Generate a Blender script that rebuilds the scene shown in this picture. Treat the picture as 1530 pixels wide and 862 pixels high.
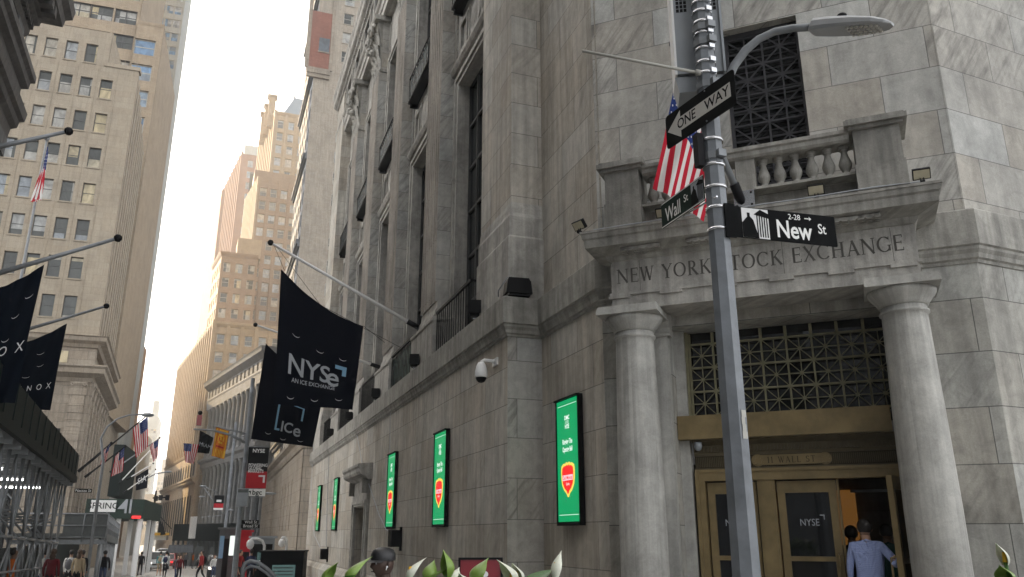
import bpy, bmesh, math, random
from mathutils import Vector, Matrix
random.seed(7)
for o in list(bpy.data.objects): bpy.data.objects.remove(o)
S = bpy.context.scene
COL = S.collection
R = math.radians
# ------------------------------------------------------------------ camera, sky, sun, exposure
FPX, PITCH, YAW, EYE = 1204.0, R(17.0), R(19.7), 1.7
cam = bpy.data.cameras.new('camera'); camo = bpy.data.objects.new('camera', cam); COL.objects.link(camo)
cam.sensor_width = 36; cam.lens = 36*FPX/1530; cam.clip_start = 0.05; cam.clip_end = 6000
camo.location = (0, 0, EYE); camo.rotation_euler = (R(90)+PITCH, 0, -YAW)
S.camera = camo
SUN_AZ, SUN_EL = R(-42), R(34)          # azimuth from +Y towards +X
W = bpy.data.worlds.new('World'); S.world = W; W.use_nodes = True
wn, wl = W.node_tree.nodes, W.node_tree.links
for n in list(wn): wn.remove(n)
sky = wn.new('ShaderNodeTexSky'); sky.sky_type = 'NISHITA'; sky.sun_disc = False
sky.sun_elevation = SUN_EL; sky.sun_rotation = SUN_AZ
sky.air_density = 1.0; sky.dust_density = 2.5; sky.ozone_density = 1.0
hsv = wn.new('ShaderNodeHueSaturation'); hsv.inputs['Saturation'].default_value = 0.04
bg = wn.new('ShaderNodeBackground'); bg.inputs['Strength'].default_value = 0.15
wo = wn.new('ShaderNodeOutputWorld')
wl.new(sky.outputs[0], hsv.inputs['Color']); tint = wn.new('ShaderNodeMixRGB'); tint.blend_type = 'MULTIPLY'; tint.inputs[0].default_value = 1; tint.inputs[2].default_value = (.975, .993, 1.02, 1)   # thin high cloud: a cool white sky
wl.new(hsv.outputs[0], tint.inputs[1]); wl.new(tint.outputs[0], bg.inputs[0]); wl.new(bg.outputs[0], wo.inputs[0])
sl = bpy.data.lights.new('sun', 'SUN'); sl.energy = 4.0; sl.angle = R(0.6); sl.color = (1, .72, .38)
so = bpy.data.objects.new('sun', sl); COL.objects.link(so)
sdir = Vector((math.sin(SUN_AZ)*math.cos(SUN_EL), math.cos(SUN_AZ)*math.cos(SUN_EL), math.sin(SUN_EL)))
so.rotation_euler = sdir.to_track_quat('Z', 'Y').to_euler(); so.location = (0, 0, 60)
S.view_settings.view_transform = 'Standard'; S.view_settings.look = 'None'
S.view_settings.exposure = 2.1; S.view_settings.gamma = 1
S.render.engine = 'CYCLES'
S.cycles.max_bounces = 6; S.cycles.diffuse_bounces = 4; S.cycles.volume_bounces = 0
# ------------------------------------------------------------------ pixel -> world helpers (used to survey the place)
O = Vector((0, 0, EYE))
def ray(u, v):
    dx = (u-765)/FPX; dy = (431-v)/FPX
    fw = math.cos(PITCH)-dy*math.sin(PITCH); up = math.sin(PITCH)+dy*math.cos(PITCH)
    return Vector((dx*math.cos(YAW)+fw*math.sin(YAW), fw*math.cos(YAW)-dx*math.sin(YAW), up))
def atY(u, v, Y): r = ray(u, v); return O+r*(Y/r.y)
def atX(u, v, X): r = ray(u, v); return O+r*(X/r.x)
def atD(u, v, D): r = ray(u, v); return O+r*(D/math.hypot(r.x, r.y))
def onframe(u, v, F, y=0.0):            # hit of the pixel's ray with plane y=const of frame F, in frame coordinates
    Fi = F.inverted(); o = Fi @ O; d = Fi.to_3x3() @ ray(u, v)
    return o + d*((y-o.y)/d.y)
def frame(ox, oy, heading, oz=0.0):     # right-hand axis heads 'heading' degrees from +Y towards +X; depth lies to its left
    h = R(heading); r = Vector((math.sin(h), math.cos(h), 0)); d = Vector((-r.y, r.x, 0))
    M = Matrix.Identity(4)
    for i in range(3): M[i][0] = r[i]; M[i][1] = d[i]; M[i][2] = (0, 0, 1)[i]
    M[0][3], M[1][3], M[2][3] = ox, oy, oz
    return M
def ground(y): return 0.0 if y < 8 else (-.02*(y-8) if y < 150 else -2.84)
# ------------------------------------------------------------------ mesh builder
TM = {}
I4 = Matrix.Identity(4)
class MB:
    def __init__(s, M=I4): s.v = []; s.f = []; s.m = []; s.sm = []; s.M = M
    def p(s, *pts):
        i = len(s.v)
        for q in pts: s.v.append(s.M @ Vector(q))
        return i
    def face(s, idx, mi=0, sm=False): s.f.append(tuple(idx)); s.m.append(mi); s.sm.append(sm)
    def quad(s, a, b, c, d, mi=0): i = s.p(a, b, c, d); s.face((i, i+1, i+2, i+3), mi)
    def box(s, x0, x1, y0, y1, z0, z1, mi=0):
        i = s.p((x0,y0,z0),(x1,y0,z0),(x1,y1,z0),(x0,y1,z0),(x0,y0,z1),(x1,y0,z1),(x1,y1,z1),(x0,y1,z1))
        for q in ((0,1,5,4),(1,2,6,5),(2,3,7,6),(3,0,4,7),(4,5,6,7),(3,2,1,0)): s.face([i+k for k in q], mi)
        return s
    def prism(s, poly, y0, y1, mi=0):   # poly in (x,z), counter-clockwise seen from -y, extruded along y
        n = len(poly); i = s.p(*[(x, y0, z) for x, z in poly]); j = s.p(*[(x, y1, z) for x, z in poly])
        s.face([i+k for k in range(n)], mi); s.face([j+k for k in reversed(range(n))], mi)
        for k in range(n): l = (k+1) % n; s.face((i+k, j+k, j+l, i+l), mi)
        return s
    def mould(s, prof, x0, x1, mi=0, ends=True):   # prof: list of (y,z) bottom to top; run along x
        n = len(prof); i = s.p(*[(x0, y, z) for y, z in prof]); j = s.p(*[(x1, y, z) for y, z in prof])
        for k in range(n-1): s.face((i+k, j+k, j+k+1, i+k+1), mi)
        if ends: s.face([i+k for k in range(n)], mi); s.face([j+k for k in reversed(range(n))], mi)
        return s
    def tube(s, pts, r, n=8, mi=0, caps=True):
        pts = [Vector(q) for q in pts]; rs = r if isinstance(r, (list, tuple)) else [r]*len(pts); rings = []; ref = None
        for k, q in enumerate(pts):
            t = (pts[min(k+1, len(pts)-1)]-pts[max(k-1, 0)]).normalized()
            if ref is None: ref = t.orthogonal().normalized()
            ref = (ref - t*ref.dot(t)).normalized(); b = t.cross(ref)
            rings.append(s.p(*[q+(ref*math.cos(a)+b*math.sin(a))*rs[k] for a in [2*math.pi*m/n for m in range(n)]]))
        for a, b in zip(rings, rings[1:]):
            for m in range(n): l = (m+1) % n; s.face((a+m, a+l, b+l, b+m), mi, n > 5)
        if caps: s.face([rings[0]+m for m in reversed(range(n))], mi); s.face([rings[-1]+m for m in range(n)], mi)
        return s
    def lathe(s, prof, c=(0,0,0), n=20, mi=0, sm=True, a0=0.0, caps=True):   # prof: (r,z) bottom to top
        rings = [s.p(*[(c[0]+r*math.cos(a0+2*math.pi*m/n), c[1]+r*math.sin(a0+2*math.pi*m/n), c[2]+z) for m in range(n)]) for r, z in prof]
        for a, b in zip(rings, rings[1:]):
            for m in range(n): l = (m+1) % n; s.face((a+m, a+l, b+l, b+m), mi, sm)
        if caps: s.face([rings[0]+m for m in reversed(range(n))], mi); s.face([rings[-1]+m for m in range(n)], mi)
        return s
    def ball(s, c, r, n=12, mi=0, sq=(1,1,1)):
        k = n//2; pr = [(max(1e-4, math.sin(math.pi*i/k)), -math.cos(math.pi*i/k)) for i in range(k+1)]
        rings = [s.p(*[(c[0]+r*sq[0]*q*math.cos(2*math.pi*m/n), c[1]+r*sq[1]*q*math.sin(2*math.pi*m/n), c[2]+r*sq[2]*z) for m in range(n)]) for q, z in pr]
        for a, b in zip(rings, rings[1:]):
            for m in range(n): l = (m+1) % n; s.face((a+m, a+l, b+l, b+m), mi, True)
        return s
    def bar(s, a, b, w, h=None, mi=0):
        a, b = Vector(a), Vector(b); h = h or w; t = (b-a).normalized()
        sd = t.cross(Vector((0,0,1))); sd = Vector((1,0,0)) if sd.length < 1e-3 else sd.normalized(); up = sd.cross(t)
        i = s.p(*[q+sd*w/2*x+up*h/2*y for q in (a, b) for x, y in ((-1,-1),(1,-1),(1,1),(-1,1))])
        for q in ((3,2,1,0),(4,5,6,7),(0,1,5,4),(1,2,6,5),(2,3,7,6),(3,0,4,7)): s.face([i+k for k in q], mi)
        return s
    def grid(s, xs, zs, holes, y, depth, mi=0, rmi=None):   # wall sheet at y with recessed openings
        rmi = mi if rmi is None else rmi
        for i in range(len(xs)-1):
            j = 0
            while j < len(zs)-1:
                x0, x1, z0, z1 = xs[i], xs[i+1], zs[j], zs[j+1]
                if (i, j) in holes:
                    b = y+depth
                    s.quad((x0,y,z0),(x1,y,z0),(x1,b,z0),(x0,b,z0), rmi); s.quad((x0,b,z1),(x1,b,z1),(x1,y,z1),(x0,y,z1), rmi)
                    s.quad((x0,y,z0),(x0,b,z0),(x0,b,z1),(x0,y,z1), rmi); s.quad((x1,b,z0),(x1,y,z0),(x1,y,z1),(x1,b,z1), rmi)
                else: s.quad((x0,y,z0),(x1,y,z0),(x1,y,z1),(x0,y,z1), mi)
                j += 1
        return s
    def build(s, name, mats, parent=None, raw=False):
        me = bpy.data.meshes.new(name)
        T = TM.get(parent.name) if parent is not None and not raw else None
        vs = s.v if T is None else [T.inverted() @ q for q in s.v]
        me.from_pydata([tuple(q) for q in vs], [], s.f)
        for m in (mats if isinstance(mats, (list, tuple)) else [mats]): me.materials.append(m)
        me.polygons.foreach_set('material_index', s.m); me.polygons.foreach_set('use_smooth', s.sm)
        uv = me.uv_layers.new(name='UVMap'); dat = [0.0]*(2*len(me.loops))
        for pi, f in enumerate(s.f):
            a, b, c = s.v[f[0]], s.v[f[1]], s.v[f[2]]
            n = (b-a).cross(c-a)
            if n.length < 1e-12 and len(f) > 3: n = (c-a).cross(s.v[f[3]]-a)
            n = n.normalized() if n.length > 1e-12 else Vector((0,0,1))
            ls = me.polygons[pi].loop_start
            if abs(n.z) > .8:
                for k, vi in enumerate(f): dat[2*(ls+k)] = s.v[vi].x; dat[2*(ls+k)+1] = s.v[vi].y
            else:
                t = Vector((-n.y, n.x, 0)).normalized()
                for k, vi in enumerate(f): dat[2*(ls+k)] = s.v[vi].dot(t); dat[2*(ls+k)+1] = s.v[vi].z
        uv.data.foreach_set('uv', dat)
        me.validate(); me.update()
        o = bpy.data.objects.new(name, me); COL.objects.link(o)
        if parent is not None:
            o.parent = parent
            if parent.name in TM: TM[o.name] = TM[parent.name]
        return o
def tag(o, label, cat, group=None, kind=None):
    o['label'] = label; o['category'] = cat
    if group: o['group'] = group
    if kind: o['kind'] = kind
    return o
def structure(o, kind='structure'): o['kind'] = kind; return o
def thing(name, label, cat, loc=(0,0,0), rz=0.0, group=None):
    o = bpy.data.objects.new(name, None); COL.objects.link(o); o.empty_display_size = .2
    o.location = loc; o.rotation_euler = (0, 0, rz)
    TM[o.name] = Matrix.Translation(Vector(loc)) @ Matrix.Rotation(rz, 4, 'Z')
    return tag(o, label, cat, group)
def copy_tree(o, parent=None, loc=None, rz=None, label=None):
    c = o.copy(); COL.objects.link(c)
    if parent is not None: c.parent = parent
    for ch in [q for q in bpy.data.objects if q.parent == o]: copy_tree(ch, c)
    if loc is not None: c.location = loc
    if rz is not None: c.rotation_euler = (0, 0, rz)
    if label: c['label'] = label
    return c
def inst(src, parent, M):                # a further copy of a part under the same or another thing
    c = src.copy(); COL.objects.link(c); c.parent = parent
    c.matrix_local = M
    return c
# ------------------------------------------------------------------ lettering
_tc = {}
def text2d(txt, size=1.0, align='CENTER', spacing=1.0, bold=0.0):
    key = (txt, align, spacing, bold)
    if key not in _tc:
        cu = bpy.data.curves.new('letters', 'FONT'); cu.body = txt; cu.align_x = align; cu.align_y = 'CENTER'
        cu.space_character = spacing; cu.resolution_u = 3; cu.offset = bold
        ob = bpy.data.objects.new('letters', cu); COL.objects.link(ob)
        me = ob.to_mesh()
        _tc[key] = ([tuple(v.co) for v in me.vertices], [tuple(p.vertices) for p in me.polygons])
        ob.to_mesh_clear(); bpy.data.objects.remove(ob); bpy.data.curves.remove(cu)
    vs, fs = _tc[key]
    return [(x*size, y*size) for x, y, z in vs], fs
def put_text(mb, txt, size, fn, mi=0, **k):        # fn(x,z) -> point
    vs, fs = text2d(txt, size, **k); i = mb.p(*[fn(x, y) for x, y in vs])
    for f in fs: mb.face([i+q for q in f], mi)
# narrow sans text comes from sx scaling of fn.  Roman capitals for carved inscriptions, drawn stroke by stroke:
TK, TN, SF = .15, .065, .045
def _st(a, b, w): 
    a, b = Vector(a), Vector(b); n = Vector((b.y-a.y, a.x-b.x)).normalized()*w/2
    return [a+n, b+n, b-n, a-n]
def _arc(cx, cz, rx, rz, a0, a1, thick=True, n=14):
    out = []
    for k in range(n):
        t0 = R(a0+(a1-a0)*k/n); t1 = R(a0+(a1-a0)*(k+1)/n)
        w = lambda t: TN+(TK-TN)*abs(math.cos(t)) if thick else TN
        q = lambda t, s_: Vector((cx+math.cos(t)*(rx+s_*w(t)/2), cz+math.sin(t)*(rz+s_*w(t)/2*.8)))
        out.append([q(t0, 1), q(t1, 1), q(t1, -1), q(t0, -1)])
    return out
def _serif(x, z, w=.16): return [Vector((x-w, z-SF/2)), Vector((x+w, z-SF/2)), Vector((x+w, z+SF/2)), Vector((x-w, z+SF/2))]
def roman(ch):
    s = []; b, t = SF/2, 1-SF/2
    V = lambda x, w=TK, z0=0, z1=1: s.append(_st((x, z0), (x, z1), w))
    if ch == 'N': V(.12, TN); V(.78, TN); s.append(_st((.1, 1), (.8, 0), TK)); s += [_serif(.12, b, .12), _serif(.08, t, .1), _serif(.78, t, .12)]; w = .9
    elif ch == 'E': V(.15); s += [_st((.1, t), (.6, t), TN), _st((.15, .52), (.52, .52), TN), _st((.1, b), (.62, b), TN), _st((.6, .82), (.6, 1), .04), _st((.63, 0), (.63, .2), .04), _st((.53, .42), (.53, .62), .04)]; w = .68
    elif ch == 'W': s += [_st((.1, 1), (.34, 0), TK), _st((.34, 0), (.55, 1), TN), _st((.5, 1), (.76, 0), TK), _st((.76, 0), (.98, 1), TN), _serif(.1, t, .11), _serif(.98, t, .1), _serif(.52, t, .1)]; w = 1.06
    elif ch == 'Y': s += [_st((.08, 1), (.4, .48), TK), _st((.4, .48), (.72, 1), TN), _st((.4, 0), (.4, .5), TK), _serif(.1, t, .12), _serif(.7, t, .11), _serif(.4, b)]; w = .78
    elif ch == 'O': s += _arc(.47, .5, .39, .47, 0, 360, True, 26); w = .94
    elif ch == 'R': V(.17); s += _arc(.34, .74, .2, .23, -90, 90) + [_st((.15, t), (.36, t), TN), _st((.15, .5), (.36, .5), TN), _st((.34, .5), (.72, 0), TK), _serif(.17, b), _serif(.74, b, .1)]; w = .8
    elif ch == 'K': V(.17); s += [_serif(.17, b), _serif(.17, t), _st((.2, .45), (.68, 1), TN), _st((.32, .58), (.74, 0), TK), _serif(.68, t, .11), _serif(.74, b, .11)]; w = .84
    elif ch == 'S': s += _arc(.32, .74, .2, .22, 20, 270) + _arc(.32, .27, .22, .24, -160, 90) + [_st((.5, .78), (.5, .97), .04), _st((.12, .04), (.12, .24), .04)]; w = .62
    elif ch == 'T': V(.38); s += [_st((.04, t), (.72, t), TN), _serif(.38, b), _st((.05, .8), (.05, 1), .04), _st((.71, .8), (.71, 1), .04)]; w = .76
    elif ch == 'C': s += _arc(.47, .5, .39, .47, 42, 318, True, 22) + [_st((.77, .76), (.77, .98), .04)]; w = .84
    elif ch == 'G': s += _arc(.47, .5, .39, .47, 42, 318, True, 22) + [_st((.77, .76), (.77, .98), .04), _st((.78, .06), (.78, .42), .12), _serif(.78, .42, .12)]; w = .9
    elif ch == 'X': s += [_st((.1, 1), (.7, 0), TK), _st((.68, 1), (.1, 0), TN)] + [_serif(x, z, .11) for x in (.1, .69) for z in (b, t)]; w = .8
    elif ch == 'H': V(.16); V(.72); s += [_st((.16, .52), (.72, .52), TN)] + [_serif(x, z) for x in (.16, .72) for z in (b, t)]; w = .9
    elif ch == 'A': s += [_st((.1, 0), (.4, 1), TN), _st((.38, 1), (.72, 0), TK), _st((.2, .34), (.6, .34), TN), _serif(.1, b, .11), _serif(.72, b, .12)]; w = .82
    elif ch == 'L': V(.16); s += [_serif(.16, t), _st((.1, b), (.6, b), TN), _st((.61, 0), (.61, .22), .04)]; w = .66
    elif ch == '1': V(.2); s += [_serif(.2, b), _st((.05, .84), (.2, 1), TN)]; w = .4
    else: w = .42
    return s, w
def roman_text(mb, txt, h, width, fn, mi=0, gap=.1, word=None):   # centred, stretched to width
    tot = sum(roman(c)[1]+gap for c in txt)-gap; k = width/tot; x = -width/2
    wi = 0
    for c in txt:
        st, w = roman(c); wi += (c == ' ')
        if word is not None and wi != word: st = []
        for poly in st:
            i = mb.p(*[fn(x+q.x*k, q.y*h) for q in poly]); mb.face(range(i, i+len(poly)), mi)
        x += (w+gap)*k
HAZE = 0.0010
# ------------------------------------------------------------------ materials (all procedural)
class NT:
    def __init__(s, name):
        s.mat = bpy.data.materials.new(name); s.mat.use_nodes = True; s.t = s.mat.node_tree; s.n = s.t.nodes; s.l = s.t.links
        s.b = s.n['Principled BSDF']
    def node(s, typ, **k):
        q = s.n.new('ShaderNode'+typ)
        for a, v in k.items(): setattr(q, a, v)
        return q
    def link(s, a, b): s.l.new(a, b)
    def mul(s, a, b, fac=1.0, mode='MULTIPLY'):
        m = s.node('MixRGB', blend_type=mode); 
        if isinstance(fac, float): m.inputs[0].default_value = fac
        else: s.link(fac, m.inputs[0])
        for x, i in ((a, 1), (b, 2)):
            if isinstance(x, (tuple, list)): m.inputs[i].default_value = (*x[:3], 1)
            else: s.link(x, m.inputs[i])
        return m.outputs[0]
    def ramp(s, src, stops):
        r = s.node('ValToRGB'); e = r.color_ramp.elements
        while len(e) < len(stops): e.new(.5)
        for q, (p, c) in zip(e, stops): q.position = p; q.color = (*c, 1) if isinstance(c, tuple) else (c, c, c, 1)
        s.link(src, r.inputs[0]); return r.outputs[0]
    def noise(s, vec, scale, detail=4, rough=.55, dist=0.0):
        q = s.node('TexNoise'); q.inputs['Scale'].default_value = scale; q.inputs['Detail'].default_value = detail
        q.inputs['Roughness'].default_value = rough; q.inputs['Distortion'].default_value = dist
        if vec is not None: s.link(vec, q.inputs['Vector'])
        return q.outputs['Fac']
    def mapped(s, src, scale, rot=(0,0,0)):
        q = s.node('Mapping'); q.inputs['Scale'].default_value = scale; q.inputs['Rotation'].default_value = rot
        s.link(src, q.inputs['Vector']); return q.outputs[0]
    def bump(s, h, strength=.3, dist=.01):
        q = s.node('Bump'); q.inputs['Strength'].default_value = strength; q.inputs['Distance'].default_value = dist
        s.link(h, q.inputs['Height']); s.link(q.outputs[0], s.b.inputs['Normal'])
def stone(name, col, bw=1.3, rh=.69, mortar=.35, tone=.12, stain=.35, streak=.35, vein=.0, rough=.75, msize=.007, zoff=0.0, grain=.12, bumps=.25):
    t = NT(name); uv = t.node('UVMap').outputs[0]; pos = t.node('NewGeometry').outputs['Position']
    c = t.node('RGB'); c.outputs[0].default_value = (*col, 1); c = c.outputs[0]
    h = None
    if bw:
        br = t.node('TexBrick'); br.offset = .5
        for k, v in (('Scale', 1), ('Mortar Size', msize), ('Mortar Smooth', .25), ('Brick Width', bw), ('Row Height', rh), ('Bias', 0)): br.inputs[k].default_value = v
        br.inputs['Color1'].default_value = (1-tone*.7, 1-tone, 1-tone*1.35, 1); br.inputs['Color2'].default_value = (1+tone*.5, 1+tone*.65, 1+tone*.8, 1)
        br.inputs['Mortar'].default_value = (1,)*3+(1,)
        mp = t.node('Mapping'); mp.inputs['Location'].default_value = (0.37, zoff, 0); t.link(uv, mp.inputs[0]); t.link(mp.outputs[0], br.inputs['Vector'])
        c = t.mul(c, br.outputs['Color'])
        c = t.mul(c, t.mul((1,1,1), (mortar,)*3, br.outputs['Fac'], 'MIX'))
        h = br.outputs['Fac']
    if streak:
        st = t.noise(t.mapped(uv, (3.2, .22, 1)), 1.6, 5, .6)
        c = t.mul(c, t.ramp(st, [(.36, 1-streak), (.6, 1.0)]))
        st2 = t.noise(t.mapped(uv, (7, .35, 1)), 1.0, 4, .6)
        c = t.mul(c, t.ramp(st2, [(.34, 1-streak*.4), (.56, 1.0)]))
    if stain:
        c = t.mul(c, t.ramp(t.noise(pos, .55, 6, .62), [(.32, 1-stain), (.58, 1.0), (.8, 1.0)]))
        c = t.mul(c, t.ramp(t.noise(pos, 4, 8, .7, .6), [(.36, 1-stain*.6), (.58, 1.0), (.72, 1.06)]))
    if vein:                                   # every block is cut from another piece: the veining changes from block to block
        vin = uv
        if bw:
            b2 = t.node('TexBrick'); b2.offset = .5
            for k, v in (('Scale', 1), ('Mortar Size', 0), ('Brick Width', bw), ('Row Height', rh), ('Bias', 0)): b2.inputs[k].default_value = v
            b2.inputs['Color1'].default_value = (0,0,0,1); b2.inputs['Color2'].default_value = (1,1,1,1); t.link(mp.outputs[0], b2.inputs['Vector'])
            mu = t.node('VectorMath', operation='MULTIPLY_ADD'); t.link(b2.outputs['Color'], mu.inputs[0]); mu.inputs[1].default_value = (37, 53, 0); t.link(uv, mu.inputs[2]); vin = mu.outputs[0]
            fr = t.node('Math', operation='MULTIPLY'); t.link(b2.outputs['Color'], fr.inputs[0]); fr.inputs[1].default_value = 6.7
            f2 = t.node('Math', operation='FRACT'); t.link(fr.outputs[0], f2.inputs[0]); blk = t.ramp(f2.outputs[0], [(.45, .12), (.8, 1.0)])
        n1 = t.noise(t.mapped(t.mapped(vin, (1, 1, 1), (0, 0, R(-52))), (.55, 4.2, 1)), 1.15, 6, .62, .9)
        vv = t.ramp(n1, [(.30, 1-vein), (.40, 1-vein*.55), (.52, 1.0)])
        n3 = t.noise(t.mapped(t.mapped(vin, (1, 1, 1), (0, 0, R(-58))), (.9, 9, 1)), 1.6, 4, .5, .4)
        vv = t.mul(vv, t.ramp(n3, [(.34, 1-vein*.5), (.5, 1.0)]))
        c = t.mul(c, vv, blk if bw else .5)
    if grain: c = t.mul(c, t.ramp(t.noise(pos, 60, 3), [(.3, 1-grain), (.7, 1.0)]))
    t.link(c, t.b.inputs['Base Color']); t.b.inputs['Roughness'].default_value = rough
    bn = t.noise(pos, 30, 5)
    if h is not None:
        bn = t.mul(bn, t.mul((1,1,1), (0,0,0), h, 'MIX'))
    t.bump(bn, bumps, .012)
    return t.mat
def plain(name, col, rough=.6, metal=0.0, var=.15, scale=6.0, bump=0.0, spec=.5, emit=0.0):
    t = NT(name); pos = t.node('NewGeometry').outputs['Position']
    n = t.noise(pos, scale, 5, .6)
    c = t.mul((*col,), t.ramp(n, [(.3, 1-var), (.7, 1.0)]))
    t.link(c, t.b.inputs['Base Color']); t.b.inputs['Roughness'].default_value = rough; t.b.inputs['Metallic'].default_value = metal
    t.b.inputs['Specular IOR Level'].default_value = spec
    if emit: t.link(c, t.b.inputs['Emission Color']); t.b.inputs['Emission Strength'].default_value = emit
    if bump: t.bump(t.noise(pos, scale*6, 4), bump, .01)
    return t.mat
def emitter(name, col, s):
    t = NT(name); t.b.inputs['Base Color'].default_value = (*[c*.2 for c in col], 1); t.b.inputs['Emission Color'].default_value = (*col, 1)
    t.b.inputs['Emission Strength'].default_value = s; t.b.inputs['Roughness'].default_value = .35
    return t.mat
def window_glass(name, dark=(.03,.035,.04), blind=(.42,.40,.36), warm=(.55,.42,.22), amount=.45, pale=(.3,.34,.38), spec=.45):
    # panes differ from window to window: dark rooms, drawn blinds, a few with a warm reflection painted in
    t = NT(name); oi = t.node('ObjectInfo').outputs['Random']; pos = t.node('NewGeometry').outputs['Position']
    uv = t.node('UVMap').outputs[0]
    cell = t.node('TexWhiteNoise', noise_dimensions='3D'); 
    vm = t.node('VectorMath', operation='SNAP'); t.link(pos, vm.inputs[0]); vm.inputs[1].default_value = (2.6, 2.6, 2.6); t.link(vm.outputs[0], cell.inputs[0])
    ad = t.node('Math', operation='ADD'); t.link(oi, ad.inputs[0]); t.link(cell.outputs['Value'], ad.inputs[1])
    fr = t.node('Math', operation='FRACT'); t.link(ad.outputs[0], fr.inputs[0])
    c = t.ramp(fr.outputs[0], [(0.0, dark), (1-amount-.02, tuple(d*1.6 for d in dark)), (1-amount, blind), (1-amount*.35, pale), (1-amount*.12, warm)])
    n = t.noise(t.mapped(pos, (1, 1, .6)), 1.4, 3, .5, 1.0)
    c = t.mul(c, t.ramp(n, [(.35, .55), (.65, 1.0)]))
    t.link(c, t.b.inputs['Base Color']); t.b.inputs['Roughness'].default_value = .12; t.b.inputs['Specular IOR Level'].default_value = spec
    t.bump(t.noise(pos, 1.2, 2), .04, .05)
    return t.mat
def fabric(name, col, var=.12):
    t = NT(name); pos = t.node('NewGeometry').outputs['Position']
    c = t.mul(col, t.ramp(t.noise(pos, 3, 4), [(.3, 1-var), (.7, 1.0)]))
    t.link(c, t.b.inputs['Base Color']); t.b.inputs['Roughness'].default_value = .85
    t.b.inputs['Specular IOR Level'].default_value = .08
    t.bump(t.noise(t.mapped(pos, (1, 1, .5)), 7, 3), .25, .03)
    return t.mat
M = {}
M['marble'] = stone('marble_ashlar', (.53,.52,.485), 1.32, .69, .40, .16, .34, .16, .48, zoff=.12)
M['marble_low'] = stone('marble_ashlar_lower', (.53,.52,.475), 1.32, .71, .30, .12, .42, .30, .24, zoff=.30)
M['marble_street'] = stone('marble_street_front', (.60,.565,.50), 1.15, .675, .38, .15, .28, .30, .2, zoff=.14)
M['marble_dressed'] = stone('marble_dressed', (.55,.53,.485), 0, 0, .4, .1, .45, .35, .0)
M['marble_dirty'] = stone('marble_weathered', (.47,.455,.41), 0, 0, .4, .1, .45, .4, .0, bumps=.4)
M['marble_column'] = stone('marble_column', (.56,.55,.51), 0, 0, .4, .1, .36, .25, .0)
M['marble_flute'] = stone('marble_fluted', (.53,.485,.43), 1.9, 1.55, .6, .05, .3, .4, .0)
M['incised'] = plain('groove_shade_and_grime', (.10,.095,.085), .9, 0, .3)  # dark tone imitates the shade inside cut letters, plus some grime
M['beige'] = stone('limestone_beige', (.40,.34,.26), 1.5, .62, .72, .06, .18, .12, rough=.8, msize=.012)
M['beige_ashlar'] = stone('limestone_ashlar', (.40,.34,.27), 1.6, .8, .55, .07, .25, .2, rough=.8, msize=.02)
M['tan_brick'] = stone('tan_brick', (.41,.32,.22), .45, .16, .75, .10, .2, .12, msize=.02)
M['tan_light'] = stone('pale_tan_brick', (.45,.355,.25), .45, .16, .75, .10, .2, .12, msize=.02)
M['brown_brick'] = stone('brown_brick', (.28,.195,.13), .9, .3, .75, .12, .22, .1, msize=.02)
M['gray_brick'] = stone('pale_gray_brick', (.46,.40,.325), .55, .2, .8, .08, .2, .2, msize=.015)
M['red_brick'] = stone('red_brick', (.31,.125,.085), .5, .18, .75, .12, .2, .1, msize=.015)
M['pink_granite'] = stone('pink_granite', (.31,.18,.135), 1.6, 1.2, .8, .08, .15, .1, msize=.02)
M['gray_stone'] = stone('gray_granite', (.185,.195,.21), 1.5, .7, .6, .08, .3, .25, msize=.015)
M['dark_stone'] = stone('dark_granite', (.14,.135,.135), 1.5, .7, .6, .08, .35, .3, msize=.01)
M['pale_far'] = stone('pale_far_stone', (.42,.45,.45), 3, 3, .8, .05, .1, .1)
M['glass_dark'] = window_glass('window_glass_dark', (.012,.015,.017), amount=.02, spec=.12)
M['glass'] = window_glass('window_glass', amount=.42)
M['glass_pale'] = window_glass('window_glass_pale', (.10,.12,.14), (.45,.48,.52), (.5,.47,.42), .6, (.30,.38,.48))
M['glass_blue'] = window_glass('window_glass_blue', (.16,.26,.40), (.30,.42,.55), (.5,.55,.6), .5)
M['glass_warm'] = window_glass('window_glass_warm', (.05,.055,.05), (.5,.46,.38), (.55,.46,.28), .55)
M['pane_matte'] = plain('dark_opening', (.02,.021,.022), .9, 0, .4, 2, spec=.05)
M['rail_glass'] = plain('railing_glass', (.22,.27,.28), .2, 0, .6, 3, spec=.4)
M['rail_glass_teal'] = plain('railing_glass_teal', (.20,.30,.27), .2, 0, .6, 4, spec=.4)
M['hoarding_green'] = plain('hoarding_green', (.035,.055,.045), .7, 0, .25, spec=.15)
M['frame_dark'] = plain('window_frame_dark', (.05,.05,.05), .5)
M['frame_light'] = plain('window_frame_light', (.45,.44,.40), .6)
M['bronze'] = plain('brushed_bronze', (.30,.225,.11), .42, .4, .42, 3, .12)
M['bronze_dark'] = plain('aged_bronze', (.13,.105,.06), .55, .3, .35, 9)
M['bronze_grille'] = plain('olive_bronze', (.26,.24,.145), .55, .3, .3, 9)
M['bronze_line'] = plain('deep_brown_bronze', (.06,.045,.02), .7, .3)  # deep brown bronze behind the frieze ribs and on the plaque letters
M['door_glass'] = plain('door_glass', (.010,.011,.012), .04, 0, .5, 2, spec=.6)
M['iron'] = plain('black_iron', (.010,.010,.012), .6, spec=.15)
M['grille_iron'] = plain('weathered_iron_grille', (.045,.045,.05), .6, spec=.2)
M['black'] = plain('black_plastic', (.007,.007,.008), .6, spec=.15)
M['galv'] = plain('galvanised_steel', (.24,.255,.27), .5, .3, .3, 5)
M['pole_paint'] = plain('grey_blue_pole_paint', (.21,.228,.25), .5, .1, .42, 3.5, .2)
M['steel'] = plain('bright_steel', (.65,.66,.68), .25, .9, .1)
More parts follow.
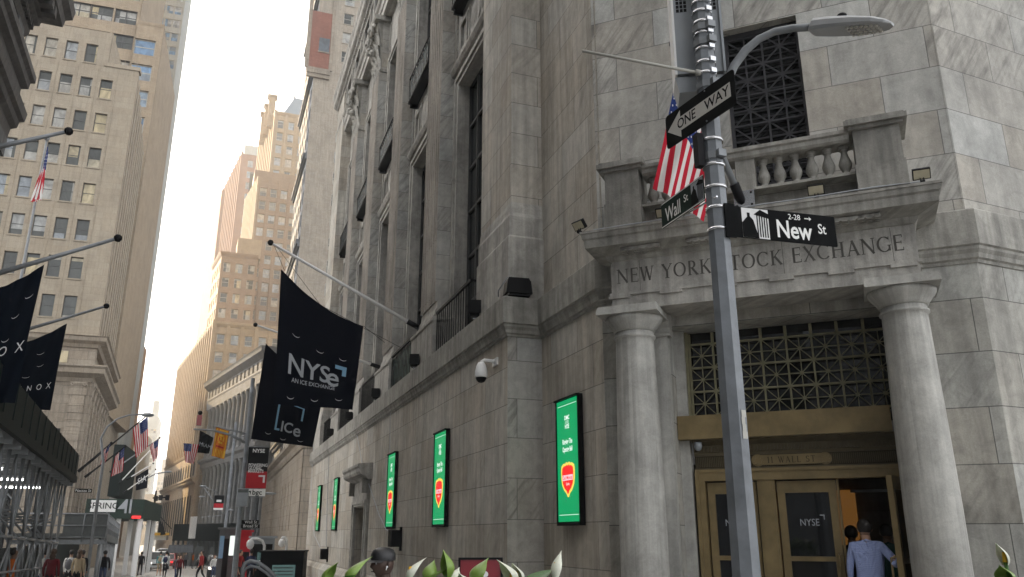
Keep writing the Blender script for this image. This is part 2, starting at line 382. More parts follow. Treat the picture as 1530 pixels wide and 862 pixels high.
M['gray_box'] = plain('grey_cabinet_paint', (.27,.29,.31), .45, .1, .12)
M['lamp_grey'] = plain('lamp_housing', (.42,.43,.44), .45, .1, .15)
M['white'] = plain('white_paint', (.78,.78,.77), .5, 0, .08)
M['white_lens'] = plain('lamp_lens', (.62,.60,.55), .3, 0, .25, 40)
M['amber_lens'] = plain('floodlight_lens', (.55,.50,.36), .25, 0, .2, 10)
M['sign_black'] = plain('sign_face_black', (.004,.0045,.005), .65, 0, .1, spec=.06)
M['sign_white'] = plain('sign_sheeting_white', (.62,.60,.56), .5, 0, .08)
M['sign_green'] = plain('sign_face_dark_green', (.012,.026,.02), .65, 0, .12, spec=.08)
M['sign_ivory'] = plain('sign_lettering_white', (.80,.80,.78), .5, 0, .05)
M['screen_green'] = emitter('display_green', (.0,.30,.10), 0.27)
M['screen_white'] = emitter('display_white', (.85,.95,.88), 0.27)
M['screen_red'] = emitter('display_red', (.85,.02,.02), 0.27)
M['screen_yellow'] = emitter('display_yellow', (.95,.65,.10), 0.27)
M['screen_pink'] = emitter('display_pink', (.95,.55,.62), 0.27)
M['screen_dim'] = emitter('display_pale_teal', (.12,.22,.21), 0.108)
M['tube_light'] = emitter('fluorescent_tube', (1,1,.96), 2.5)
M['warm_room'] = emitter('lamp_lit_panel', (.5,.22,.05), 0.05)
M['red_lamp'] = emitter('red_signal', (1,.03,.03), 0.54)
M['headlamp'] = emitter('vehicle_headlight', (1,.95,.85), 0.54)
M['navy'] = fabric('navy_flag_cloth', (.0022,.0032,.008))
M['navy2'] = fabric('dark_navy_flag_cloth', (.0018,.004,.009))
M['print_white'] = fabric('print_white', (.72,.72,.72), .05)
M['print_blue'] = fabric('print_blue', (.22,.40,.56), .1)
M['print_grey'] = fabric('print_grey', (.40,.42,.45), .1)
M['flag_red'] = fabric('flag_red', (.50,.02,.04)); M['flag_white'] = fabric('flag_white', (.75,.73,.70)); M['flag_blue'] = fabric('flag_blue', (.02,.04,.16))
M['orange_cloth'] = fabric('orange_cloth', (.65,.20,.03)); M['gold_cloth'] = fabric('gold_cloth', (.75,.45,.06)); M['char_cloth'] = fabric('charcoal_cloth', (.012,.013,.015))
M['banner_red'] = fabric('banner_red', (.45,.03,.04))
M['shed_green'] = plain('shed_green_paint', (.010,.017,.016), .7, 0, .25, spec=.15)
M['shed_gray'] = plain('shed_mesh_gray', (.10,.11,.11), .7, 0, .3)
M['wood'] = plain('plywood', (.25,.18,.11), .8, 0, .3)
M['leaf'] = plain('leaf_green', (.06,.17,.03), .38, 0, .45, 18, .1)
M['leaf_pale'] = plain('leaf_pale_green', (.22,.34,.07), .4, 0, .3, 14)
M['spathe'] = plain('white_petal', (.72,.74,.62), .45, 0, .15, 12)
M['pot'] = plain('planter_concrete', (.3,.29,.27), .8)
M['red_panel'] = plain('crimson_panel', (.22,.012,.022), .35, 0, .1)
M['cobble'] = stone('granite_setts', (.45,.445,.43), .30, .16, .72, .22, .25, 0, rough=.42, msize=.012)
M['pave'] = stone('sidewalk_flags', (.33,.32,.30), 1.5, 1.5, .7, .1, .3, 0, rough=.6, msize=.015)
M['asphalt'] = plain('asphalt', (.06,.06,.06), .8, 0, .3, 3, .2)
M['kerb'] = plain('granite_kerb', (.36,.35,.33), .7)
M['car_white'] = plain('car_paint_white', (.6,.62,.63), .2); M['car_dark'] = plain('car_paint_dark', (.03,.03,.035), .2); M['car_red'] = plain('car_paint_red', (.3,.03,.03), .25)
M['tyre'] = plain('rubber', (.02,.02,.02), .9)
M['roof_blue'] = plain('slate_blue_roof', (.15,.21,.28), .5)
SKIN = [plain('skin_tone', c, .55, 0, .1) for c in ((.42,.25,.17), (.20,.11,.07), (.06,.034,.024))]
CLOTH = {k: fabric('cloth_'+k, c) for k, c in dict(black=(.015,.015,.018), navy=(.02,.025,.06), white=(.6,.6,.58), red=(.25,.03,.03), maroon=(.12,.02,.025), teal=(.06,.25,.27), khaki=(.30,.24,.16), grey=(.14,.14,.15), blue=(.24,.30,.55), orange=(.5,.13,.03), denim=(.05,.07,.13)).items()}
HAIR = [plain('hair_'+k, c, .6) for k, c in (('dark', (.012,.009,.008)), ('brown', (.05,.025,.012)), ('grey', (.16,.15,.14)))]
# ================================================================== ground
def sheet(name, mat, x0, x1, ys, dz=0.0, xa=None):
    b = MB()
    for y0, y1 in zip(ys, ys[1:]):
        b.quad((x0(y0), y0, ground(y0)+dz), (x1(y0), y0, ground(y0)+dz), (x1(y1), y1, ground(y1)+dz), (x0(y1), y1, ground(y1)+dz))
    return structure(b.build(name, mat))
YS = [-60, -20, 0, 8, 20, 35, 50, 70, 90, 110, 130, 150, 200, 300, 420]
BEND = lambda y: -.0576*min(70, max(0, y-30))                 # the street swings left beyond the first block
KR = lambda y: 1.6-.035*max(0, min(110, y)-55); KL = lambda y: -3.3-.025*min(100, max(0, y))
g = MB(); 
for y0, y1 in zip([-400]+YS, YS+[3000]): g.quad((-1500, y0, ground(y0)-.15), (1500, y0, ground(y0)-.15), (1500, y1, ground(y1)-.15), (-1500, y1, ground(y1)-.15))
structure(g.build('ground', M['asphalt']))
sheet('road', M['cobble'], lambda y: KL(y), lambda y: KR(y), YS, -.12)
sheet('pavement', M['pave'], lambda y: KR(y)+.18, lambda y: 40, YS, 0.0)
sheet('pavement', M['pave'], lambda y: -40+BEND(y), lambda y: KL(y)-.18, YS, 0.0)
for k in (KR, lambda y: KL(y)-.18):
    b = MB()
    for y0, y1 in zip(YS, YS[1:]):
        q = [(k(y0), y0), (k(y0)+.18, y0), (k(y1)+.18, y1), (k(y1), y1)]
        i = b.p(*[(x, y, ground(y)+.004) for x, y in q], *[(x, y, ground(y)-.14) for x, y in q])
        b.face((i, i+1, i+2, i+3)); b.face((i+4, i, i+3, i+7)); b.face((i+1, i+5, i+6, i+2))
    structure(b.build('kerb', M['kerb']))
# ================================================================== the stock exchange
FA = frame(4.73, 13.45, 180); FB = frame(5.40, 13.45, 180); FR = frame(4.73, 13.45, 90)
NX, NY = math.cos(R(47.5)), math.sin(R(47.5))
FC = frame(NX*11.7, NY*11.7, 132.5)
SL, SR = -3.40, 1.76
CR = FC @ Vector((SR, 0, 0)); CL = FC @ Vector((SL, 0, 0))
FN = frame(CR.x, CR.y, 86)
xa = lambda Y: 13.45-Y
EX = thing('stock_exchange_building', 'grey veined marble building with carved New York Stock Exchange inscription over its corner entrance', 'building', (6.5, 14, 0))
# --- walls
w = MB(FA)
w.grid([xa(45), xa(29.4), xa(27.2), 0], [-1.6, -.55, 2.6, 5.3], {(1, 1)}, 0, .9)
w.build('street_base_wall', M['marble_street'], EX)
w = MB(FR); w.quad((0,0,-.5), (.67,0,-.5), (.67,0,5.3), (0,0,5.3)); w.build('corner_return_wall', M['marble'], EX)
w = MB(FB); w.quad((xa(13.45),0,-.5), (xa(CL.y),0,-.5), (xa(CL.y),0,5.3), (0,0,5.3))
w.build('side_base_wall', M['marble_street'], EX)
w = MB(FB); w.quad((0,.04,5.9), (xa(CL.y)+.03,.04,5.9), (xa(CL.y)+.03,.04,27), (0,.04,27)); w.build('side_upper_wall', M['marble_street'], EX)
w = MB(FC)
w.grid([SL, -2.37, .66, SR], [-.3, -.2, 4.66, 5.3], {(1, 1)}, 0, .75)
w.build('entrance_base_wall', M['marble_low'], EX)
w = MB(FC); w.grid([SL-.03, -1.24, -.1, SR-.02], [5.9, 6.25, 9.52, 27], {(1, 1)}, .04, .3); w.build('entrance_upper_wall', M['marble'], EX)
w = MB(FN); w.quad((0,0,-.3), (24,0,-.3), (24,0,5.3), (0,0,5.3)); w.build('far_side_base_wall', M['marble_low'], EX)
w = MB(FN); w.quad((0,.05,5.9), (24,.05,5.9), (24,.05,27), (0,.05,27)); w.build('far_side_upper_wall', M['marble'], EX)
w = MB(FA); w.box(xa(45), 0, 1.0, 9, -1.6, 30); w.build('core', M['dark_stone'], EX)
# --- belt course and plinth swept round the corners
NE = FN @ Vector((24, 0, 0))
PATH = [(4.73, 45.0), (4.73, 13.45), (5.40, 13.45), (CL.x, CL.y), (CR.x, CR.y), (NE.x, NE.y)]
def sweep(mb, path, prof, mi=0):
    P = [Vector(q) for q in path]; rings = []
    for k, q in enumerate(P):
        a = (q-P[k-1]).normalized() if k else None; b = (P[k+1]-q).normalized() if k < len(P)-1 else None
        na = Vector((a.y, -a.x)) if a else None; nb = Vector((b.y, -b.x)) if b else None
        if na is None: m = nb
        elif nb is None: m = na
        else: m = (na+nb); m = m/(m.dot(na))
        rings.append(mb.p(*[(q.x+m.x*o_, q.y+m.y*o_, z) for o_, z in prof]))
    n = len(prof)
    for r0, r1 in zip(rings, rings[1:]):
        for k in range(n-1): mb.face((r0+k, r1+k, r1+k+1, r0+k+1), mi)
    mb.face([rings[0]+k for k in range(n)], mi); mb.face([rings[-1]+k for k in reversed(range(n))], mi)
b = MB(); sweep(b, PATH, [(-.05,5.14),(.02,5.15),(.03,5.19),(.06,5.21),(.07,5.27),(.10,5.32),(.10,5.36),(.13,5.38),(.13,5.86),(.11,5.88),(-.25,5.905)])
b.build('belt_course', M['marble_dirty'], EX)
b = MB(); sweep(b, PATH[:1]+[(4.73, 29.95)], [(.005,-1.6),(.16,-1.55),(.16,.28),(.12,.34),(.07,.42),(.004,.5)]); b.build('plinth', M['marble_street'], EX)
b = MB(); sweep(b, [(4.73, 26.6)]+PATH[1:4], [(.005,-1.6),(.16,-1.55),(.16,.28),(.12,.34),(.07,.42),(.004,.5)]); b.build('plinth', M['marble_street'], EX)
# --- near and far end piers of the upper storeys
def endpier(y0, y1):
    b = MB(FA); x0, x1 = xa(y1), xa(y0)
    b.box(x0, x1, .09, 1.4, 7.83, 27.0)
    b.build('end_pier', M['marble_street'] , EX)
    q = MB(); pth = [(4.82, y1), (4.82, y0), (5.6, y0)]
    sweep(q, pth, [(.09,5.89),(.09,7.08),(.055,7.13),(.055,7.52),(.03,7.6),(.02,7.72),(.0,7.83)])
    q.build('pier_base', M['marble_dressed'], EX)
endpier(13.5, 15.42); endpier(42.2, 44.95)
# --- window bays and fluted pilasters
BAY = [17.75+5.6*k for k in range(5)]; PIL = [20.55+5.6*k for k in range(4)]
xs = [xa(44.9)]; hol = set()
for k, c in reversed(list(enumerate(BAY))): xs += [xa(c+1.5), xa(c-1.5)]
xs.append(xa(14.2)); zs = [5.92, 6.1, 13.75, 16.3, 21.2, 24.0]
hol = {(2*i+1, j) for i in range(5) for j in (1, 3)}
FA2 = FA @ Matrix.Translation((0, -.18, 0))
b = MB(FA2); b.grid(xs, zs, hol, .80, .40); b.build('bay_wall', M['marble_dressed'], EX)
def bay_window(wd, h, nx, nz, fr=.09):
    q = MB(); t = .07
    for i in range(nx+1): x = -wd/2+wd*i/nx; q.box(x-t/2, x+t/2, -fr, 0, 0, h)
    for j in range(nz+1): z = h*j/nz; q.box(-wd/2, wd/2, -fr+.01, -.005, z-t/2, z+t/2)
    q.box(-wd/2, wd/2, -.03, .02, 0, h, 1)
    return q
lw = uw = bal = med = rail = fl = cp = pd = None
for k, c in enumerate(BAY):
    Mx = FA2 @ Matrix.Translation((xa(c), 1.17, 6.1)); q = bay_window(2.98, 7.64, 4, 6); q.M = Mx
    q.v = [Mx @ v for v in q.v]; q.build('window', [M['frame_dark'], M['glass_dark']], EX)
    q = bay_window(2.98, 4.88, 4, 4); Mx = FA2 @ Matrix.Translation((xa(c), 1.17, 16.31)); q.v = [Mx @ v for v in q.v]
    q.build('window', [M['frame_dark'], M['glass_dark']], EX)
    # moulded surrounds, spandrel with raised panels and medallion
    q = MB(FA2); x0, x1 = xa(c)-1.5, xa(c)+1.5
    for e in (0, 1):
        o_ = .14*e
        for (z0, z1) in ((6.1, 13.75+.28-o_), (16.3, 21.2+.28-o_)):
            q.box(x0-.28+o_, x0-.15+o_, .70+.05*e, .82, z0, z1); q.box(x1+.15-o_, x1+.28-o_, .70+.05*e, .82, z0, z1)
            q.box(x0-.15+o_, x1+.15-o_, .701+.05*e, .82, z1-.13, z1-.002)
    q.mould([(.8,14.1),(.66,14.14),(.60,14.26),(.60,14.32),(.8,14.36)], x0-.35, x1+.35)
    q.build('window_surround', M['marble_dressed'], EX)
    q = MB(FA2); z0, z1 = 14.45, 15.75
    for (a, b_) in ((x0+.05, x0+.95), (x1-.95, x1-.05)):
        for e in range(2):
            i_ = .12*e; q.box(a+i_, b_-i_, .73-.03*e+.02, .82, z0+.05+i_, z0+.12+i_); q.box(a+i_, b_-i_, .73-.03*e+.02, .82, z1-.12-i_, z1-.05-i_)
            q.box(a+i_, a+.07+i_, .731-.03*e+.02, .82, z0+.12+i_, z1-.12-i_); q.box(b_-.07-i_, b_-i_, .731-.03*e+.02, .82, z0+.12+i_, z1-.12-i_)
    pr = [(r_*.5, y_) for r_, y_ in ((1, 0), (.98, .05), (.86, .06), (.82, .03), (.6, .07), (.01, .09))]
    n = 24; rr = [q.p(*[(xa(c)+r_*1.0*math.cos(2*math.pi*m/n), .8-y_, 15.1+r_*1.15*math.sin(2*math.pi*m/n)) for m in range(n)]) for r_, y_ in pr]
    for r0, r1 in zip(rr, rr[1:]):
        for m in range(n): l = (m+1) % n; q.face((r0+m, r0+l, r1+l, r1+m), 0, True)
    q.build('spandrel_panel', M['marble_dressed'], EX)
    # small iron balcony in front of the upper window
    q = MB(FA); q.box(x0+.12, x1-.12, .31, .61, 16.03, 16.12); q.box(x0+.1, x1-.1, .28, .33, 16.05, 16.15); q.box(x0+.12, x0+.2, .34, .61, 15.9, 16.03); q.box(x1-.2, x1-.12, .34, .61, 15.9, 16.03)
    bo = q.build('balcony', M['iron'], EX)
    q = MB(FA); q.box(x0+.12, x1-.12, .29, .32, 17.0, 17.04); n = 12
    for m in range(n+1): x = x0+.14+(x1-x0-.28)*m/n; q.box(x-.009, x+.009, .295, .315, 16.12, 17.0)
    for yy in (.42, .54): q.box(x0+.12, x0+.15, yy, yy+.02, 16.14, 17.0); q.box(x1-.15, x1-.12, yy, yy+.02, 16.14, 17.0)
    q.box(x0+.12, x0+.16, .32, .61, 17.0, 17.04); q.box(x1-.16, x1-.12, .32, .61, 17.0, 17.04)
    q.box(x0+.18, x1-.18, .325, .335, 16.2, 16.95, 1)
    q.build('balcony_railing', [M['iron'], M['rail_glass']], bo)
    # iron railing on the ledge
    q = MB(FA); n = 15; y0 = .14
    q.box(x0, x1, y0-.03, y0+.03, 7.05, 7.11); q.box(x0, x1, y0-.02, y0+.02, 6.0, 6.04)
    for m in range(n+1): x = x0+.03+(x1-x0-.06)*m/n; q.box(x-.010, x+.010, y0-.010, y0+.010, 5.9, 7.05)
    q.box(x0+.02, x1-.02, y0+.05, y0+.06, 6.05, 7.0, 1) if k == 1 else None
    q.box(x1-.06, x1, y0+.03, .8, 7.05, 7.1)
    q.build('ledge_railing', [M['iron'], M['rail_glass_teal']] if k == 1 else M['iron'], EX)
for k, c in enumerate(PIL):
    q = MB(FA); hw = .80; z0, z1 = 7.55, 21.0; xc = xa(c)
    pts = [(-hw, .59), (-hw, .20)]; nf = 7; fw_ = 2*hw/(nf*1.0)
    for m in range(nf):
        a = -hw+fw_*m; pts.append((a+.035, .20))
        for e in range(1, 6): th = math.pi*e/6; pts.append((a+fw_/2-(fw_/2-.035)*math.cos(th), .20+.075*math.sin(th)))
        pts.append((a+fw_-.035, .20))
    pts += [(hw, .20), (hw, .59)]
    i = q.p(*[(xc+x, y, z0) for x, y in pts]); j = q.p(*[(xc+x, y, z1) for x, y in pts])
    for m in range(len(pts)-1): q.face((i+m, i+m+1, j+m+1, j+m), 1 if m in (0, len(pts)-2) else 0)
    po = q.build('pilaster', [M['marble_flute'], M['marble']], EX)
    q = MB(FA); q.box(xc-1.0, xc+1.0, .575, .66, 7.4, 23.8); q.box(xc-.795, xc+.795, .30, .575, 7.4, 23.8); q.build('pilaster_backing', M['marble'], po)
    q = MB(FA); q.mould([(.6,7.0),(.14,7.02),(.14,7.12),(.18,7.18),(.2,7.3),(.24,7.36),(.25,7.5),(.27,7.56),(.6,7.57)], xc-.88, xc+.88)
    q.build('pilaster_base', M['marble_dressed'], po)
    q = MB(FA); q.box(xc-1.22, xc+1.22, .06, .8, 5.9, 6.98); q.mould([(.06,6.9),(.03,6.92),(.03,7.0),(.08,7.02),(.8,7.03)], xc-1.25, xc+1.25); q.build('pedestal', M['marble_dressed'], po)
    # leafy capital: bell, two tiers of leaves, volutes, abacus
    q = MB(FA); z0, z1 = 21.0, 23.75
    q.mould([(.6,21.0),(.24,21.0),(.2,21.06),(.24,21.12),(.6,21.13)], xc-.86, xc+.86)
    q.mould([(.6,21.1),(.28,21.12),(.24,22.2),(.12,23.2),(.05,23.5),(.6,23.5)], xc-.78, xc+.78)
    def leaf(px, zb, h, wd, out, yb=.27):
        rows = []
        for e in range(7):
            t = e/6; ww = wd*(.62+.5*math.sin(math.pi*min(1, t*1.1)))*(1-.75*max(0, t-.6)/.4)
            yy = yb-.04-out*(t**2.2); zz = zb+h*t - (.28*h*max(0, t-.75)/.25)
            rows.append(q.p(*[(px+ww*(m/2-1)*.5, yy+(.05 if m in (0, 4) else (.0 if m == 2 else -.035)), zz) for m in range(5)]))
        for r0, r1 in zip(rows, rows[1:]):
            for m in range(4): q.face((r0+m, r0+m+1, r1+m+1, r1+m), 0, True)
    for m in range(4): leaf(xc-.6+.4*m, 21.12, 1.0, .42, .30)
    for m in range(3): leaf(xc-.42+.42*m, 21.5, 1.35, .46, .40, .2)
    for sx in (-1, 1):
        for m, (r_, zc) in enumerate(((.34, 23.05), (.2, 22.8))):
            pth = []; cx = xc+sx*(.62-.34*m)
            for e in range(26): th = e*.36; rr_ = r_*(1-e/30); pth.append((cx+sx*rr_*math.cos(th)*.8, -.12+.06*m-.004*e, zc+rr_*math.sin(th)))
            q.tube(pth, .075-.015*m, 6)
        q.ball((xc+sx*.62, -.1, 23.05), .12, 8)
    for e in range(5): leaf(xc-.75+.375*e, 22.3, .75, .3, .34, .16)
    q.ball((xc, -.16, 23.45), .2, 8, 0, (1, .7, 1)); q.ball((xc-.2, -.1, 22.5), .2, 8); q.ball((xc+.25, -.05, 22.2), .16, 8)
    q.mould([(.6,23.5),(-.1,23.5),(-.16,23.6),(-.16,23.72),(.6,23.75)], xc-1.0, xc+1.0)
    q.build('capital', M['marble_dirty'], po)
# --- entablature of the street front
q = MB(FA); q.mould([(1.0,23.75),(.22,23.75),(.22,24.15),(.17,24.17),(.17,24.6),(.08,24.68),(.04,24.8),(.2,24.84),(.2,26.2),(1.0,26.2)], xa(45.0), .06); q.build('architrave', M['marble_dressed'], EX)
for m in range(11):
    c = 15.2+2.8*m; q = MB(FA)
    q.box(xa(c)-.95, xa(c)-.8, .1, .2, 24.95, 26.15); q.box(xa(c)+.8, xa(c)+.95, .1, .2, 24.95, 26.15); q.box(xa(c)-.8, xa(c)+.8, .1, .2, 26.0, 26.15); q.box(xa(c)-.78, xa(c)+.78, .18, .19, 25.0, 26.0, 1)
    q.build('frieze_window', [M['marble_dressed'], M['glass_dark']], EX)
q = MB(FA); q.mould([(1.0,26.2),(.14,26.2),(.1,26.3),(.1,26.62),(.02,26.66),(-.12,26.74),(-.16,26.82),(-.16,27.2),(-.2,27.26),(-.24,27.5),(1.0,27.6)], xa(45.3), .35)
for m in range(150): x = xa(44.8)+.21*m; q.box(x, x+.12, .0, .11, 26.36, 26.6)
q.build('cornice', M['marble_dressed'], EX)
q = MB(FA); q.box(xa(45), 0, .2, 1.0, 27.6, 30); q.build('attic', M['marble_street'], EX)
# --- side door in the base wall
q = MB(FA); x0, x1 = xa(29.4), xa(27.2)
q.box(x0-.35, x0-.002, -.10, .05, -1.2, 2.62); q.box(x1+.002, x1+.35, -.10, .05, -1.2, 2.62); q.box(x0-.35, x1+.35, -.101, .05, 2.62, 2.95)
q.box(x0-.22, x0-.12, -.14, -.1, -1.2, 2.8); q.box(x1+.12, x1+.22, -.14, -.1, -1.2, 2.8); q.box(x0-.12, x1+.12, -.14, -.1, 2.7, 2.8)
q.box(x0-.3, x1+.3, -.08, .05, 2.95, 3.42)
for s_ in (x0-.3, x1+.12): q.box(s_, s_+.18, -.26, -.08, 3.0, 3.45)
q.mould([(.05,3.42),(-.12,3.42),(-.2,3.5),(-.38,3.58),(-.42,3.66),(-.42,3.76),(-.47,3.82),(-.47,3.9),(.05,3.95)], x0-.62, x1+.62)
ds = q.build('side_door_case', M['marble_dressed'], EX)
q = MB(FA); q.box(x0, x1, .82, .88, -.55, 2.6); q.build('side_door', M['iron'], ds)
# ================================================================== corner entrance
q = MB(FC)                                        # pilasters behind the columns
for s0, s1 in ((-2.66, -2.375), (.665, 1.02)):
    q = MB(FC); q.box(s0, s1, -.16, -.002, -.1, 4.5); q.mould([(-.002,4.5),(-.2,4.5),(-.2,4.54),(-.17,4.56),(-.17,4.62),(-.24,4.7),(-.24,4.82),(-.002,4.83)], s0-.05, s1+.05)
    q.build('entrance_pilaster', M['marble_column'], EX)
for xc in (-2.775, .775):
    q = MB(FC)
    q.lathe([(.325,.32),(.325,1.0),(.322,2.0),(.305,3.0),(.275,4.30),(.272,4.40),(.30,4.41),(.30,4.44),(.275,4.45),(.275,4.52)], (xc, -.5, 0), 40)
    co = q.build('entrance_column', M['marble_column'], EX)
    q = MB(FC); q.lathe([(.276,4.50),(.30,4.51),(.31,4.54),(.36,4.60),(.405,4.66),(.415,4.71)], (xc, -.5, 0), 40); q.box(xc-.44, xc+.44, -.94, -.06, 4.712, 4.79); q.box(xc-.425, xc+.425, -.925, -.075, 4.79, 4.828)
    q.build('capital', M['marble_column'], co)
    q = MB(FC); q.box(xc-.45, xc+.45, -.95, -.05, -.05, .17); q.lathe([(.43,.172),(.44,.22),(.42,.27),(.35,.29),(.34,.32)], (xc, -.5, 0), 40); q.build('column_base', M['marble_column'], co)
q = MB(FC)                                        # architrave, frieze
q.box(-3.05, 1.03, -.65, -.003, 4.83, 5.045); q.box(-3.075, 1.055, -.68, -.003, 5.046, 5.09); q.box(-3.05, 1.03, -.65, -.003, 5.091, 5.58)
for m in range(6): x = -2.93+.755*m; q.box(x-.16, x+.16, -.682, -.65, 5.005, 5.044)
for m in range(2): q.box(1.03, 1.062, -.55+.3*m, -.35+.3*m, 5.005, 5.044)
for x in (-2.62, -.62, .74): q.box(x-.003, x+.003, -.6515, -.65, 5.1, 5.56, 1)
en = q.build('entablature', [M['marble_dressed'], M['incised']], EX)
for wd_ in range(4): q = MB(FC); roman_text(q, 'NEW YORK STOCK EXCHANGE', .215, 3.84, lambda x, z: (-1.04+x, -.6535, 5.235+z), word=wd_); q.build('carved_lettering', M['incised'], en)  # flat letters laid on the frieze; groove shade is in their colour
q = MB()                                          # cornice, swept round the three sides
c0 = [FC @ Vector(p_) for p_ in ((-3.05, .02, 0), (-3.05, -.65, 0), (1.03, -.65, 0), (1.03, .02, 0))]
sweep(q, [(p_.x, p_.y) for p_ in c0], [(-.02,5.575),(.02,5.58),(.05,5.62),(.06,5.66),(.30,5.74),(.31,5.86),(.335,5.88),(.345,5.95),(.36,5.955),(.36,5.99),(-.3,6.01)])
en2 = q.build('entrance_cornice', M['marble_dirty'], EX)
for x in (-2.55, -1.6, -.62, .35):
    q = MB(FC)
    for a in range(3):
        for c_ in range(6): q.box(x-.28+.1*c_, x-.21+.1*c_, -.9+.075*a, -.85+.075*a, 5.645+.0*a, 5.70)
    q.box(x-.28, x+.28, -.9, -.7, 5.66, 5.70); q.build('soffit_block', M['marble_dirty'], en2)
q = MB(FC); q.box(-3.02, 1.02, -.62, .03, 6.012, 6.30); q.build('balcony_plinth', M['marble_dirty'], EX)
# balustrade
bl = []
q = MB(FC)
for s0, s1 in ((-3.03, -2.48), (.42, 1.03)):
    q.box(s0, s1, -.98, -.4, 6.013, 6.38); q.box(s0+.02, s1-.02, -.96, -.42, 6.38, 6.88)
    q.box(s0-.03, s1+.03, -1.01, -.37, 6.88, 6.93); q.box(s0-.08, s1+.08, -1.06, -.32, 6.93, 7.0); q.box(s0-.05, s1+.05, -1.03, -.35, 7.0, 7.03); q.box(s0+.08, s1-.08, -.9, -.48, 7.03, 7.09)
    q.box(s0+.1, s1-.12, -.4, .03, 6.3, 6.8); q.box(s0+.06, s1-.08, -.4, .03, 6.8, 6.9)
q.box(-1.12, -.86, -.88, -.62, 6.30, 6.77)
for s0, s1 in ((-2.478, -1.122), (-.858, .418)): q.box(s0, s1, -.87, -.63, 6.30, 6.34)
bp = q.build('balustrade_pedestal', M['marble_dirty'], EX)
q = MB(FC); q.mould([(-.62,6.768),(-.90,6.768),(-.93,6.80),(-.93,6.86),(-.96,6.88),(-.96,6.93),(-.6,6.94)], -2.45, .39); q.build('balustrade_rail', M['marble_dirty'], EX)
BPROF = [(.075,0),(.075,.025),(.05,.035),(.045,.06),(.06,.085),(.082,.13),(.086,.17),(.075,.22),(.05,.29),(.042,.34),(.045,.36),(.062,.372),(.062,.385),(.05,.39),(.075,.405),(.075,.43)]
first = None
for s_ in [-.755+.213*m for m in range(6)]+[-2.33+.2*m for m in range(6)]:
    L = FC @ Matrix.Translation((s_, -.75, 6.339))
    if first is None:
        q = MB(); q.lathe(BPROF, (0,0,0), 14); first = q.build('baluster', M['marble_dirty'], EX, raw=True); first.matrix_local = TM[EX.name].inverted() @ L
    else: inst(first, EX, TM[EX.name].inverted() @ L)
# lattice grilles
def lattice(mb, x0, x1, z0, z1, nx, nz, y, tm=.026, td=.012, dia=True):
    dx, dz = (x1-x0)/nx, (z1-z0)/nz
    for i in range(nx+1): mb.box(x0+dx*i-tm/2, x0+dx*i+tm/2, y-.03, y+.02, z0, z1)
    for j in range(nz+1): mb.box(x0, x1, y-.028, y+.018, z0+dz*j-tm/2, z0+dz*j+tm/2)
    for i in range(nx):
        for j in range(nz):
            a, b_, c, d = x0+dx*i, x0+dx*(i+1), z0+dz*j, z0+dz*(j+1); mx, mz = (a+b_)/2, (c+d)/2
            mb.box(mx-td/2, mx+td/2, y-.018, y+.01, c, d); mb.box(a, b_, y-.016, y+.009, mz-td/2, mz+td/2)
            mb.bar((a, y-.004, c), (b_, y-.004, d), .014, td*.9); mb.bar((a, y-.0042, d), (b_, y-.0042, c), .0145, td*.9)
            if dia: mb.box(mx-.022, mx+.022, y-.03, y+.011, mz-.022, mz+.022)
q = MB(FC); lattice(q, -2.16, .64, 3.38, 4.46, 8, 3, .42); 
for i in range(9): q.box(-2.16+.35*i-.02, -2.16+.35*i+.02, .392, .44, 4.46, 4.63)
q.box(-2.22, -2.18, .36, .46, 3.36, 4.65)
gr = q.build('transom_grille', M['bronze_grille'], EX)
q = MB(FC); q.box(-2.37, .66, .50, .56, 3.2, 4.66); q.build('transom_glass', M['door_glass'], gr)
q = MB(FC); q.box(-2.37, -2.225, .30, .5, .1, 4.66); q.build('door_reveal', M['marble_column'], EX)
q = MB(FC); lattice(q, -1.20, -.12, 6.3, 9.42, 2, 6, .24, .03, .026, False); 
for j in range(26): q.box(-1.2, -.12, .30, .31, 6.3+.12*j, 6.325+.12*j)
q.box(-1.24, -1.2, .2, .3, 6.25, 9.52); q.box(-.14, -.1, .2, .3, 6.25, 9.52); q.box(-1.2, -.14, .2, .3, 9.44, 9.52)
gr = q.build('window_grille', M['grille_iron'], EX)
q = MB(FC); q.box(-1.24, -.1, .325, .335, 6.25, 9.52); q.build('window_glass', M['door_glass'], gr)
# bronze canopy box, door cornice, frieze, plaque
q = MB(FC); q.box(-2.36, .48, .15, .5, 3.02, 3.36); q.build('bronze_canopy', M['bronze'], EX)
q = MB(FC); q.mould([(.5,2.80),(.40,2.80),(.38,2.84),(.36,2.845),(.36,2.94),(.30,2.97),(.24,3.0),(.24,3.018),(.5,3.019)], -2.19, .66)
n = 62
for m in range(n): x = -2.18+2.84*m/n; q.box(x, x+.026, .335, .362, 2.85, 2.92)
dc = q.build('door_cornice', M['bronze_dark'], EX)
q = MB(FC); q.box(-2.19, .66, .43, .5, 2.62, 2.80, 1)
for m in range(110): x = -2.17+2.82*m/110; q.box(x, x+.012, .42, .432, 2.64, 2.78)
q.box(-2.19, .66, .40, .46, 2.795, 2.815); q.box(-2.19, .66, .40, .46, 2.605, 2.625)
q.build('door_frieze', [M['bronze_dark'], M['bronze_line']], dc)
q = MB(FC); q.box(-1.26, -.44, .395, .419, 2.645, 2.785)
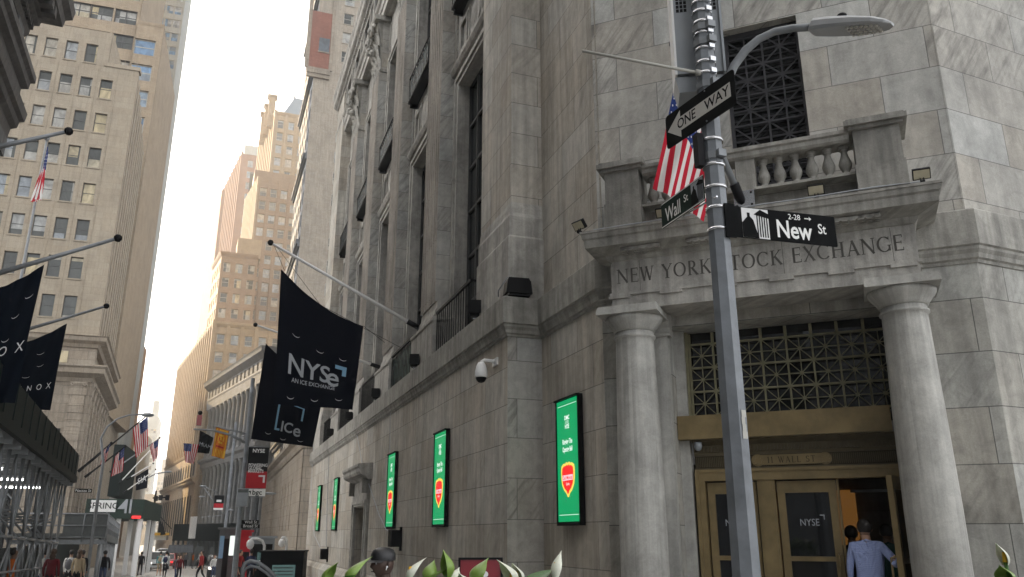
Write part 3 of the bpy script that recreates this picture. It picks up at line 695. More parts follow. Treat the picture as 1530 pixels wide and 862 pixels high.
for x in (-1.30, -.40):
    n = 20; c = (x, .40, 2.712)
    for r_, y_ in ((.085, 0), (.05, -.012)):
        i = q.p(*[(x+r_*math.cos(2*math.pi*m/n), .39+y_, 2.712+r_*math.sin(2*math.pi*m/n)) for m in range(n)]); j = q.p(*[(x+r_*math.cos(2*math.pi*m/n), .42, 2.712+r_*math.sin(2*math.pi*m/n)) for m in range(n)])
        q.face([i+m for m in range(n)]); 
        for m in range(n): l = (m+1) % n; q.face((i+m, j+m, j+l, i+l))
    for m in range(8): a = math.pi*m/4; q.box(x+.05*math.cos(a)-.012, x+.05*math.cos(a)+.012, .37, .39, 2.712+.05*math.sin(a)-.012, 2.712+.05*math.sin(a)+.012)
pq = q.build('address_plaque', M['bronze'], dc)
q = MB(FC); roman_text(q, '11 WALL ST', .085, .64, lambda x, z: (-.85+x, .3925, 2.67+z), gap=.22); q.build('raised_lettering', M['bronze_line'], pq)
q = MB(FC)                                        # door casing
q.box(-2.19, .66, .37, .5, 2.44, 2.60); q.box(-2.19, .66, .35, .37, 2.56, 2.602); q.box(-2.19, -2.06, .37, .6, 0, 2.44); q.box(.52, .66, .37, .6, 0, 2.44); q.box(-2.19, -2.14, .34, .37, 0, 2.56)
q.box(-1.34, -1.10, .40, .6, 0, 2.44); q.box(-1.31, -1.13, .385, .4, 0, 2.43); q.box(-.30, -.27, .45, .6, 0, 2.44)
q.build('door_frame', M['bronze'], EX)
def leaf_door(name, x0, x1, F, text=True):
    q = MB(F); st = .10
    q.box(x0, x0+st, .45, .52, .05, 2.42); q.box(x1-st, x1, .45, .52, .05, 2.42); q.box(x0+st, x1-st, .451, .519, 2.26, 2.42); q.box(x0+st, x1-st, .451, .519, .05, .35); q.box(x0+st, x1-st, .43, .52, 1.36, 1.42)
    d = q.build(name, M['bronze'], EX)
    q = MB(F); q.box(x0+st, x1-st, .48, .49, .35, 2.26); q.build('door_pane', M['door_glass'], d)
    q = MB(F); q.tube([(x1-.05, .45, 1.15), (x1-.05, .38, 1.17), (x1-.05, .38, 1.43), (x1-.05, .45, 1.45)], .014, 8); q.build('handle', M['bronze'], d)
    if text:
        q = MB(F); cx = (x0+x1)/2; put_text(q, 'NYSE', .13, lambda x, z: (cx+x*.85, .477, 1.86+z)); q.box(cx+.14, cx+.2, .476, .478, 1.95, 1.965); q.box(cx+.187, cx+.2, .476, .4775, 1.90, 1.95)
        q.build('glass_lettering', M['print_grey'], d)
    return d
leaf_door('door_leaf', -2.04, -1.36, FC); leaf_door('door_leaf', -1.08, -.31, FC)
hp = FC @ Vector((.50, .45, 0))
FO = frame(hp.x, hp.y, 132.5+104) @ Matrix.Translation((0, -.45, 0))
leaf_door('open_door_leaf', .0, .80, FO, False)
q = MB(FC)                                        # vestibule
q.quad((-2.3,4,0),(.9,4,0),(.9,4,3),(-2.3,4,3)); q.quad((-2.3,.6,.02),(.9,.6,.02),(.9,4,.02),(-2.3,4,.02)); q.quad((-2.3,.6,2.7),(-2.3,4,2.7),(.9,4,2.7),(.9,.6,2.7)); q.quad((.9,.6,0),(.9,.6,3),(.9,4,3),(.9,4,0)); q.quad((-2.3,.6,0),(-2.3,4,0),(-2.3,4,3),(-2.3,.6,3))
q.build('vestibule', M['dark_stone'], EX)
q = MB(FC); q.box(-.62, -.1, 3.9, 3.95, .3, 2.45); q.build('lit_panel', M['warm_room'], EX)
q = MB(FC); q.box(-.15, .45, 2.0, 2.06, 2.32, 2.36); q.build('ceiling_panel', M['print_grey'], EX)
q = MB(FC); q.box(-2.37, .66, -.9, .6, -.1, .16); q.box(-2.6, .9, -1.2, -.9, -.1, .08); q.build('entrance_step', M['marble_dressed'], EX)
# ================================================================== things on the exchange's walls
def display(loc_frame, xc, wd, z0, z1, label, yoff=-.012):
    h = z1-z0; T0 = loc_frame @ Vector((xc, yoff, z0))
    t = thing('display_panel', label, 'display panel', T0, 0, 'green display panels on the marble wall')
    F = loc_frame
    q = MB(F); y = yoff
    q.box(xc-wd/2, xc+wd/2, y-.07, y, z0, z1); q.box(xc-wd/2, xc+wd/2, y-.12, y-.07, z1-.03, z1); q.box(xc-wd/2, xc-wd/2+.03, y-.09, y-.07, z0, z1-.03); q.box(xc+wd/2-.03, xc+wd/2, y-.09, y-.07, z0, z1-.03); q.box(xc-wd/2+.03, xc+wd/2-.03, y-.09, y-.07, z0, z0+.05)
    fr = q.build('frame', M['black'], t)
    q = MB(F); q.box(xc-wd/2+.035, xc+wd/2-.035, y-.076, y-.0705, z0+.06, z1-.035)
    q.box(xc-wd/2+.08, xc+wd/2-.08, y-.0765, y-.0762, z1-.125, z1-.118, 1); q.box(xc-wd/2+.08, xc+wd/2-.08, y-.0765, y-.0762, z0+.16, z0+.167, 1)
    q.build('screen', [M['screen_green'], M['screen_white']], t)
    q = MB(F); f = lambda zc, sx: (lambda x, z: (xc+x*sx, y-.079, zc+z)); zt = lambda v: z0+h*v
    for s_, v, sz, sx, bo in (('DMC', .835, .10, .95, .02), ('LISTED', .80, .06, .8, 0), ('NYSE', .765, .10, .75, .02), ('Ringing The', .645, .115, .72, .02), ('Opening Bell', .585, .115, .66, .02)):
        put_text(q, s_, sz*wd/.92, f(zt(v), sx), bold=bo)
    q.build('caption', M['screen_white'], t)
    def shield(k, yy, mat, name):
        q = MB(F); zc = zt(.36); P = []
        for a, b in ((0,.235),(.05,.26),(.06,.235),(.13,.235),(.19,.2),(.205,.12),(.2,.0),(.18,-.1),(.12,-.19),(.05,-.24),(.02,-.29),(0,-.30)): P.append((a, b))
        P = P+[(-a, b) for a, b in reversed(P[1:-1])]
        P = [(xc+a*1.32*k*wd/.92, zc+b*k*wd/.92) for a, b in reversed(P)]
        q.prism(P, yy-.003, yy); q.build(name, M[mat], t)
    shield(1.0, y-.078, 'screen_yellow', 'emblem_border'); shield(.82, y-.082, 'screen_red', 'emblem_field')
    q = MB(F); k = wd/.92; q.box(xc-.205*k, xc+.205*k, y-.0875, y-.0855, zt(.36)-.035, zt(.36)+.05); q.build('emblem_band', M['screen_pink'], t)
    q = MB(F); put_text(q, 'Del Monte', .085*k, lambda x, z: (xc+x*1.05, y-.0885, zt(.362)+z), bold=.01); q.build('emblem_lettering', M['screen_red'], t)
    q = MB(F); put_text(q, 'Quality', .06*k, lambda x, z: (xc+x*.8, y-.0862, zt(.315)+z)); q.build('emblem_lettering', M['screen_white'], t)
display(FB, xa(12.165), .92, 1.84, 3.87, 'green lit display on the wall right beside the left entrance column, larger than the others')
for Y, lb in ((17.72, 'green lit display just left of the projecting wall corner, second largest'), (23.08, 'green lit display between the dark side doorway and the second largest display'), (34.33, 'green lit display next beyond the side doorway towards the far end'), (39.9, 'green lit display farthest down the marble street wall')):
    display(FA, xa(Y), 1.06, 1.86, 3.93, lb)
def flood(name, label, P, hd, w_=.20, h_=.14, group='floodlights on the entrance cornice', tilt=38):
    t = thing(name, label, 'floodlight', P, 0, group); Fm = frame(P[0], P[1], hd, P[2])
    q = MB(Fm @ Matrix.Translation((0, 0, .13)) @ Matrix.Rotation(R(tilt), 4, 'X'))
    q.box(-w_/2, w_/2, -.03, .03, -h_/2, h_/2)
    for m in range(7): x = -w_/2+.03+(w_-.06)*m/6; q.box(x-.004, x+.004, .03, .06, -h_/2+.01, h_/2-.01)
    q.build('housing', M['black'], t)
    q = MB(Fm @ Matrix.Translation((0, 0, .13)) @ Matrix.Rotation(R(tilt), 4, 'X')); q.box(-w_/2+.012, w_/2-.012, -.034, -.0305, -h_/2+.012, h_/2-.012); q.build('lens', M['amber_lens'], t)
    q = MB(Fm); q.box(-.03, .03, -.03, .03, 0, .03); q.bar((-.02, 0, .02), (-.02, .01, .12), .012); q.bar((.02, 0, .02), (.02, .01, .12), .012); q.build('bracket', M['black'], t)
    return t
def fc(u, v, y): p_ = onframe(u, v, FC, y); return p_
for u, lb in ((866, 'black floodlight on the far left tip of the entrance cornice'), (990, 'black floodlight half hidden behind the green street name sign'), (1221, 'black floodlight standing on the cornice above the New St sign'), (1383, 'black floodlight at the right tip of the entrance cornice')):
    p_ = fc(u, 350 if u == 866 else 300, -.95); P = FC @ Vector((p_.x, -.95, 6.0))
    flood('floodlight', lb, P, 132.5 if u != 866 else 160, .21, .14)
q = MB(FC); q.tube([(-3.2, -.97, 6.01), (-2, -.99, 6.012), (-.8, -.98, 6.02), (-.2, -.99, 6.012), (.6, -.98, 6.03), (1.2, -.97, 6.015)], .009, 5); tag(q.build('cable', M['print_grey']), 'thin pale cable lying along the top of the entrance cornice', 'cable')
def ledge_lamp(Y, lb, w_=.34):
    P = (4.66, Y, 5.905); t = thing('wall_washer_lamp', lb, 'floodlight', P, 0, 'black box lamps on the stone ledge'); F = frame(P[0], P[1], 200, P[2])
    q = MB(F); q.box(-w_/2, w_/2, -.1, .14, .12, .37); q.box(-w_/2-.02, -w_/2, -.11, .15, .11, .38); q.box(w_/2, w_/2+.02, -.11, .15, .11, .38); q.prism([(-w_/2, .12), (w_/2, .12), (w_/2-.05, .06), (-w_/2+.05, .06)][::-1], -.08, .1); q.build('housing', M['black'], t)
    q = MB(F); q.box(-.03, .03, -.02, .06, 0, .06); q.bar((-.1, .0, .01), (.1, .0, .01), .05, .02); q.build('bracket', M['steel'], t)
for Y, lb in ((15.3, 'black box lamp on the ledge beside the large black speaker'), (20.75, 'black box lamp on the ledge near the foot of the flag pole'), (26.3, 'black box lamp on the ledge, third from the wall corner'), (31.9, 'black box lamp on the ledge just right of the big banner edge'), (37.4, 'black box lamp on the ledge farthest from the wall corner')): ledge_lamp(Y, lb)
P = FR @ Vector((.15, -.02, 5.905)); t = thing('ledge_speaker', 'large faceted black speaker on the weathered ledge at the projecting corner', 'speaker', P)
q = MB(frame(P.x, P.y, 96, P.z)); 
for z0, z1, a in ((.06, .30, 0), (.30, .36, .03), (.02, .06, .05)):
    q.prism([(-.2+a, z0), (.3-a, z0), (.3-a-(.03), z1), (-.2+a+.03, z1)], -.1+a, .2)
q.build('cabinet', M['black'], t); q = MB(frame(P.x, P.y, 96, P.z)); q.box(-.15, .25, -.12, .15, .0, .02); q.build('bracket', M['iron'], t)
q = MB(); q.tube([(4.6, 13.6, 5.93), (4.55, 13.45, 6.0), (4.6, 13.36, 6.1), (4.7, 13.36, 6.25)], .012, 6); tag(q.build('cable', M['galv']), 'short looped cable beside the large black speaker on the ledge', 'cable')
def dome(name, lb, P, s_=1.0, out=(-1, 0)):
    t = thing(name, lb, 'camera', P, 0, 'white dome security cameras'); q = MB(); x, y, z = P; ox, oy = out[0]*s_, out[1]*s_
    q.box(x-.02, x+.02, y-.14*s_, y+.14*s_, z-.02, z+.12*s_) if out[1] == 0 else q.box(x-.14*s_, x+.14*s_, y-.02, y+.02, z-.02, z+.12*s_)
    q.tube([(x, y, z+.06*s_), (x+.22*ox, y+.22*oy, z+.07*s_), (x+.28*ox, y+.28*oy, z+.03*s_)], .035*s_, 8); q.build('wall_arm', M['white'], t)
    q = MB(); c = (x+.28*ox, y+.28*oy, z); q.lathe([(.03*s_,.03*s_),(.06*s_,.02*s_),(.09*s_,-.04*s_),(.115*s_,-.14*s_),(.12*s_,-.24*s_),(.11*s_,-.26*s_)][::-1], c, 18); q.build('housing', M['white'], t)
    q = MB(); q.lathe([(.01,-.36*s_),(.06*s_,-.345*s_),(.092*s_,-.30*s_),(.1*s_,-.262*s_)], c, 18); q.build('lens_dome', M['black'], t)
dome('dome_camera', 'white dome camera on the marble wall below the large black speaker', (4.72, 14.1, 4.75), 1.0)
dome('dome_camera', 'white dome camera at the far end of the marble street wall', (5.6, 47.5, 2.75), 1.2)
p_ = FC @ Vector((-2.10, .28, 2.86)); t = thing('dome_camera', 'small round grey camera under the bronze canopy at its left end', 'camera', p_, 0)
q = MB(FC @ Matrix.Translation((-2.10, .25, 2.93))); q.lathe([(.02,-.07),(.045,-.05),(.06,-.01),(.06,.05)], (0,0,0), 14); q.build('housing', M['gray_box'], t)
def wall_speaker(Y, z, lb):
    t = thing('wall_speaker', lb, 'speaker', (4.6, Y, z), 0, 'black wall speakers'); q = MB(FA); x = xa(Y); q.box(x-.2, x+.2, -.30, -.06, z, z+.42); q.build('cabinet', M['black'], t)
    q = MB(FA); q.box(x+.1, x+.16, -.06, -.002, z-.1, z+.5); q.bar((x+.13, -.06, z+.2), (x+.13, -.2, z+.2), .04); q.build('bracket', M['iron'], t)
wall_speaker(21.9, 1.40, 'black wall speaker below the display left of the second largest one'); wall_speaker(36.2, .72, 'small black wall speaker low on the far part of the street wall')
def cable(pts, lb, r=.012): q = MB(); q.tube(pts, r, 5); tag(q.build('cable', M['print_grey']), lb, 'cable')
cable([(4.70, 30.0, 5.2), (4.68, 28.2, 3.9), (4.68, 26.5, 3.1), (4.66, 24.8, 2.3), (4.62, 23.4, 1.85), (4.60, 22.3, 1.72)], 'thin loose cable sagging down the wall to the nearer black wall speaker')
cable([(4.72, 37.9, 5.2), (4.715, 37.4, 3.2), (4.7, 36.6, 1.2)], 'straight vertical cable between the two farthest green displays')
cable([(4.70, 44.5, 6.3), (4.62, 43.2, 3.4), (4.6, 40.5, 1.7), (4.6, 37.5, 1.1), (4.62, 36.4, 1.05)], 'long sagging cable at the far end of the street wall')
cable([(4.70, 23.9, 5.2), (4.71, 23.8, 4.2), (4.71, 23.7, 3.95)], 'short cable dropping from the ledge to a green display', .008)
# ================================================================== flags and banners
def sheetfn(P00, P10, P01, P11, wave=.05, nw=2.5, sag=0.0, n=None, edge=0.0, flat=0.0):
    P00, P10, P01, P11 = map(Vector, (P00, P10, P01, P11)); n = n or ((P10-P00).cross(P01-P00)).normalized()
    def f(a, b, off=0.0):      # a across (0..1), b down (0..1)
        p_ = (P00*(1-a)+P10*a)*(1-b)+(P01*(1-a)+P11*a)*b
        p_ = p_ + Vector((0,0,-1))*sag*(4*a*(1-a))*(1-b)**1.5
        ph = a*nw*2*math.pi+b*1.9
        return p_ + n*(wave*(flat+(1-flat)*b**.7)*math.sin(ph)+wave*.4*math.sin(ph*2.1+b*3) + off)
    return f
def cloth(name, f, mat, parent, na=28, nb=28, matfn=None, mats=None, both=True):
    q = MB(); idx = [[q.p(f(i/na, j/nb)) for i in range(na+1)] for j in range(nb+1)]
    for j in range(nb):
        for i in range(na): q.face((idx[j][i], idx[j][i+1], idx[j+1][i+1], idx[j+1][i]), matfn((i+.5)/na, (j+.5)/nb) if matfn else 0, True)
    return q.build(name, mats or mat, parent)
def print_on(parent, name, f, txt, ca, cb, size, wpm, hpm, mat, sx=1.0, off=.012, **k):   # text on a cloth; wpm/hpm cloth size in metres
    q = MB(); put_text(q, txt, size, lambda x, z: f(ca+x*sx/wpm, cb-z/hpm, off), **k); return q.build(name, mat, parent)
def patch(parent, name, f, rects, mat, off=.012, n=3):
    q = MB()
    for a0, a1, b0, b1 in rects:
        for i in range(n):
            for j in range(n):
                A = [a0+(a1-a0)*(i+e)/n for e in (0, 1)]; B = [b0+(b1-b0)*(j+e)/n for e in (0, 1)]
                q.quad(f(A[0], B[0], off), f(A[1], B[0], off), f(A[1], B[1], off), f(A[0], B[1], off))
    return q.build(name, mat, parent)
def us_flag(label, P00, P10, P01, P11, wave=.06, group=None, base=None, nw=1.6, dim=26):
    # hoist from P00 (canton end) to P10, stripes run down towards P01/P11
    t = thing('national_flag', label, 'flag', base or P00, 0, group); f = sheetfn(P00, P10, P01, P11, wave, nw, flat=.25)
    o = cloth('flag_cloth', f, None, t, dim, 20, lambda a, b: (2 if (a < 7/13 and b < .4) else (0 if int(a*13) % 2 == 0 else 1)), [M['flag_red'], M['flag_white'], M['flag_blue']])
    q = MB()
    for r_ in range(9):
        for c_ in range(6 if r_ % 2 == 0 else 5):
            a = (.5+r_)*7/13/9.5+.01; b = (.055+(c_ if r_ % 2 == 0 else c_+.5)*.064)
            for sgn in (.008, -.008):
                w_ = .012; q.quad(f(a-w_, b, sgn), f(a, b-w_*.9, sgn), f(a+w_, b, sgn), f(a, b+w_*.9, sgn))
    q.build('stars', M['flag_white'], o)
    return t
def flagpole(label, A, B, r=.045, mat='galv', group=None, ball=True):
    t = thing('flag_pole', label, 'flagpole', A, 0, group); q = MB(); A, B = Vector(A), Vector(B); q.tube([A, B], [r, r*.65], 10); q.build('shaft', M[mat], t)
    q = MB(); d = (B-A).normalized(); q.tube([A-d*.05, A+d*.28], r*1.35, 10); q.build('socket', M['iron'], t)
    if ball: q = MB(); q.ball(B+d*r, r*1.5, 10); q.build('finial', M['iron'], t)
    return t
# exchange banners
tip = atY(407, 364, 21.5); flagpole('long pale flag pole over the street carrying the NYSE banner', (4.85, 21.5, 7.28), tip, .055, 'white', 'flag poles on the exchange front')
c = [atY(u, v, 21.5) for u, v in ((420, 402), (543, 487), (409, 604), (527, 612))]
f = sheetfn(c[0], c[1], c[2], c[3], .035, 1.3, .22, Vector((0, -1, 0)))
t = thing('hanging_banner', 'large navy banner lettered NYSE hanging from the long pale flag pole', 'banner', c[0], 0, 'banners over the exchange front')
o = cloth('banner_cloth', f, M['navy'], t, 30, 30); wm, hm = (c[1]-c[0]).length*.84, (c[2]-c[0]).length*.8
print_on(t, 'lettering', f, 'NYS', .40, .685, .66, 2.1, 2.9, M['print_grey'], .92, bold=.015); print_on(t, 'lettering', f, 'e', .70, .693, .80, 2.1, 2.9, M['print_grey'], .95, bold=.012)
print_on(t, 'lettering', f, 'AN ICE EXCHANGE', .47, .80, .15, 2.1, 2.9, M['print_grey'], .86, bold=.012)
patch(t, 'corner_mark', f, [(.72, .86, .545, .585), (.81, .86, .585, .65)], M['print_blue'])
def vents(f, t, pts):
    q = MB()
    for a, b in pts:
        n = 8
        for m in range(n):
            t0, t1 = math.pi*m/n, math.pi*(m+1)/n
            g_ = lambda th, rr: f(a-.045*rr*math.cos(th), b+.022*rr*math.sin(th), .014)
            q.quad(g_(t0, 1), g_(t1, 1), g_(t1, 1-.22*math.sin(t1)), g_(t0, 1-.22*math.sin(t0)))
    q.build('wind_slit', M['print_white'], t)
vents(f, t, [(.22, .42), (.52, .46), (.80, .46), (.2, .93), (.5, .93), (.8, .9)])
q = MB(); q.tube([tip+Vector((.1, 0, -.05)), atY(480, 440, 21.5)+Vector((0,0,-.3)), atY(600, 520, 21.5)], .008, 4); q.tube([tip+Vector((.05, 0, -.05)), atY(425, 404, 21.5)], .008, 4); q.tube([atY(543, 487, 21.5), atY(575, 512, 21.5)], .008, 4); q.build('halyard', M['iron'], t)
Y2 = 27.1; tip = atY(384, 486, Y2); flagpole('pale flag pole behind the NYSE banner carrying the ICE banner', (4.85, Y2, 7.2), tip, .05, 'white', 'flag poles on the exchange front')
c = [atY(u, v, Y2) for u, v in ((397, 513), (486, 575), (375, 656), (467, 668))]; f = sheetfn(c[0], c[1], c[2], c[3], .03, 1.2, .15, Vector((0, -1, 0)))
t = thing('hanging_banner', 'smaller navy banner lettered ICE half hidden behind the NYSE banner', 'banner', c[0], 0, 'banners over the exchange front')
cloth('banner_cloth', f, M['navy'], t, 26, 26); print_on(t, 'lettering', f, 'IC', .53, .80, .46, 2.1, 2.5, M['print_grey'], .95, bold=.018); print_on(t, 'lettering', f, 'e', .70, .812, .60, 2.1, 2.5, M['print_grey'], .95, bold=.014)
patch(t, 'bracket_mark', f, [(.34, .37, .49, .83), (.34, .42, .83, .855), (.34, .76, .475, .49), (.73, .76, .49, .66)], M['print_blue'])
vents(f, t, [(.25, .9), (.5, .94), (.78, .93)])
# flag on the entrance cornice
b0 = FC @ Vector((onframe(1108, 300, FC, -.85).x, -.85, 6.15)); tp = FC @ (onframe(1010, 70, FC, -2.2))
t = flagpole('grey slanted flag pole on the entrance cornice behind the lamp post', b0, tp, .05, 'gray_box', None)
q = MB(FC); x = onframe(1112, 300, FC, -.9).x; q.box(x-.14, x+.14, -.89, -.86, 6.04, 6.3); 
for a in (-.1, .1):
    for b in (6.08, 6.26): q.lathe([(.015, -.01), (.015, .01)], (x+a, -.895, b), 6, 1)
q.build('mount_plate', [M['steel'], M['iron']], t)
g_ = lambda u, v, y: FC @ onframe(u, v, FC, y)
us_flag('drooping national flag hanging half behind the one way sign and lamp post', g_(1012, 112, -2.0), g_(1078, 215, -1.5), g_(978, 280, -1.9), g_(1050, 332, -1.5), .06)
# ================================================================== the lamp post and its signs
PX, PY = 3.56, 5.075; LP = thing('street_lamp', 'tall grey octagonal street lamp post with curved arm in front of the entrance', 'street lamp', (PX, PY, 0))
q = MB(); n = 8; a0 = R(22.5+10)
q.lathe([(.19, 0), (.19, .25), (.13, .32), (.113, .34), (.10, 2.0), (.086, 4.2), (.076, 7.6)], (PX, PY, 0), 8, 0, False, a0); q.build('pole', M['pole_paint'], LP)
for v in (345, 313, 282, 249, 211): z = atD(1075, v, 6.2).z; q = MB(); q.lathe([(.093, -.012), (.093, .012)], (PX, PY, z), 16, 0, True); q.build('steel_band', M['steel'], LP)
for v in (113, 96, 76, 53, 36, 20, 6): z = atD(1060, v, 6.2).z; q = MB(); q.lathe([(.087, -.012), (.087, .012)], (PX, PY, z), 16, 0, True); q.box(PX-.02, PX+.03, PY-.11, PY-.08, z-.02, z+.02); q.build('steel_band', M['steel'], LP)
for v in (130, 66, 44, 237): z = atD(1065, v, 6.2).z; q = MB(); q.lathe([(.096, -.03), (.096, .03)], (PX, PY, z), 8, 0, False, a0); q.box(PX-.03, PX+.04, PY-.13, PY-.07, z-.03, z+.03); q.build('clamp', M['galv'], LP)
arm = [atD(u, v, 6.2) for u, v in ((1078, 165), (1084, 128), (1097, 98), (1114, 75), (1134, 58), (1158, 47), (1185, 42), (1222, 40))]
q = MB(); q.tube(arm, [.036]*4+[.032]*4, 12); q.build('arm', M['galv'], LP)
ax0, ax1 = atD(1214, 39, 6.2), atD(1334, 36, 6.0); d = (ax1-ax0); L = d.length; d.normalize(); sd = d.cross(Vector((0,0,1))).normalized(); up = sd.cross(d)
q = MB(); secs = [(0,.05,.045,.055),(.03,.075,.055,.06),(.25,.10,.058,.055),(.55,.115,.052,.045),(.8,.105,.04,.03),(.93,.07,.028,.018),(1,.025,.01,.008)]
rings = []
for s_, w_, u_, dn in secs:
    c0 = ax0+d*(L*s_); rings.append(q.p(*[c0+sd*(w_*x)+up*(u_*z if z > 0 else dn*z) for x, z in ((-1,-.55),(-.85,-1),(.85,-1),(1,-.55),(1,.25),(.75,.8),(0,1),(-.75,.8),(-1,.25))]))
for r0, r1 in zip(rings, rings[1:]):
    for m in range(9): l = (m+1) % 9; q.face((r0+m, r0+l, r1+l, r1+m), 0, False)
q.face([rings[0]+m for m in range(9)]); q.face([rings[-1]+m for m in range(9)])
q.box(0, 0, 0, 0, 0, 0) if False else None
lh = q.build('lamp_head', M['lamp_grey'], LP)
q = MB(); 
for i in range(7):
    for j in range(4):
        c0 = ax0+d*(L*(.52+.055*i))+sd*(-.066+.044*j)*(1-.35*max(0, i-3)/4)-up*(.055-.004*i); q.ball(c0, .017, 6, 0, (1,1,.6))
q.build('lens', M['white_lens'], lh)
q = MB(); c0 = ax0+d*(L*.36)+up*.055; q.lathe([(.04, 0), (.04, .03), (.03, .04)], c0, 12); q.build('photocell', M['black'], lh)
BZ = frame(PX+.02, PY+.16, 118)
t = thing('equipment_cabinet', 'tall grey communications cabinet strapped to the top of the lamp post', 'cabinet', (PX+.02, PY+.16, 5.4)); 
q = MB(BZ); zb = atD(1035, 112, 6.35).z; q.box(-.17, .22, -.02, .3, zb, zb+2.0); q.box(-.19, -.17, -.05, .32, zb-.02, zb+2.0, 1); q.box(.22, .24, -.05, .32, zb-.02, zb+2.0)
q.build('body', [M['gray_box'], M['white']], t)
q = MB(BZ); q.prism([(-.19, zb-.02), (-.16, zb-.17), (.18, zb-.17), (.22, zb-.02)], .0, .28); q.build('bottom_cover', M['gray_box'], t)
q = MB(BZ)
for i in range(3):
    for j in range(8): 
        for sx in (-.145, .11): q.box(sx+.03*i*1.1, sx+.03*i*1.1+.025, -.024, -.021, zb+.62+.04*j, zb+.65+.04*j)
q.build('vent', M['black'], t)
a, b = atD(1050, 110, 6.15), atD(870, 76, 6.0); q = MB(); q.tube([a, b], .013, 8); q.tube([a, a+(b-a)*.06], .026, 8); tag(q.build('antenna_rod', M['frame_light']), 'thin pale rod sticking out left from the top of the lamp post', 'rod')
def signbox(F, x0, x1, z0, z1, r, th=.006, y=0.0):
    P = []
    for cx, cz, a in ((x1-r, z1-r, 0), (x0+r, z1-r, 90), (x0+r, z0+r, 180), (x1-r, z0+r, 270)):
        for e in range(4): t0 = R(a+30*e); P.append((cx+r*math.cos(t0), cz+r*math.sin(t0)))
    return P
# ONE WAY
F = frame(PX-.075, PY-.085, 173); A = onframe(995, 171, F); B = onframe(1098, 106, F); C_ = onframe(1101, 160, F); D_ = onframe(997, 221, F)
x0, x1 = (A.x+D_.x)/2, (B.x+C_.x)/2; z0, z1 = (C_.z+D_.z)/2, (A.z+B.z)/2; wd, hh = x1-x0, z1-z0; zc = (z0+z1)/2
t = thing('one_way_sign', 'black ONE WAY sign with white arrow pointing left on the lamp post', 'road sign', F @ Vector(((x0+x1)/2, 0, zc)))
q = MB(F); q.prism(signbox(F, x0, x1, z0, z1, .03), -.006, .0); q.build('plate', M['sign_black'], t)
zl, zh = z0+hh*.30, z0+hh*.70; xl = x0+wd*.03; q = MB(F)
q.prism([(xl, zc), (x0+wd*.23, z0+hh*.10), (x0+wd*.23, zl), (x1-wd*.06, zl), (x1-wd*.06, zh), (x0+wd*.23, zh), (x0+wd*.23, z0+hh*.90)], -.0085, -.0062); q.build('arrow', M['sign_white'], t)
q = MB(F); put_text(q, 'ONE', hh*.40, lambda x, z: (x0+wd*.32+x*.92, -.0095, zc+z), bold=.012); put_text(q, 'WAY', hh*.40, lambda x, z: (x0+wd*.755+x*1.0, -.0095, zc+z), bold=.012); q.build('lettering', M['sign_black'], t)
q = MB(F); q.bar((-.02, .03, zc-.1), (-.02, .03, zc+.1), .05); q.ball((-.01, -.009, z1-.02), .008, 6); q.ball((-.01, -.009, z0+.02), .008, 6); q.build('bracket', M['galv'], t)
# Wall St
F = frame(PX-.085, PY-.03, 180); A = onframe(989, 306, F); B = onframe(1052, 259, F); C_ = onframe(1053, 298, F); D_ = onframe(990, 344, F)
x0, x1 = (A.x+D_.x)/2, (B.x+C_.x)/2; z0, z1 = (C_.z+D_.z)/2, (A.z+B.z)/2; wd, hh = x1-x0, z1-z0; zc = (z0+z1)/2
def pictogram(q, F, x0, x1, z0, z1, mw, mb_, y=-.0085):
    w_, h_ = x1-x0, z1-z0
    q.prism([(x0, z0), (x1, z0), (x1, z1), (x0, z1)], y+.002, y+.0025, mw)
    for e in range(5): xx = x0+w_*(.55+.09*e); q.prism([(xx, z0+h_*.05), (xx+w_*.04, z0+h_*.05), (xx+w_*.04, z0+h_*(.78-.07*e*.3)), (xx, z0+h_*(.78-.05*e*.3))], y, y+.002, mb_)
    q.prism([(x0+w_*.45, z0+h_*.80), (x1, z0+h_*.70), (x1, z0+h_*.86), (x0+w_*.7, z1-h_*.02)], y, y+.002, mb_)
    q.prism([(x0, z0), (x0+w_*.6, z0), (x0+w_*.5, z0+h_*.3), (x0+w_*.42, z0+h_*.6), (x0+w_*.3, z0+h_*.72), (x0+w_*.3, z0+h_*.84), (x0+w_*.2, z0+h_*.84), (x0+w_*.2, z0+h_*.7), (x0, z0+h_*.5)], y-.001, y, mb_)
t = thing('street_name_sign', 'dark green Wall St name sign seen edge-on left of the lamp post', 'street sign', F @ Vector(((x0+x1)/2, 0, zc)), 0, 'street name signs')
q = MB(F); q.prism(signbox(F, x0, x1, z0, z1, .01), -.006, 0); q.build('plate', M['sign_green'], t)
q = MB(F); 
for s0, s1, c0, c1 in ((x0, x1, z1-.012, z1-.004), (x0, x1, z0+.004, z0+.012)): q.prism([(s0, c0), (s1, c0), (s1, c1), (s0, c1)], -.0085, -.0062)
q.build('border', M['sign_ivory'], t)
q = MB(F); put_text(q, 'Wall', hh*.78, lambda x, z: (x0+wd*.29+x*.74, -.0085, zc-hh*.10+z), bold=.015); put_text(q, 'St', hh*.42, lambda x, z: (x0+wd*.60+x*.9, -.0085, zc+hh*.06+z), bold=.01); put_text(q, '1-19', hh*.22, lambda x, z: (x0+wd*.30+x, -.0085, z1-hh*.17+z)) if False else None
q.build('lettering', M['sign_ivory'], t)
q = MB(F); pictogram(q, F, x0+wd*.72, x1-.01, z0+.016, z1-.016, 0, 1); q.build('picture', [M['print_grey'], M['sign_black']], t)
q = MB(F); q.tube([((x0+x1)/2, .0, z0-.005), (.06, .03, z0-.01)], .008, 6); q.build('bracket', M['steel'], t)
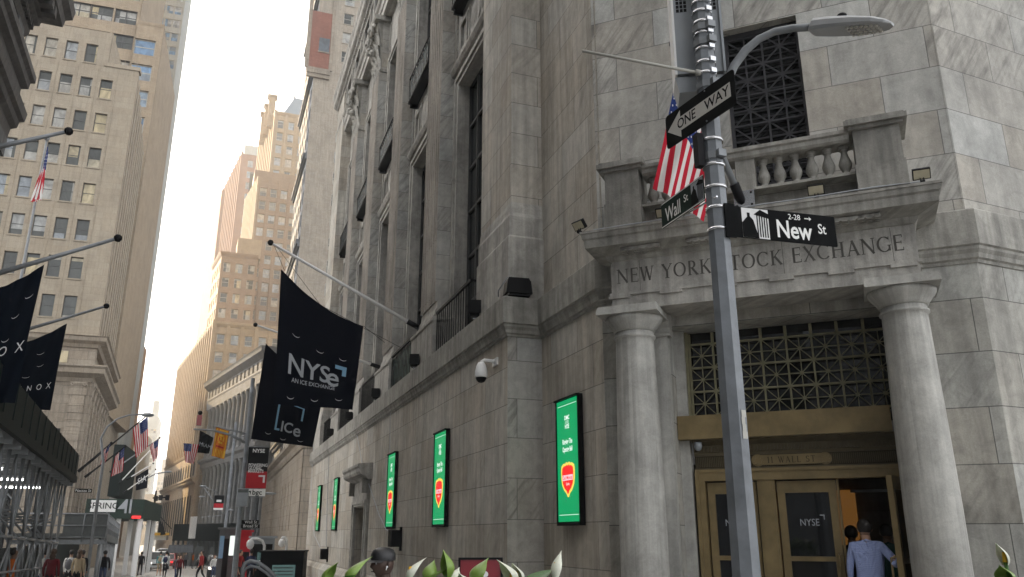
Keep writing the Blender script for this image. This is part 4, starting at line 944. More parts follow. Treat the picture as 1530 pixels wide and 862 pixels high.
# New St
F = frame(PX+.06, PY-.09, 95); A = onframe(1091, 311, F); B = onframe(1247, 321, F); C_ = onframe(1249, 366, F); D_ = onframe(1094, 357, F)
x0, x1 = (A.x+D_.x)/2, (B.x+C_.x)/2; z0, z1 = (C_.z+D_.z)/2, (A.z+B.z)/2; wd, hh = x1-x0, z1-z0; zc = (z0+z1)/2
t = thing('street_name_sign', 'black New St name sign with white letters right of the lamp post', 'street sign', F @ Vector(((x0+x1)/2, 0, zc)), 0, 'street name signs')
q = MB(F); q.prism(signbox(F, x0, x1, z0, z1, .01), -.006, 0); q.build('plate', M['sign_black'], t)
q = MB(F); put_text(q, 'New', hh*.80, lambda x, z: (x0+wd*.585+x*.78, -.0085, zc-hh*.12+z), bold=.018); put_text(q, 'St', hh*.46, lambda x, z: (x0+wd*.86+x*.8, -.0085, zc+hh*.02+z), bold=.01); put_text(q, '2-28', hh*.25, lambda x, z: (x0+wd*.60+x*.95, -.0085, z1-hh*.17+z), bold=.005)
ar = x0+wd*.70; az = z1-hh*.17; q.prism([(ar, az-.004), (ar+.05, az-.004), (ar+.05, az+.004), (ar, az+.004)], -.0085, -.0062); q.prism([(ar+.04, az-.018), (ar+.062, az), (ar+.04, az+.018), (ar+.048, az)], -.0088, -.0064)
q.build('lettering', M['sign_ivory'], t)
q = MB(F); pictogram(q, F, x0+wd*.10, x0+wd*.35, z0+.006, z1-.006, 0, 1); q.build('picture', [M['print_white'], M['sign_black']], t)
q = MB(F); q.box(x0-.06, x0+.03, -.02, .0-.007, z0-.01, z1+.01); q.build('bracket', M['sign_black'], t)
q = MB(); zp0, zp1 = atD(1100, 655, 6.1).z, atD(1096, 612, 6.1).z; a1 = a0+R(45)*5; rr = .1035
for k in range(4): z0 = zp0+(zp1-zp0)*k/4; z1 = zp0+(zp1-zp0)*(k+1)/4; P_ = [Vector((PX+rr*math.cos(a), PY+rr*math.sin(a), 0)) for a in (a1, a1+R(45))]; P_ = [P_[0].lerp(P_[1], .25+.05*(k%2)), P_[0].lerp(P_[1], .85-.08*(k%3))]; q.quad(*[(x_.x, x_.y, z_) for x_, z_ in ((P_[0], z0), (P_[1], z0), (P_[1], z1), (P_[0], z1))])
q.build('paint_patch', M['frame_light'], LP)
# pushbutton style grey box clipped to the pole
q = MB(); z = atD(1050, 225, 6.2).z; q.box(PX-.15, PX-.09, PY-.02, PY+.05, z-.17, z+.12); q.build('small_box', M['iron'], LP)
# ================================================================== planter with lilies in front of the camera
def plant_leaf(q, base, az, ln, wd, lift, mi=0, curl=.5):
    d = Vector((math.sin(az), math.cos(az), 0)); s_ = Vector((d.y, -d.x, 0)); rows = []; N_ = 9
    for e in range(N_+1):
        t = e/N_; w_ = wd*math.sin(math.pi*min(.999, .06+.94*t)**.8)*(1-.1*t)
        p_ = Vector(base)+d*ln*(math.sin(t*curl*1.6)/(curl*1.6))+Vector((0,0,1))*ln*(lift*t-curl*.55*t*t)
        rows.append(q.p(p_-s_*w_/2+Vector((0,0,w_*.22)), p_-s_*w_/4+Vector((0,0,w_*.06)), p_, p_+s_*w_/4+Vector((0,0,w_*.06)), p_+s_*w_/2+Vector((0,0,w_*.22))))
    for r0, r1 in zip(rows, rows[1:]):
        for m in range(4): q.face((r0+m, r0+m+1, r1+m+1, r1+m), mi, True)
def spathe(q, base, az, ln, wd, mi=0, tilt=.35, closed=.8):
    d = Vector((math.sin(az), math.cos(az), 0)); s_ = Vector((d.y, -d.x, 0)); rows = []; N_ = 8
    for e in range(N_+1):
        t = e/N_; w_ = wd*(.25+.95*math.sin(math.pi*min(1, t*.9+.1))**.9)*(1-t**3*.96); p_ = Vector(base)+Vector((0,0,1))*ln*t+d*ln*tilt*t*t
        rows.append(q.p(*[p_+s_*w_/2*math.sin(a)-d*w_/2*closed*math.cos(a) for a in [R(-115+230*m/6) for m in range(7)]]))
    for r0, r1 in zip(rows, rows[1:]):
        for m in range(6): q.face((r0+m, r0+m+1, r1+m+1, r1+m), mi, True)
def lily(P, leaves, blooms, label, seed):
    rnd = random.Random(seed); t = thing('lily_plant', label, 'plant', P, 0, 'lily plants in the planter'); P = Vector(P)
    q = MB(); st = MB()
    for (az, ln, wd, lift, mi) in leaves:
        b = P+Vector((rnd.uniform(-.04,.04), rnd.uniform(-.04,.04), .20+rnd.uniform(0,.05))); plant_leaf(q, b, az, ln*.70, wd*1.2, lift*.95, mi); st.tube([P+Vector((0,0,-.02)), b], [.008, .005], 5)
    for m in range(9):
        az = rnd.uniform(0, 6.28); b = P+Vector((rnd.uniform(-.07,.07), rnd.uniform(-.07,.07), .12+rnd.uniform(0,.08))); plant_leaf(q, b, az, rnd.uniform(.14,.22), rnd.uniform(.05,.08), rnd.uniform(.3,.8), rnd.choice((0,0,1))); st.tube([P, b], .006, 5)
    q.build('leaves', [M['leaf'], M['leaf_pale']], t); 
    for dx, dy, z, az, ln, wd, mi, tl in blooms:
        q = MB(); b = P+Vector((dx, dy, z)); b = b+Vector((0,0,-.005)); spathe(q, b, az, ln*.88, wd*1.25, mi, tl); st.tube([P, P+Vector((dx*.5, dy*.5, z*.6)), b+Vector((0,0,.01))], .007, 6); q.build('bloom', [M['spathe'], M['leaf_pale']], t)
        if mi == 0: q = MB(); q.tube([b+Vector((0,0,.01)), b+Vector((0,0,ln*.5))], [.009, .006], 6); q.build('spadix', M['gold_cloth'], t)
    st.build('stems', M['leaf'], t)
# ================================================================== buildings along the street and beyond
_win = {}
def unit_window(w_, h_, sash, key, frame_mat, glass):
    k = (round(w_, 2), round(h_, 2), sash, key)
    if k not in _win:
        q = MB(); t = max(.05, w_*.05)
        q.box(-w_/2, -w_/2+t, -.06, .02, 0, h_); q.box(w_/2-t, w_/2, -.06, .02, 0, h_); q.box(-w_/2+t, w_/2-t, -.06, .02, h_-t, h_); q.box(-w_/2+t, w_/2-t, -.08, .02, 0, t)
        if sash: q.box(-w_/2+t, w_/2-t, -.05, .02, h_*.52-t/2, h_*.52+t/2)
        if sash == 2: q.box(-t/2, t/2, -.052, .018, t, h_-t)
        q.box(-w_/2+t, w_/2-t, -.02, .0, t, h_-t, 1)
        me_o = q.build('window', [frame_mat, glass]); k2 = me_o.data; bpy.data.objects.remove(me_o); _win[k] = k2
    return _win[k]
WCOUNT = {}
def facade(th, F, x0, x1, z0, z1, cols, rows, ww, wh, mat, glass, fmat, key, depth=.25, y=0.0, sash=1, skip=(), name='wall', sill=None):
    cols = sorted(cols); rows = sorted(rows); xs = [x0]; zs = [z0]
    for c in cols: xs += [c-ww/2, c+ww/2]
    for r_ in rows: zs += [r_, r_+wh]
    xs.append(x1); zs.append(z1)
    hol = {(2*i+1, 2*j+1) for i in range(len(cols)) for j in range(len(rows)) if (i, j) not in skip}
    q = MB(F); q.grid(xs, zs, hol, y, depth); q.build(name, mat, th)
    Ti = TM[th.name].inverted(); n = WCOUNT.get(th.name, 0); me = unit_window(ww, wh, sash, key, fmat, glass); rest = MB()
    for j, r_ in enumerate(rows):
        for i, c in enumerate(cols):
            if (i, j) in skip: continue
            L = F @ Matrix.Translation((c, y+depth, r_))
            if n < 98:
                o = bpy.data.objects.new('window', me); COL.objects.link(o); o.parent = th; o.matrix_local = Ti @ L; n += 1
            else:
                b = len(rest.v); rest.v += [L @ v.co for v in me.vertices]
                for p_ in me.polygons: rest.face([b+k for k in p_.vertices], p_.material_index)
    WCOUNT[th.name] = n
    if rest.v: rest.build('windows', [fmat, glass], th)['kind'] = 'stuff'
    if sill and cols:
        q = MB(F)
        for j, r_ in enumerate(rows):
            for i, c in enumerate(cols):
                if (i, j) not in skip: q.box(c-ww/2-.08, c+ww/2+.08, y-.08, y+.05, r_-.14, r_-.003)
        q.build('window_sill', sill, th)
def seq(a, b, n): return [a+(b-a)*i/(n-1) for i in range(n)] if n > 1 else [a]
def body(th, F, x0, x1, y0, y1, z0, z1, mat, name='body'): q = MB(F); q.box(x0, x1, y0, y1, z0, z1); return q.build(name, mat, th)
def lx(F, u, v, y=0): return onframe(u, v, F, y).x
def lz(F, u, v, y=0): return onframe(u, v, F, y).z
def crown(th, F, x0, x1, y0, z, prof, mat, name='cornice'): q = MB(F); q.mould([(y0+a, z+b) for a, b in prof], x0, x1); return q.build(name, mat, th)
CORN = [(.3,0),(-.1,0),(-.25,.25),(-.7,.5),(-.75,.85),(-.95,1.0),(-.95,1.2),(.3,1.3)]
# ---- dark near building on the left (its cornices hang over the top left corner)
T1_ = thing('office_building', 'dark grey stone building with heavy cornices at the top left corner', 'building', (-9, 15, 0))
FL = frame(-7.4, 0, -2.0); e1 = 31.0
q = MB(FL); q.box(-45, e1, 0.0, 14, -1, 21.9); q.build('wall', M['gray_stone'], T1_)
def lcorn(pr, e):
    q = MB(); P0 = FL @ Vector((e, 14, 0)); P1 = FL @ Vector((e, 0, 0)); P2 = FL @ Vector((-45, 0, 0)); sweep(q, [(P2.x, P2.y), (P1.x, P1.y), (P0.x, P0.y)], pr); q.build('cornice', M['dark_stone'], T1_)
lcorn([(-.2,15.3),(.06,15.3),(.10,15.5),(.14,15.9),(.30,16.05),(.33,16.3),(.46,16.4),(.5,16.75),(.2,17.0),(.2,17.6),(.40,17.75),(.42,18.0),(.55,18.1),(.55,18.35),(-.2,18.6)], e1)
lcorn([(-.2,19.7),(.03,19.7),(.12,19.9),(.15,20.3),(.35,20.45),(.4,20.75),(1.0,21.0),(1.05,21.35),(1.25,21.55),(1.3,21.95),(-.2,22.3)], e1)
q = MB(FL)
for m in range(40): x = e1-.3-.62*m; q.box(x-.18, x+.18, -.95, -.3, 20.6, 20.97)
for m in range(90): x = e1-.1-.3*m; q.box(x-.08, x+.08, -.26, -.1, 20.02, 20.28)
q.box(-45, e1-.1, -.5, .1, 20.55, 20.61); q.build('bracket_course', M['dark_stone'], T1_)
for m in range(7):
    x = e1-1.0-3.6*m; q = MB(FL); q.box(x-.62, x+.62, -.12, .01, -1, 15.2); q.box(x-.72, x+.72, -.2, .01, 14.6, 15.29); q.build('pilaster', M['gray_stone'], T1_)
    q = MB(FL); q.box(x-.5, x+.5, -.1, .01, 18.6, 19.68); q.build('pilaster', M['gray_stone'], T1_)
for m in range(7):
    x = e1-2.8-3.6*m; q = MB(FL); q.box(x-1.0, x+1.0, -.03, .01, 18.75, 19.6); q.build('window', M['pane_matte'], T1_); q = MB(FL); q.box(x-1.0, x+1.0, -.02, .01, 3.5, 13.6); q.build('window', M['pane_matte'], T1_)
body(T1_, FL, -45, e1-6, 3, 14, 22, 30, M['gray_stone'], 'tower')
# ---- beige building with west front
B2 = thing('office_building', 'beige limestone office block with rows of dark windows and a shoulder at its top right', 'building', (-11.4, 80, ground(80)))
c2 = Vector((-11.4, 80)); F2 = frame(c2.x, c2.y, 92)
cx = [lx(F2, 127+dx, 131) for dx in (-63, -31, 0, 31)]; zr0 = lz(F2, 127, 131+12); zr5 = lz(F2, 75, 401+12)
dz = (zr0-zr5)/5; rows = [zr0+dz-dz*i for i in range(8)]; cw = (cx[3]-cx[0])/3
cols = [cx[0]-cw*2, cx[0]-cw]+cx; zsh = lz(F2, 200, 105); ztop = lz(F2, 165, 50); xsh = lx(F2, 167, 60)
zb = lz(F2, 140, 512)
facade(B2, F2, -110, 0, zb, zsh, cols, [r_ for r_ in rows if r_ > zb and r_+dz*.55 < zsh-.2], cw*.60, dz*.56, M['beige'], M['glass_warm'], M['frame_dark'], 'b2', .28, sill=M['beige'])  # wall stretched far left, unseen, to keep the sun off the exchange
facade(B2, F2, -110, xsh, zsh+.003, ztop, cols[:5], [rows[0]], cw*.60, dz*.56, M['beige'], M['glass'], M['frame_dark'], 'b2', .28, y=.002, sill=M['beige'], name='upper_wall')
q = MB(F2); q.box(-110, xsh, .3, 18, zsh, ztop+.25); q.build('roof_block', M['beige'], B2)
q = MB(F2); q.box(xsh-.3, .12, -.12, .9, zsh-.05, zsh+.35); q.tube([(xsh+.4, .2, zsh+1.1), (-.3, .2, zsh+1.1)], .03, 5)
for m in range(5): q.tube([(xsh+.4+(-.7-xsh)*m/4, .2, zsh+.35), (xsh+.4+(-.7-xsh)*m/4, .2, zsh+1.1)], .03, 5)
q.build('parapet', M['beige'], B2)
q = MB(F2)                                      # shallow vertical pilaster strips between the windows
for c in cols: q.box(c+cw/2-.06, c+cw/2+.0, -.05, .001, zb, zsh-.4)
q.build('pier_strip', M['beige'], B2)
FS2 = frame(c2.x, c2.y, -2.6)
q = MB(FS2); q.box(1.9, 21, .3, 20, -2, zsh-.06)
for m in range(9): q.box(.25+2.3*m, 1.35+2.3*m, .0, .31, zb, zsh-.06)
q.build('street_front', M['beige'], B2)
q = MB(FS2)
for m in range(9):
    for r_ in rows[1:]:
        if zb < r_ < zsh-3: q.box(1.45+2.3*m, 2.45+2.3*m, .26, .295, r_, r_+dz*.55)
q.build('street_windows', M['pane_matte'], B2)['kind'] = 'stuff'
def around2(prof, name, mat):
    q = MB(); P0 = F2 @ Vector((-40, 0, 0)); P2 = FS2 @ Vector((21, 0, 0)); sweep(q, [(P2.x, P2.y), (c2.x, c2.y), (P0.x, P0.y)][::-1][::-1], [(-a, z) for a, z in prof]) if False else sweep(q, [(P0.x, P0.y), (c2.x, c2.y), (P2.x, P2.y)], prof); return q.build(name, mat, B2)
z1_ = lz(F2, 135, 560); z3_ = lz(F2, 135, 612)
body(B2, F2, -110, -.02, .05, 1, -2, zb, M['beige_ashlar'], 'base_wall')
around2([(-.3,zb-.5),(.15,zb-.5),(.3,zb-.2),(.75,zb),(.8,zb+.35),(.95,zb+.45),(-.3,zb+.6)], 'cornice', M['beige_ashlar'])
around2([(-.3,z1_-.7),(.1,z1_-.7),(.25,z1_-.35),(1.0,z1_),(1.05,z1_+.4),(1.25,z1_+.55),(1.25,z1_+.7),(-.3,z1_+.85)], 'cornice', M['beige_ashlar'])
q = MB(F2)
for c in cols: q = MB(F2); q.box(c-cw*.3, c+cw*.3, .02, .06, z1_+1.0, zb-.9); q.build('window', M['glass_warm'], B2)
for Fq, n_, o_ in ((F2, 9, -1), (FS2, 7, 1)):
    q = MB(Fq)
    for m in range(n_):
        x = o_*(.9+2.9*m)
        q.box(x-.55, x+.55, -.16, .0, -2, z1_-1.9)
        for k in range(18): zz = z1_-2.3-.62*k; q.box(x-.6, x+.6, -.2, .0, zz-.52, zz)
        q.mould([(.0,z1_-1.9),(-.2,z1_-1.88),(-.24,z1_-1.3),(-.42,z1_-.85),(-.42,z1_-.72),(0,z1_-.71)], x-.68, x+.68)
        for e in (-1, 1):
            n = 10; pts = [(x+e*(.5+.16*math.cos(.7*k)*(1-k/14)), -.4, z1_-.98+.16*math.sin(.7*k)*(1-k/14)) for k in range(12)]; q.tube(pts, .06, 5)
    q.build('pilaster', M['beige_ashlar'], B2)
    for m in range(n_-1):
        x = o_*(2.35+2.9*m); q = MB(Fq)
        P_ = [(x-.55, -.5), (x+.55, -.5)]+[(x+.55*math.cos(R(a)), 6.3+.55*math.sin(R(a))) for a in range(0, 181, 20)]
        q.prism(P_, -.02, .05); q.build('arched_window', M['pane_matte'], B2); q = MB(Fq); q.box(x-.5, x+.5, -.02, .04, 8.4, 10.6); q.build('window', M['pane_matte'], B2)
# ---- tan brick towers behind it
B3 = thing('brick_tower', 'tall tan brick tower with darker window bands rising behind the beige block', 'building', (-13, 104, ground(104)))
c3 = Vector((-12.5, 104)); F3 = frame(c3.x, c3.y, 92)
xs_ = [lx(F3, u, 50) for u in (58, 96, 117, 148, 184, 213, 243)]
zz0 = lz(F3, 145, 15); zz1 = lz(F3, 180, 60); d3 = (lz(F3, 186, 24)-lz(F3, 182, 61))
rows3 = [lz(F3, 186, 24)-d3*.3+d3*k for k in range(-6, 5)]
bays = [lx(F3, u, 30) for u in (80, 115, 150, 187)]
ZB3 = 135  # unseen extra height and width added to block sun from the exchange
facade(B3, F3, -110, lx(F3, 203, 60), 20, ZB3, bays, rows3, 2.7, d3*.56, M['tan_light'], M['glass_warm'], M['frame_dark'], 'b3', .35, sash=2)
q = MB(F3)
for c in bays:
    for r_ in rows3: q.box(c-1.36, c+1.36, .12, .36, r_+d3*.56, r_+d3)
q.build('spandrel', M['brown_brick'], B3)
zsh3 = lz(F3, 225, 42); xs3 = lx(F3, 203, 60); b4 = lx(F3, 217, 70)
facade(B3, F3, xs3, 0, 15, zsh3, [b4], [r_-d3*.2 for r_ in rows3 if r_ < zsh3-3.5], 2.6, d3*.62, M['tan_light'], M['glass_blue'], M['frame_light'], 'b3b', .35, y=-.6, name='shoulder_wall')
q = MB(F3); q.box(xs3, 0, -.2, 18, 15, zsh3-.01); q.box(xs3-.01, .01, -.62, -.1, zsh3, zsh3+.5); q.box(-110, xs3, .4, 18, 15, ZB3); q.build('mass', M['tan_brick'], B3)
FS3 = frame(c3.x, c3.y-.6, -2.6); q = MB(FS3); q.box(2.0, 24, .3, 16, -2, zsh3)
for m in range(12): q.box(.3+1.95*m, 1.15+1.95*m, 0, .31, -2, zsh3-.3+1.0*(m % 2))
q.build('street_front', M['beige'], B3); q = MB(FS3)
for m in range(11):
    for k in range(28):
        if 4+3.6*k < zsh3-3: q.box(1.25+1.95*m, 2.15+1.95*m, .26, .29, 4+3.6*k, 6+3.6*k)
q.build('street_windows', M['pane_matte'], B3)['kind'] = 'stuff'
B4 = thing('glass_tower', 'pale tower with blue ribbon windows at the edge of the white sky', 'building', (-13.8, 132, ground(132)))
F4 = frame(-13.3, 132, 92); xe = 0.0; xl = lx(F4, 238, 20)
d4 = lz(F4, 255, 12)-lz(F4, 254, 32)
r4 = [lz(F4, 255, 12)-d4*.4+d4*k for k in range(-14, 6)]
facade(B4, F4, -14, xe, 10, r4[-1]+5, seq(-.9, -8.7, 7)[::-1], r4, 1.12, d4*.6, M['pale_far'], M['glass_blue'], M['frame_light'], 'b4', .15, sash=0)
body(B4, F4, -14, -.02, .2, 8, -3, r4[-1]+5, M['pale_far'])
for (u, v, Y, lb, mt, dp) in ((190, 470, 160, 'narrow dark brown building edge above the street flags on the left', 'brown_brick', 32), (210, 640, 205, 'low pale building edge just left of the gap of sky', 'pale_far', 25)):
    base = (u-745)/(v+3500)*(800-v)+u; hd = 19.7+math.degrees(math.atan((base-765)/1259)); X = Y*math.tan(R(hd)); Fq = frame(X, Y, 92)
    th = thing('office_building', lb, 'building', (X, Y, -3)); zt_ = lz(Fq, u, v); nr = int((zt_-4)/3.6)
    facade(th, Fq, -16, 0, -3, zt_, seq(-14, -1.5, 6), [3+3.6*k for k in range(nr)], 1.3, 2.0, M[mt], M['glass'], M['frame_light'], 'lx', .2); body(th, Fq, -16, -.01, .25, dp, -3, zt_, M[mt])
    crown(th, Fq, -16, .5, 0, zt_, CORN, M[mt])
    Fs = frame(X, Y, -1); q = MB(Fs)
    for m in range(int(dp/2.4)-1): q.box(.4+2.4*m, 1.4+2.4*m, -.25, .1, -3, zt_-1)
    q.build('street_pier', M[mt], th)
# ---- far hazy towers at the end of the street
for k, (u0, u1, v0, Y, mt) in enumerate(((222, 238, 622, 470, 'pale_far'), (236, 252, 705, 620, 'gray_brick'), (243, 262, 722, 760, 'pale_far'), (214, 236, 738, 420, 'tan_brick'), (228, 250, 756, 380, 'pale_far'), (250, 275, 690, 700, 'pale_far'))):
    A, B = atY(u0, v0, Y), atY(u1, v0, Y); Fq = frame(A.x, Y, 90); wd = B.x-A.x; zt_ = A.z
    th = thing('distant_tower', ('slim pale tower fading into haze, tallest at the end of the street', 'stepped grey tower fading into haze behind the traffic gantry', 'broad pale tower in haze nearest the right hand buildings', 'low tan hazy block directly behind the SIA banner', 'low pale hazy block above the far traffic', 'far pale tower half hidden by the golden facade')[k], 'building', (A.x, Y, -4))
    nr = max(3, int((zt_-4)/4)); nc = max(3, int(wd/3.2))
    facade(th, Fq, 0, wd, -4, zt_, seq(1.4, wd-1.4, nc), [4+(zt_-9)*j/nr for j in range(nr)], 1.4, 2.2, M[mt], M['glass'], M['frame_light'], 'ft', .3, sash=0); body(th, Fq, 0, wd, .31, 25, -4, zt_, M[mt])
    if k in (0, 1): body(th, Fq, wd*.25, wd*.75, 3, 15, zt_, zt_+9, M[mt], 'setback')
# ---- right side: low pale corner building with slots
C1 = thing('bank_building', 'low pale stone corner building with tall narrow slots just beyond the exchange', 'building', (8, 75, ground(62)))
G1 = frame(5.75, 61, 180); zt_ = lz(G1, 440, 668); xq = lambda u: lx(G1, u, 760)
sl_ = [xq(u) for u in (420, 424.5, 429, 433.5)]
facade(C1, G1, -46, 0, -3, zt_, sl_, [2.0], .85, zt_-4.6, M['beige_ashlar'], M['glass_dark'], M['frame_dark'], 'c1', .6, sash=1)
q = MB(G1)
for m in range(8): x = -28-2.2*m; q.box(x-.4, x+.4, -.25, .0, -3, zt_-1.4)
q.build('pilaster', M['beige_ashlar'], C1)
q = MB(); P0, P1, P2 = G1 @ Vector((-46, 0, 0)), G1 @ Vector((0, 0, 0)), G1 @ Vector((0, 20, 0))
sweep(q, [(P0.x, P0.y), (P1.x, P1.y), (P2.x, P2.y)], [(-.3,zt_-.8),(.1,zt_-.8),(.2,zt_-.6),(.2,zt_-.2),(.55,zt_),(.6,zt_+.25),(-.3,zt_+.4)]); q.build('cornice', M['beige_ashlar'], C1)
q = MB(); sweep(q, [(P0.x, P0.y), (P1.x, P1.y), (P2.x, P2.y)], [(.0,-3),(.25,-3),(.25,-.2),(.1,.1),(.0,.1)]); q.build('plinth', M['beige_ashlar'], C1)
body(C1, G1, -46, 0, .05, 20, -3, zt_+.2, M['beige_ashlar'], 'mass'); body(C1, G1, -46, -1.5, 1.0, 20, zt_+.2, zt_+1.6, M['beige_ashlar'], 'attic')
# ---- tall grey brick slab rising behind it
C2 = thing('apartment_tower', 'tall pale grey brick tower with a red brick band, directly left of the exchange front', 'building', (20, 115, ground(112)))
G2 = frame(7.93, 112, 90); d5 = 3.45
wx = lx(G2, 512, 164); zr = lz(G2, 505, 342)
rows5 = [zr+d5*k for k in range(-6, 22)]; ztp = rows5[-1]+10
facade(C2, G2, 0, 40, -3, ztp, [wx, wx+6, wx+12], rows5, 1.55, 1.95, M['gray_brick'], M['glass_warm'], M['frame_light'], 'c2', .22, sill=M['gray_brick'])
G2r = frame(7.93+math.sin(R(-.6))*18, 112+math.cos(R(-.6))*18, 179.4)
facade(C2, G2r, 0, 18, -3, ztp, seq(1.5, 16.5, 6), [3+3.45*k for k in range(30)], 1.6, 2.2, M['gray_stone'], M['glass_dark'], M['frame_dark'], 'c2s', .3, name='street_front')
q = MB(G2); q.box(.25, 40, .3, 17.9, -3, ztp); q.build('mass', M['gray_brick'], C2)
zb0, zb1 = lz(G2, 478, 108), lz(G2, 478, 18); x0, x1 = lx(G2, 464, 60), lx(G2, 494, 60)
q = MB(G2); q.box(x0, x1, -.12, -.002, zb0+.5, zb1); rb = q.build('red_band', M['red_brick'], C2); q = MB(G2); q.box(x0+1.3, x0+2.9, -.16, -.123, zb1-7, zb1-4.6); q.box(x0+1.2, x0+3.0, -.22, -.123, zb1-7.2, zb1-7.003, 1); q.build('window', [M['glass_pale'], M['beige_ashlar']], C2)
q = MB(G2); q.box(x0-.2, x1+.2, -.5, -.003, zb0-.5, zb0+.45); q.box(x0-.2, x1+.2, -.35, -.003, zb0-1.1, zb0-.52); q.box(x0-.6, x0-.01, -.3, -.002, zb0+.45, zb1+6); q.box(x1+.01, x1+.5, -.2, -.002, zb0+.45, zb1+6); q.build('stone_band', M['beige_ashlar'], C2)
q = MB(G2r)
for k in range(26): 
    z = 4+3.45*k; 
    if k % 4 == 3: q.box(0, 18, -.55, -.003, z-.5, z-.2); q.box(0, 18, -.3, -.003, z-.9, z-.5)
for m in range(8): 
    for k in range(6): q.box(.8+2.1*m, 1.5+2.1*m, -.5, -.003, 14+13.8*k, 15.2+13.8*k)
q.build('ornament_course', M['gray_stone'], C2)
# ---- colonnaded grey bank
C3 = thing('bank_building', 'grey granite bank with two tiers of tall columns beyond the lamp post banners', 'building', (5, 150, ground(150)))
A3 = Vector((5.4, 130)); B3_ = Vector((-3.1, 167.5)); hd3 = math.degrees(math.atan2(A3.x-B3_.x, A3.y-B3_.y)); G3 = frame(B3_.x, B3_.y, hd3); L3 = (A3-B3_).length
zt3 = lz(G3, 350, 552); zm = lz(G3, 340, 677); 
q = MB(G3); q.box(0, L3, 1.6, 25, -4, zt3-.5); q.build('wall', M['gray_stone'], C3)
q = MB(); pth = [(B3_.x, B3_.y), (A3.x, A3.y), (A3.x+22, A3.y+5)]
hh_ = (zt3-zm)
sweep(q, pth, [(-1.7,zt3-hh_*.34),(.0,zt3-hh_*.34),(.05,zt3-hh_*.24),(.15,zt3-hh_*.22),(.15,zt3-hh_*.21),(.0,zt3-hh_*.2),(.0,zt3-hh_*.085),(.3,zt3-hh_*.07),(.9,zt3-hh_*.03),(1.0,zt3),(1.15,zt3+.3),(-1.7,zt3+.5)]); q.build('entablature', M['gray_stone'], C3)
q = MB(); sweep(q, pth, [(-1.7,zm-1.4),(.0,zm-1.4),(.05,zm-.6),(.6,zm-.3),(.7,zm+.2),(-1.7,zm+.4)]); q.build('entablature', M['gray_stone'], C3)
q = MB(); sweep(q, pth, [(-1.7,-4),(.1,-4),(.1,1.0),(-1.7,1.1)]); q.build('plinth', M['gray_stone'], C3)
n = 15
for m in range(n): x = 1.4+(L3-2.8)*m/(n-1); q = MB(G3); q.box(x-.5, x+.5, -.02, .0, zt3-hh_*.19, zt3-hh_*.10); q.build('attic_window', M['pane_matte'], C3)
n = 13; ca_ = None
for m in range(n):
    x = 1.5+(L3-3)*m/(n-1)
    for z0, z1 in ((1.1, zm-1.4), (zm+.4, zt3-hh_*.34)):
        q = MB(G3); q.lathe([(.72,0),(.72,.3),(.58,.4),(.58,.5),(.54,(z1-z0)*.4),(.48,z1-z0-1.2),(.5,z1-z0-1.15),(.55,z1-z0-.8),(.78,z1-z0-.25),(.78,z1-z0)], (x, .75, z0), 10); q.build('column', M['gray_stone'], C3)
q = MB(G3)
for m in range(n-1):
    x = 1.5+(L3-3)*(m+.5)/(n-1)
    for z0, z1 in ((2, zm-3), (zm+1.5, zt3-hh_*.34-1)): q = MB(G3); q.box(x-.75, x+.75, 1.56, 1.59, z0, z1); q.build('window', M['glass_dark'], C3)
# ---- golden cluster beyond
def corner_at(u, v, Y): 
    b_ = u+(u-745)/(v+3500)*(800-v); return Vector((Y*math.tan(R(19.7)+math.atan((b_-765)/1259)), Y)), b_
def block(name, lb, u, v, Y, wW, dS, hdS, mW, mS, gl, colsW, colsS, dzr, ww, wh, key, z0=-4, depth=.3, piers=0, crownp=None, fm='frame_light', top=0.0, cat='building', hdW=88, sk=0):
    c, b_ = corner_at(u, v, Y); Fw = frame(c.x, c.y, hdW); zt = lz(Fw, u, v)
    th = thing(name, lb, cat, (c.x, c.y, -4))
    nr = max(1, int((zt-z0-5)/dzr)); rows = [zt-3.2-dzr*k-wh*.5 for k in range(nr) if zt-3.2-dzr*k-wh*.5 > z0+1]
    facade(th, Fw, 0, wW, z0, zt, seq(wW*.5/colsW+sk, wW-wW*.5/colsW, colsW), rows, ww, wh, M[mW], M[gl], M[fm], key+'w', depth)
    e = Vector((c.x+math.sin(R(hdS))*dS, c.y+math.cos(R(hdS))*dS)); Fs = frame(e.x, e.y, hdS+180)
    facade(th, Fs, 0, dS, z0, zt, seq(dS*.5/colsS, dS-dS*.5/colsS, colsS), rows, min(1.3, dS/colsS*.45), wh, M[mS], M[gl], M[fm], key+'s', depth, name='street_front')
    q = MB(); a = Fw @ Vector((wW, 0, 0)); f_ = Fs @ Vector((0, 0, 0)); 
    pts = [(c.x, c.y), (a.x, a.y), (a.x+f_.x-c.x, a.y+f_.y-c.y), (f_.x, f_.y)]; ins = lambda P: (P[0]*.985+(c.x+a.x+f_.x)/3*.015, P[1]*.985+(c.y+a.y+f_.y)/3*.015)
    i = q.p(*[(*p_, zt) for p_ in pts], *[(*ins(p_), z0) for p_ in pts]); q.face((i, i+1, i+2, i+3)); q.face((i+1, i+5, i+6, i+2)); q.face((i+2, i+6, i+7, i+3)); q.build('roof', M[mW], th)
    if piers:
        q = MB(Fs); n = colsS
        for m in range(n+1): x = dS*m/n; q.box(x-.35, x+.35, -.45, .05, z0, zt+.8)
        q.build('pier', M[mS], th); q = MB(Fw)
        for m in range(0, colsW+1): x = wW*m/colsW; q.box(x-.3, x+.3, -.25, .05, z0, zt+.4)
        q.build('pier', M[mW], th)
    if crownp:
        q = MB(); sweep(q, [(f_.x, f_.y), (c.x, c.y), (a.x, a.y)], [(-.3, zt-.6), (.1, zt-.6), (.4, zt), (.45, zt+.4), (-.3, zt+.6)]); q.build('cornice', M[mW], th)
    return th, Fw, Fs, zt
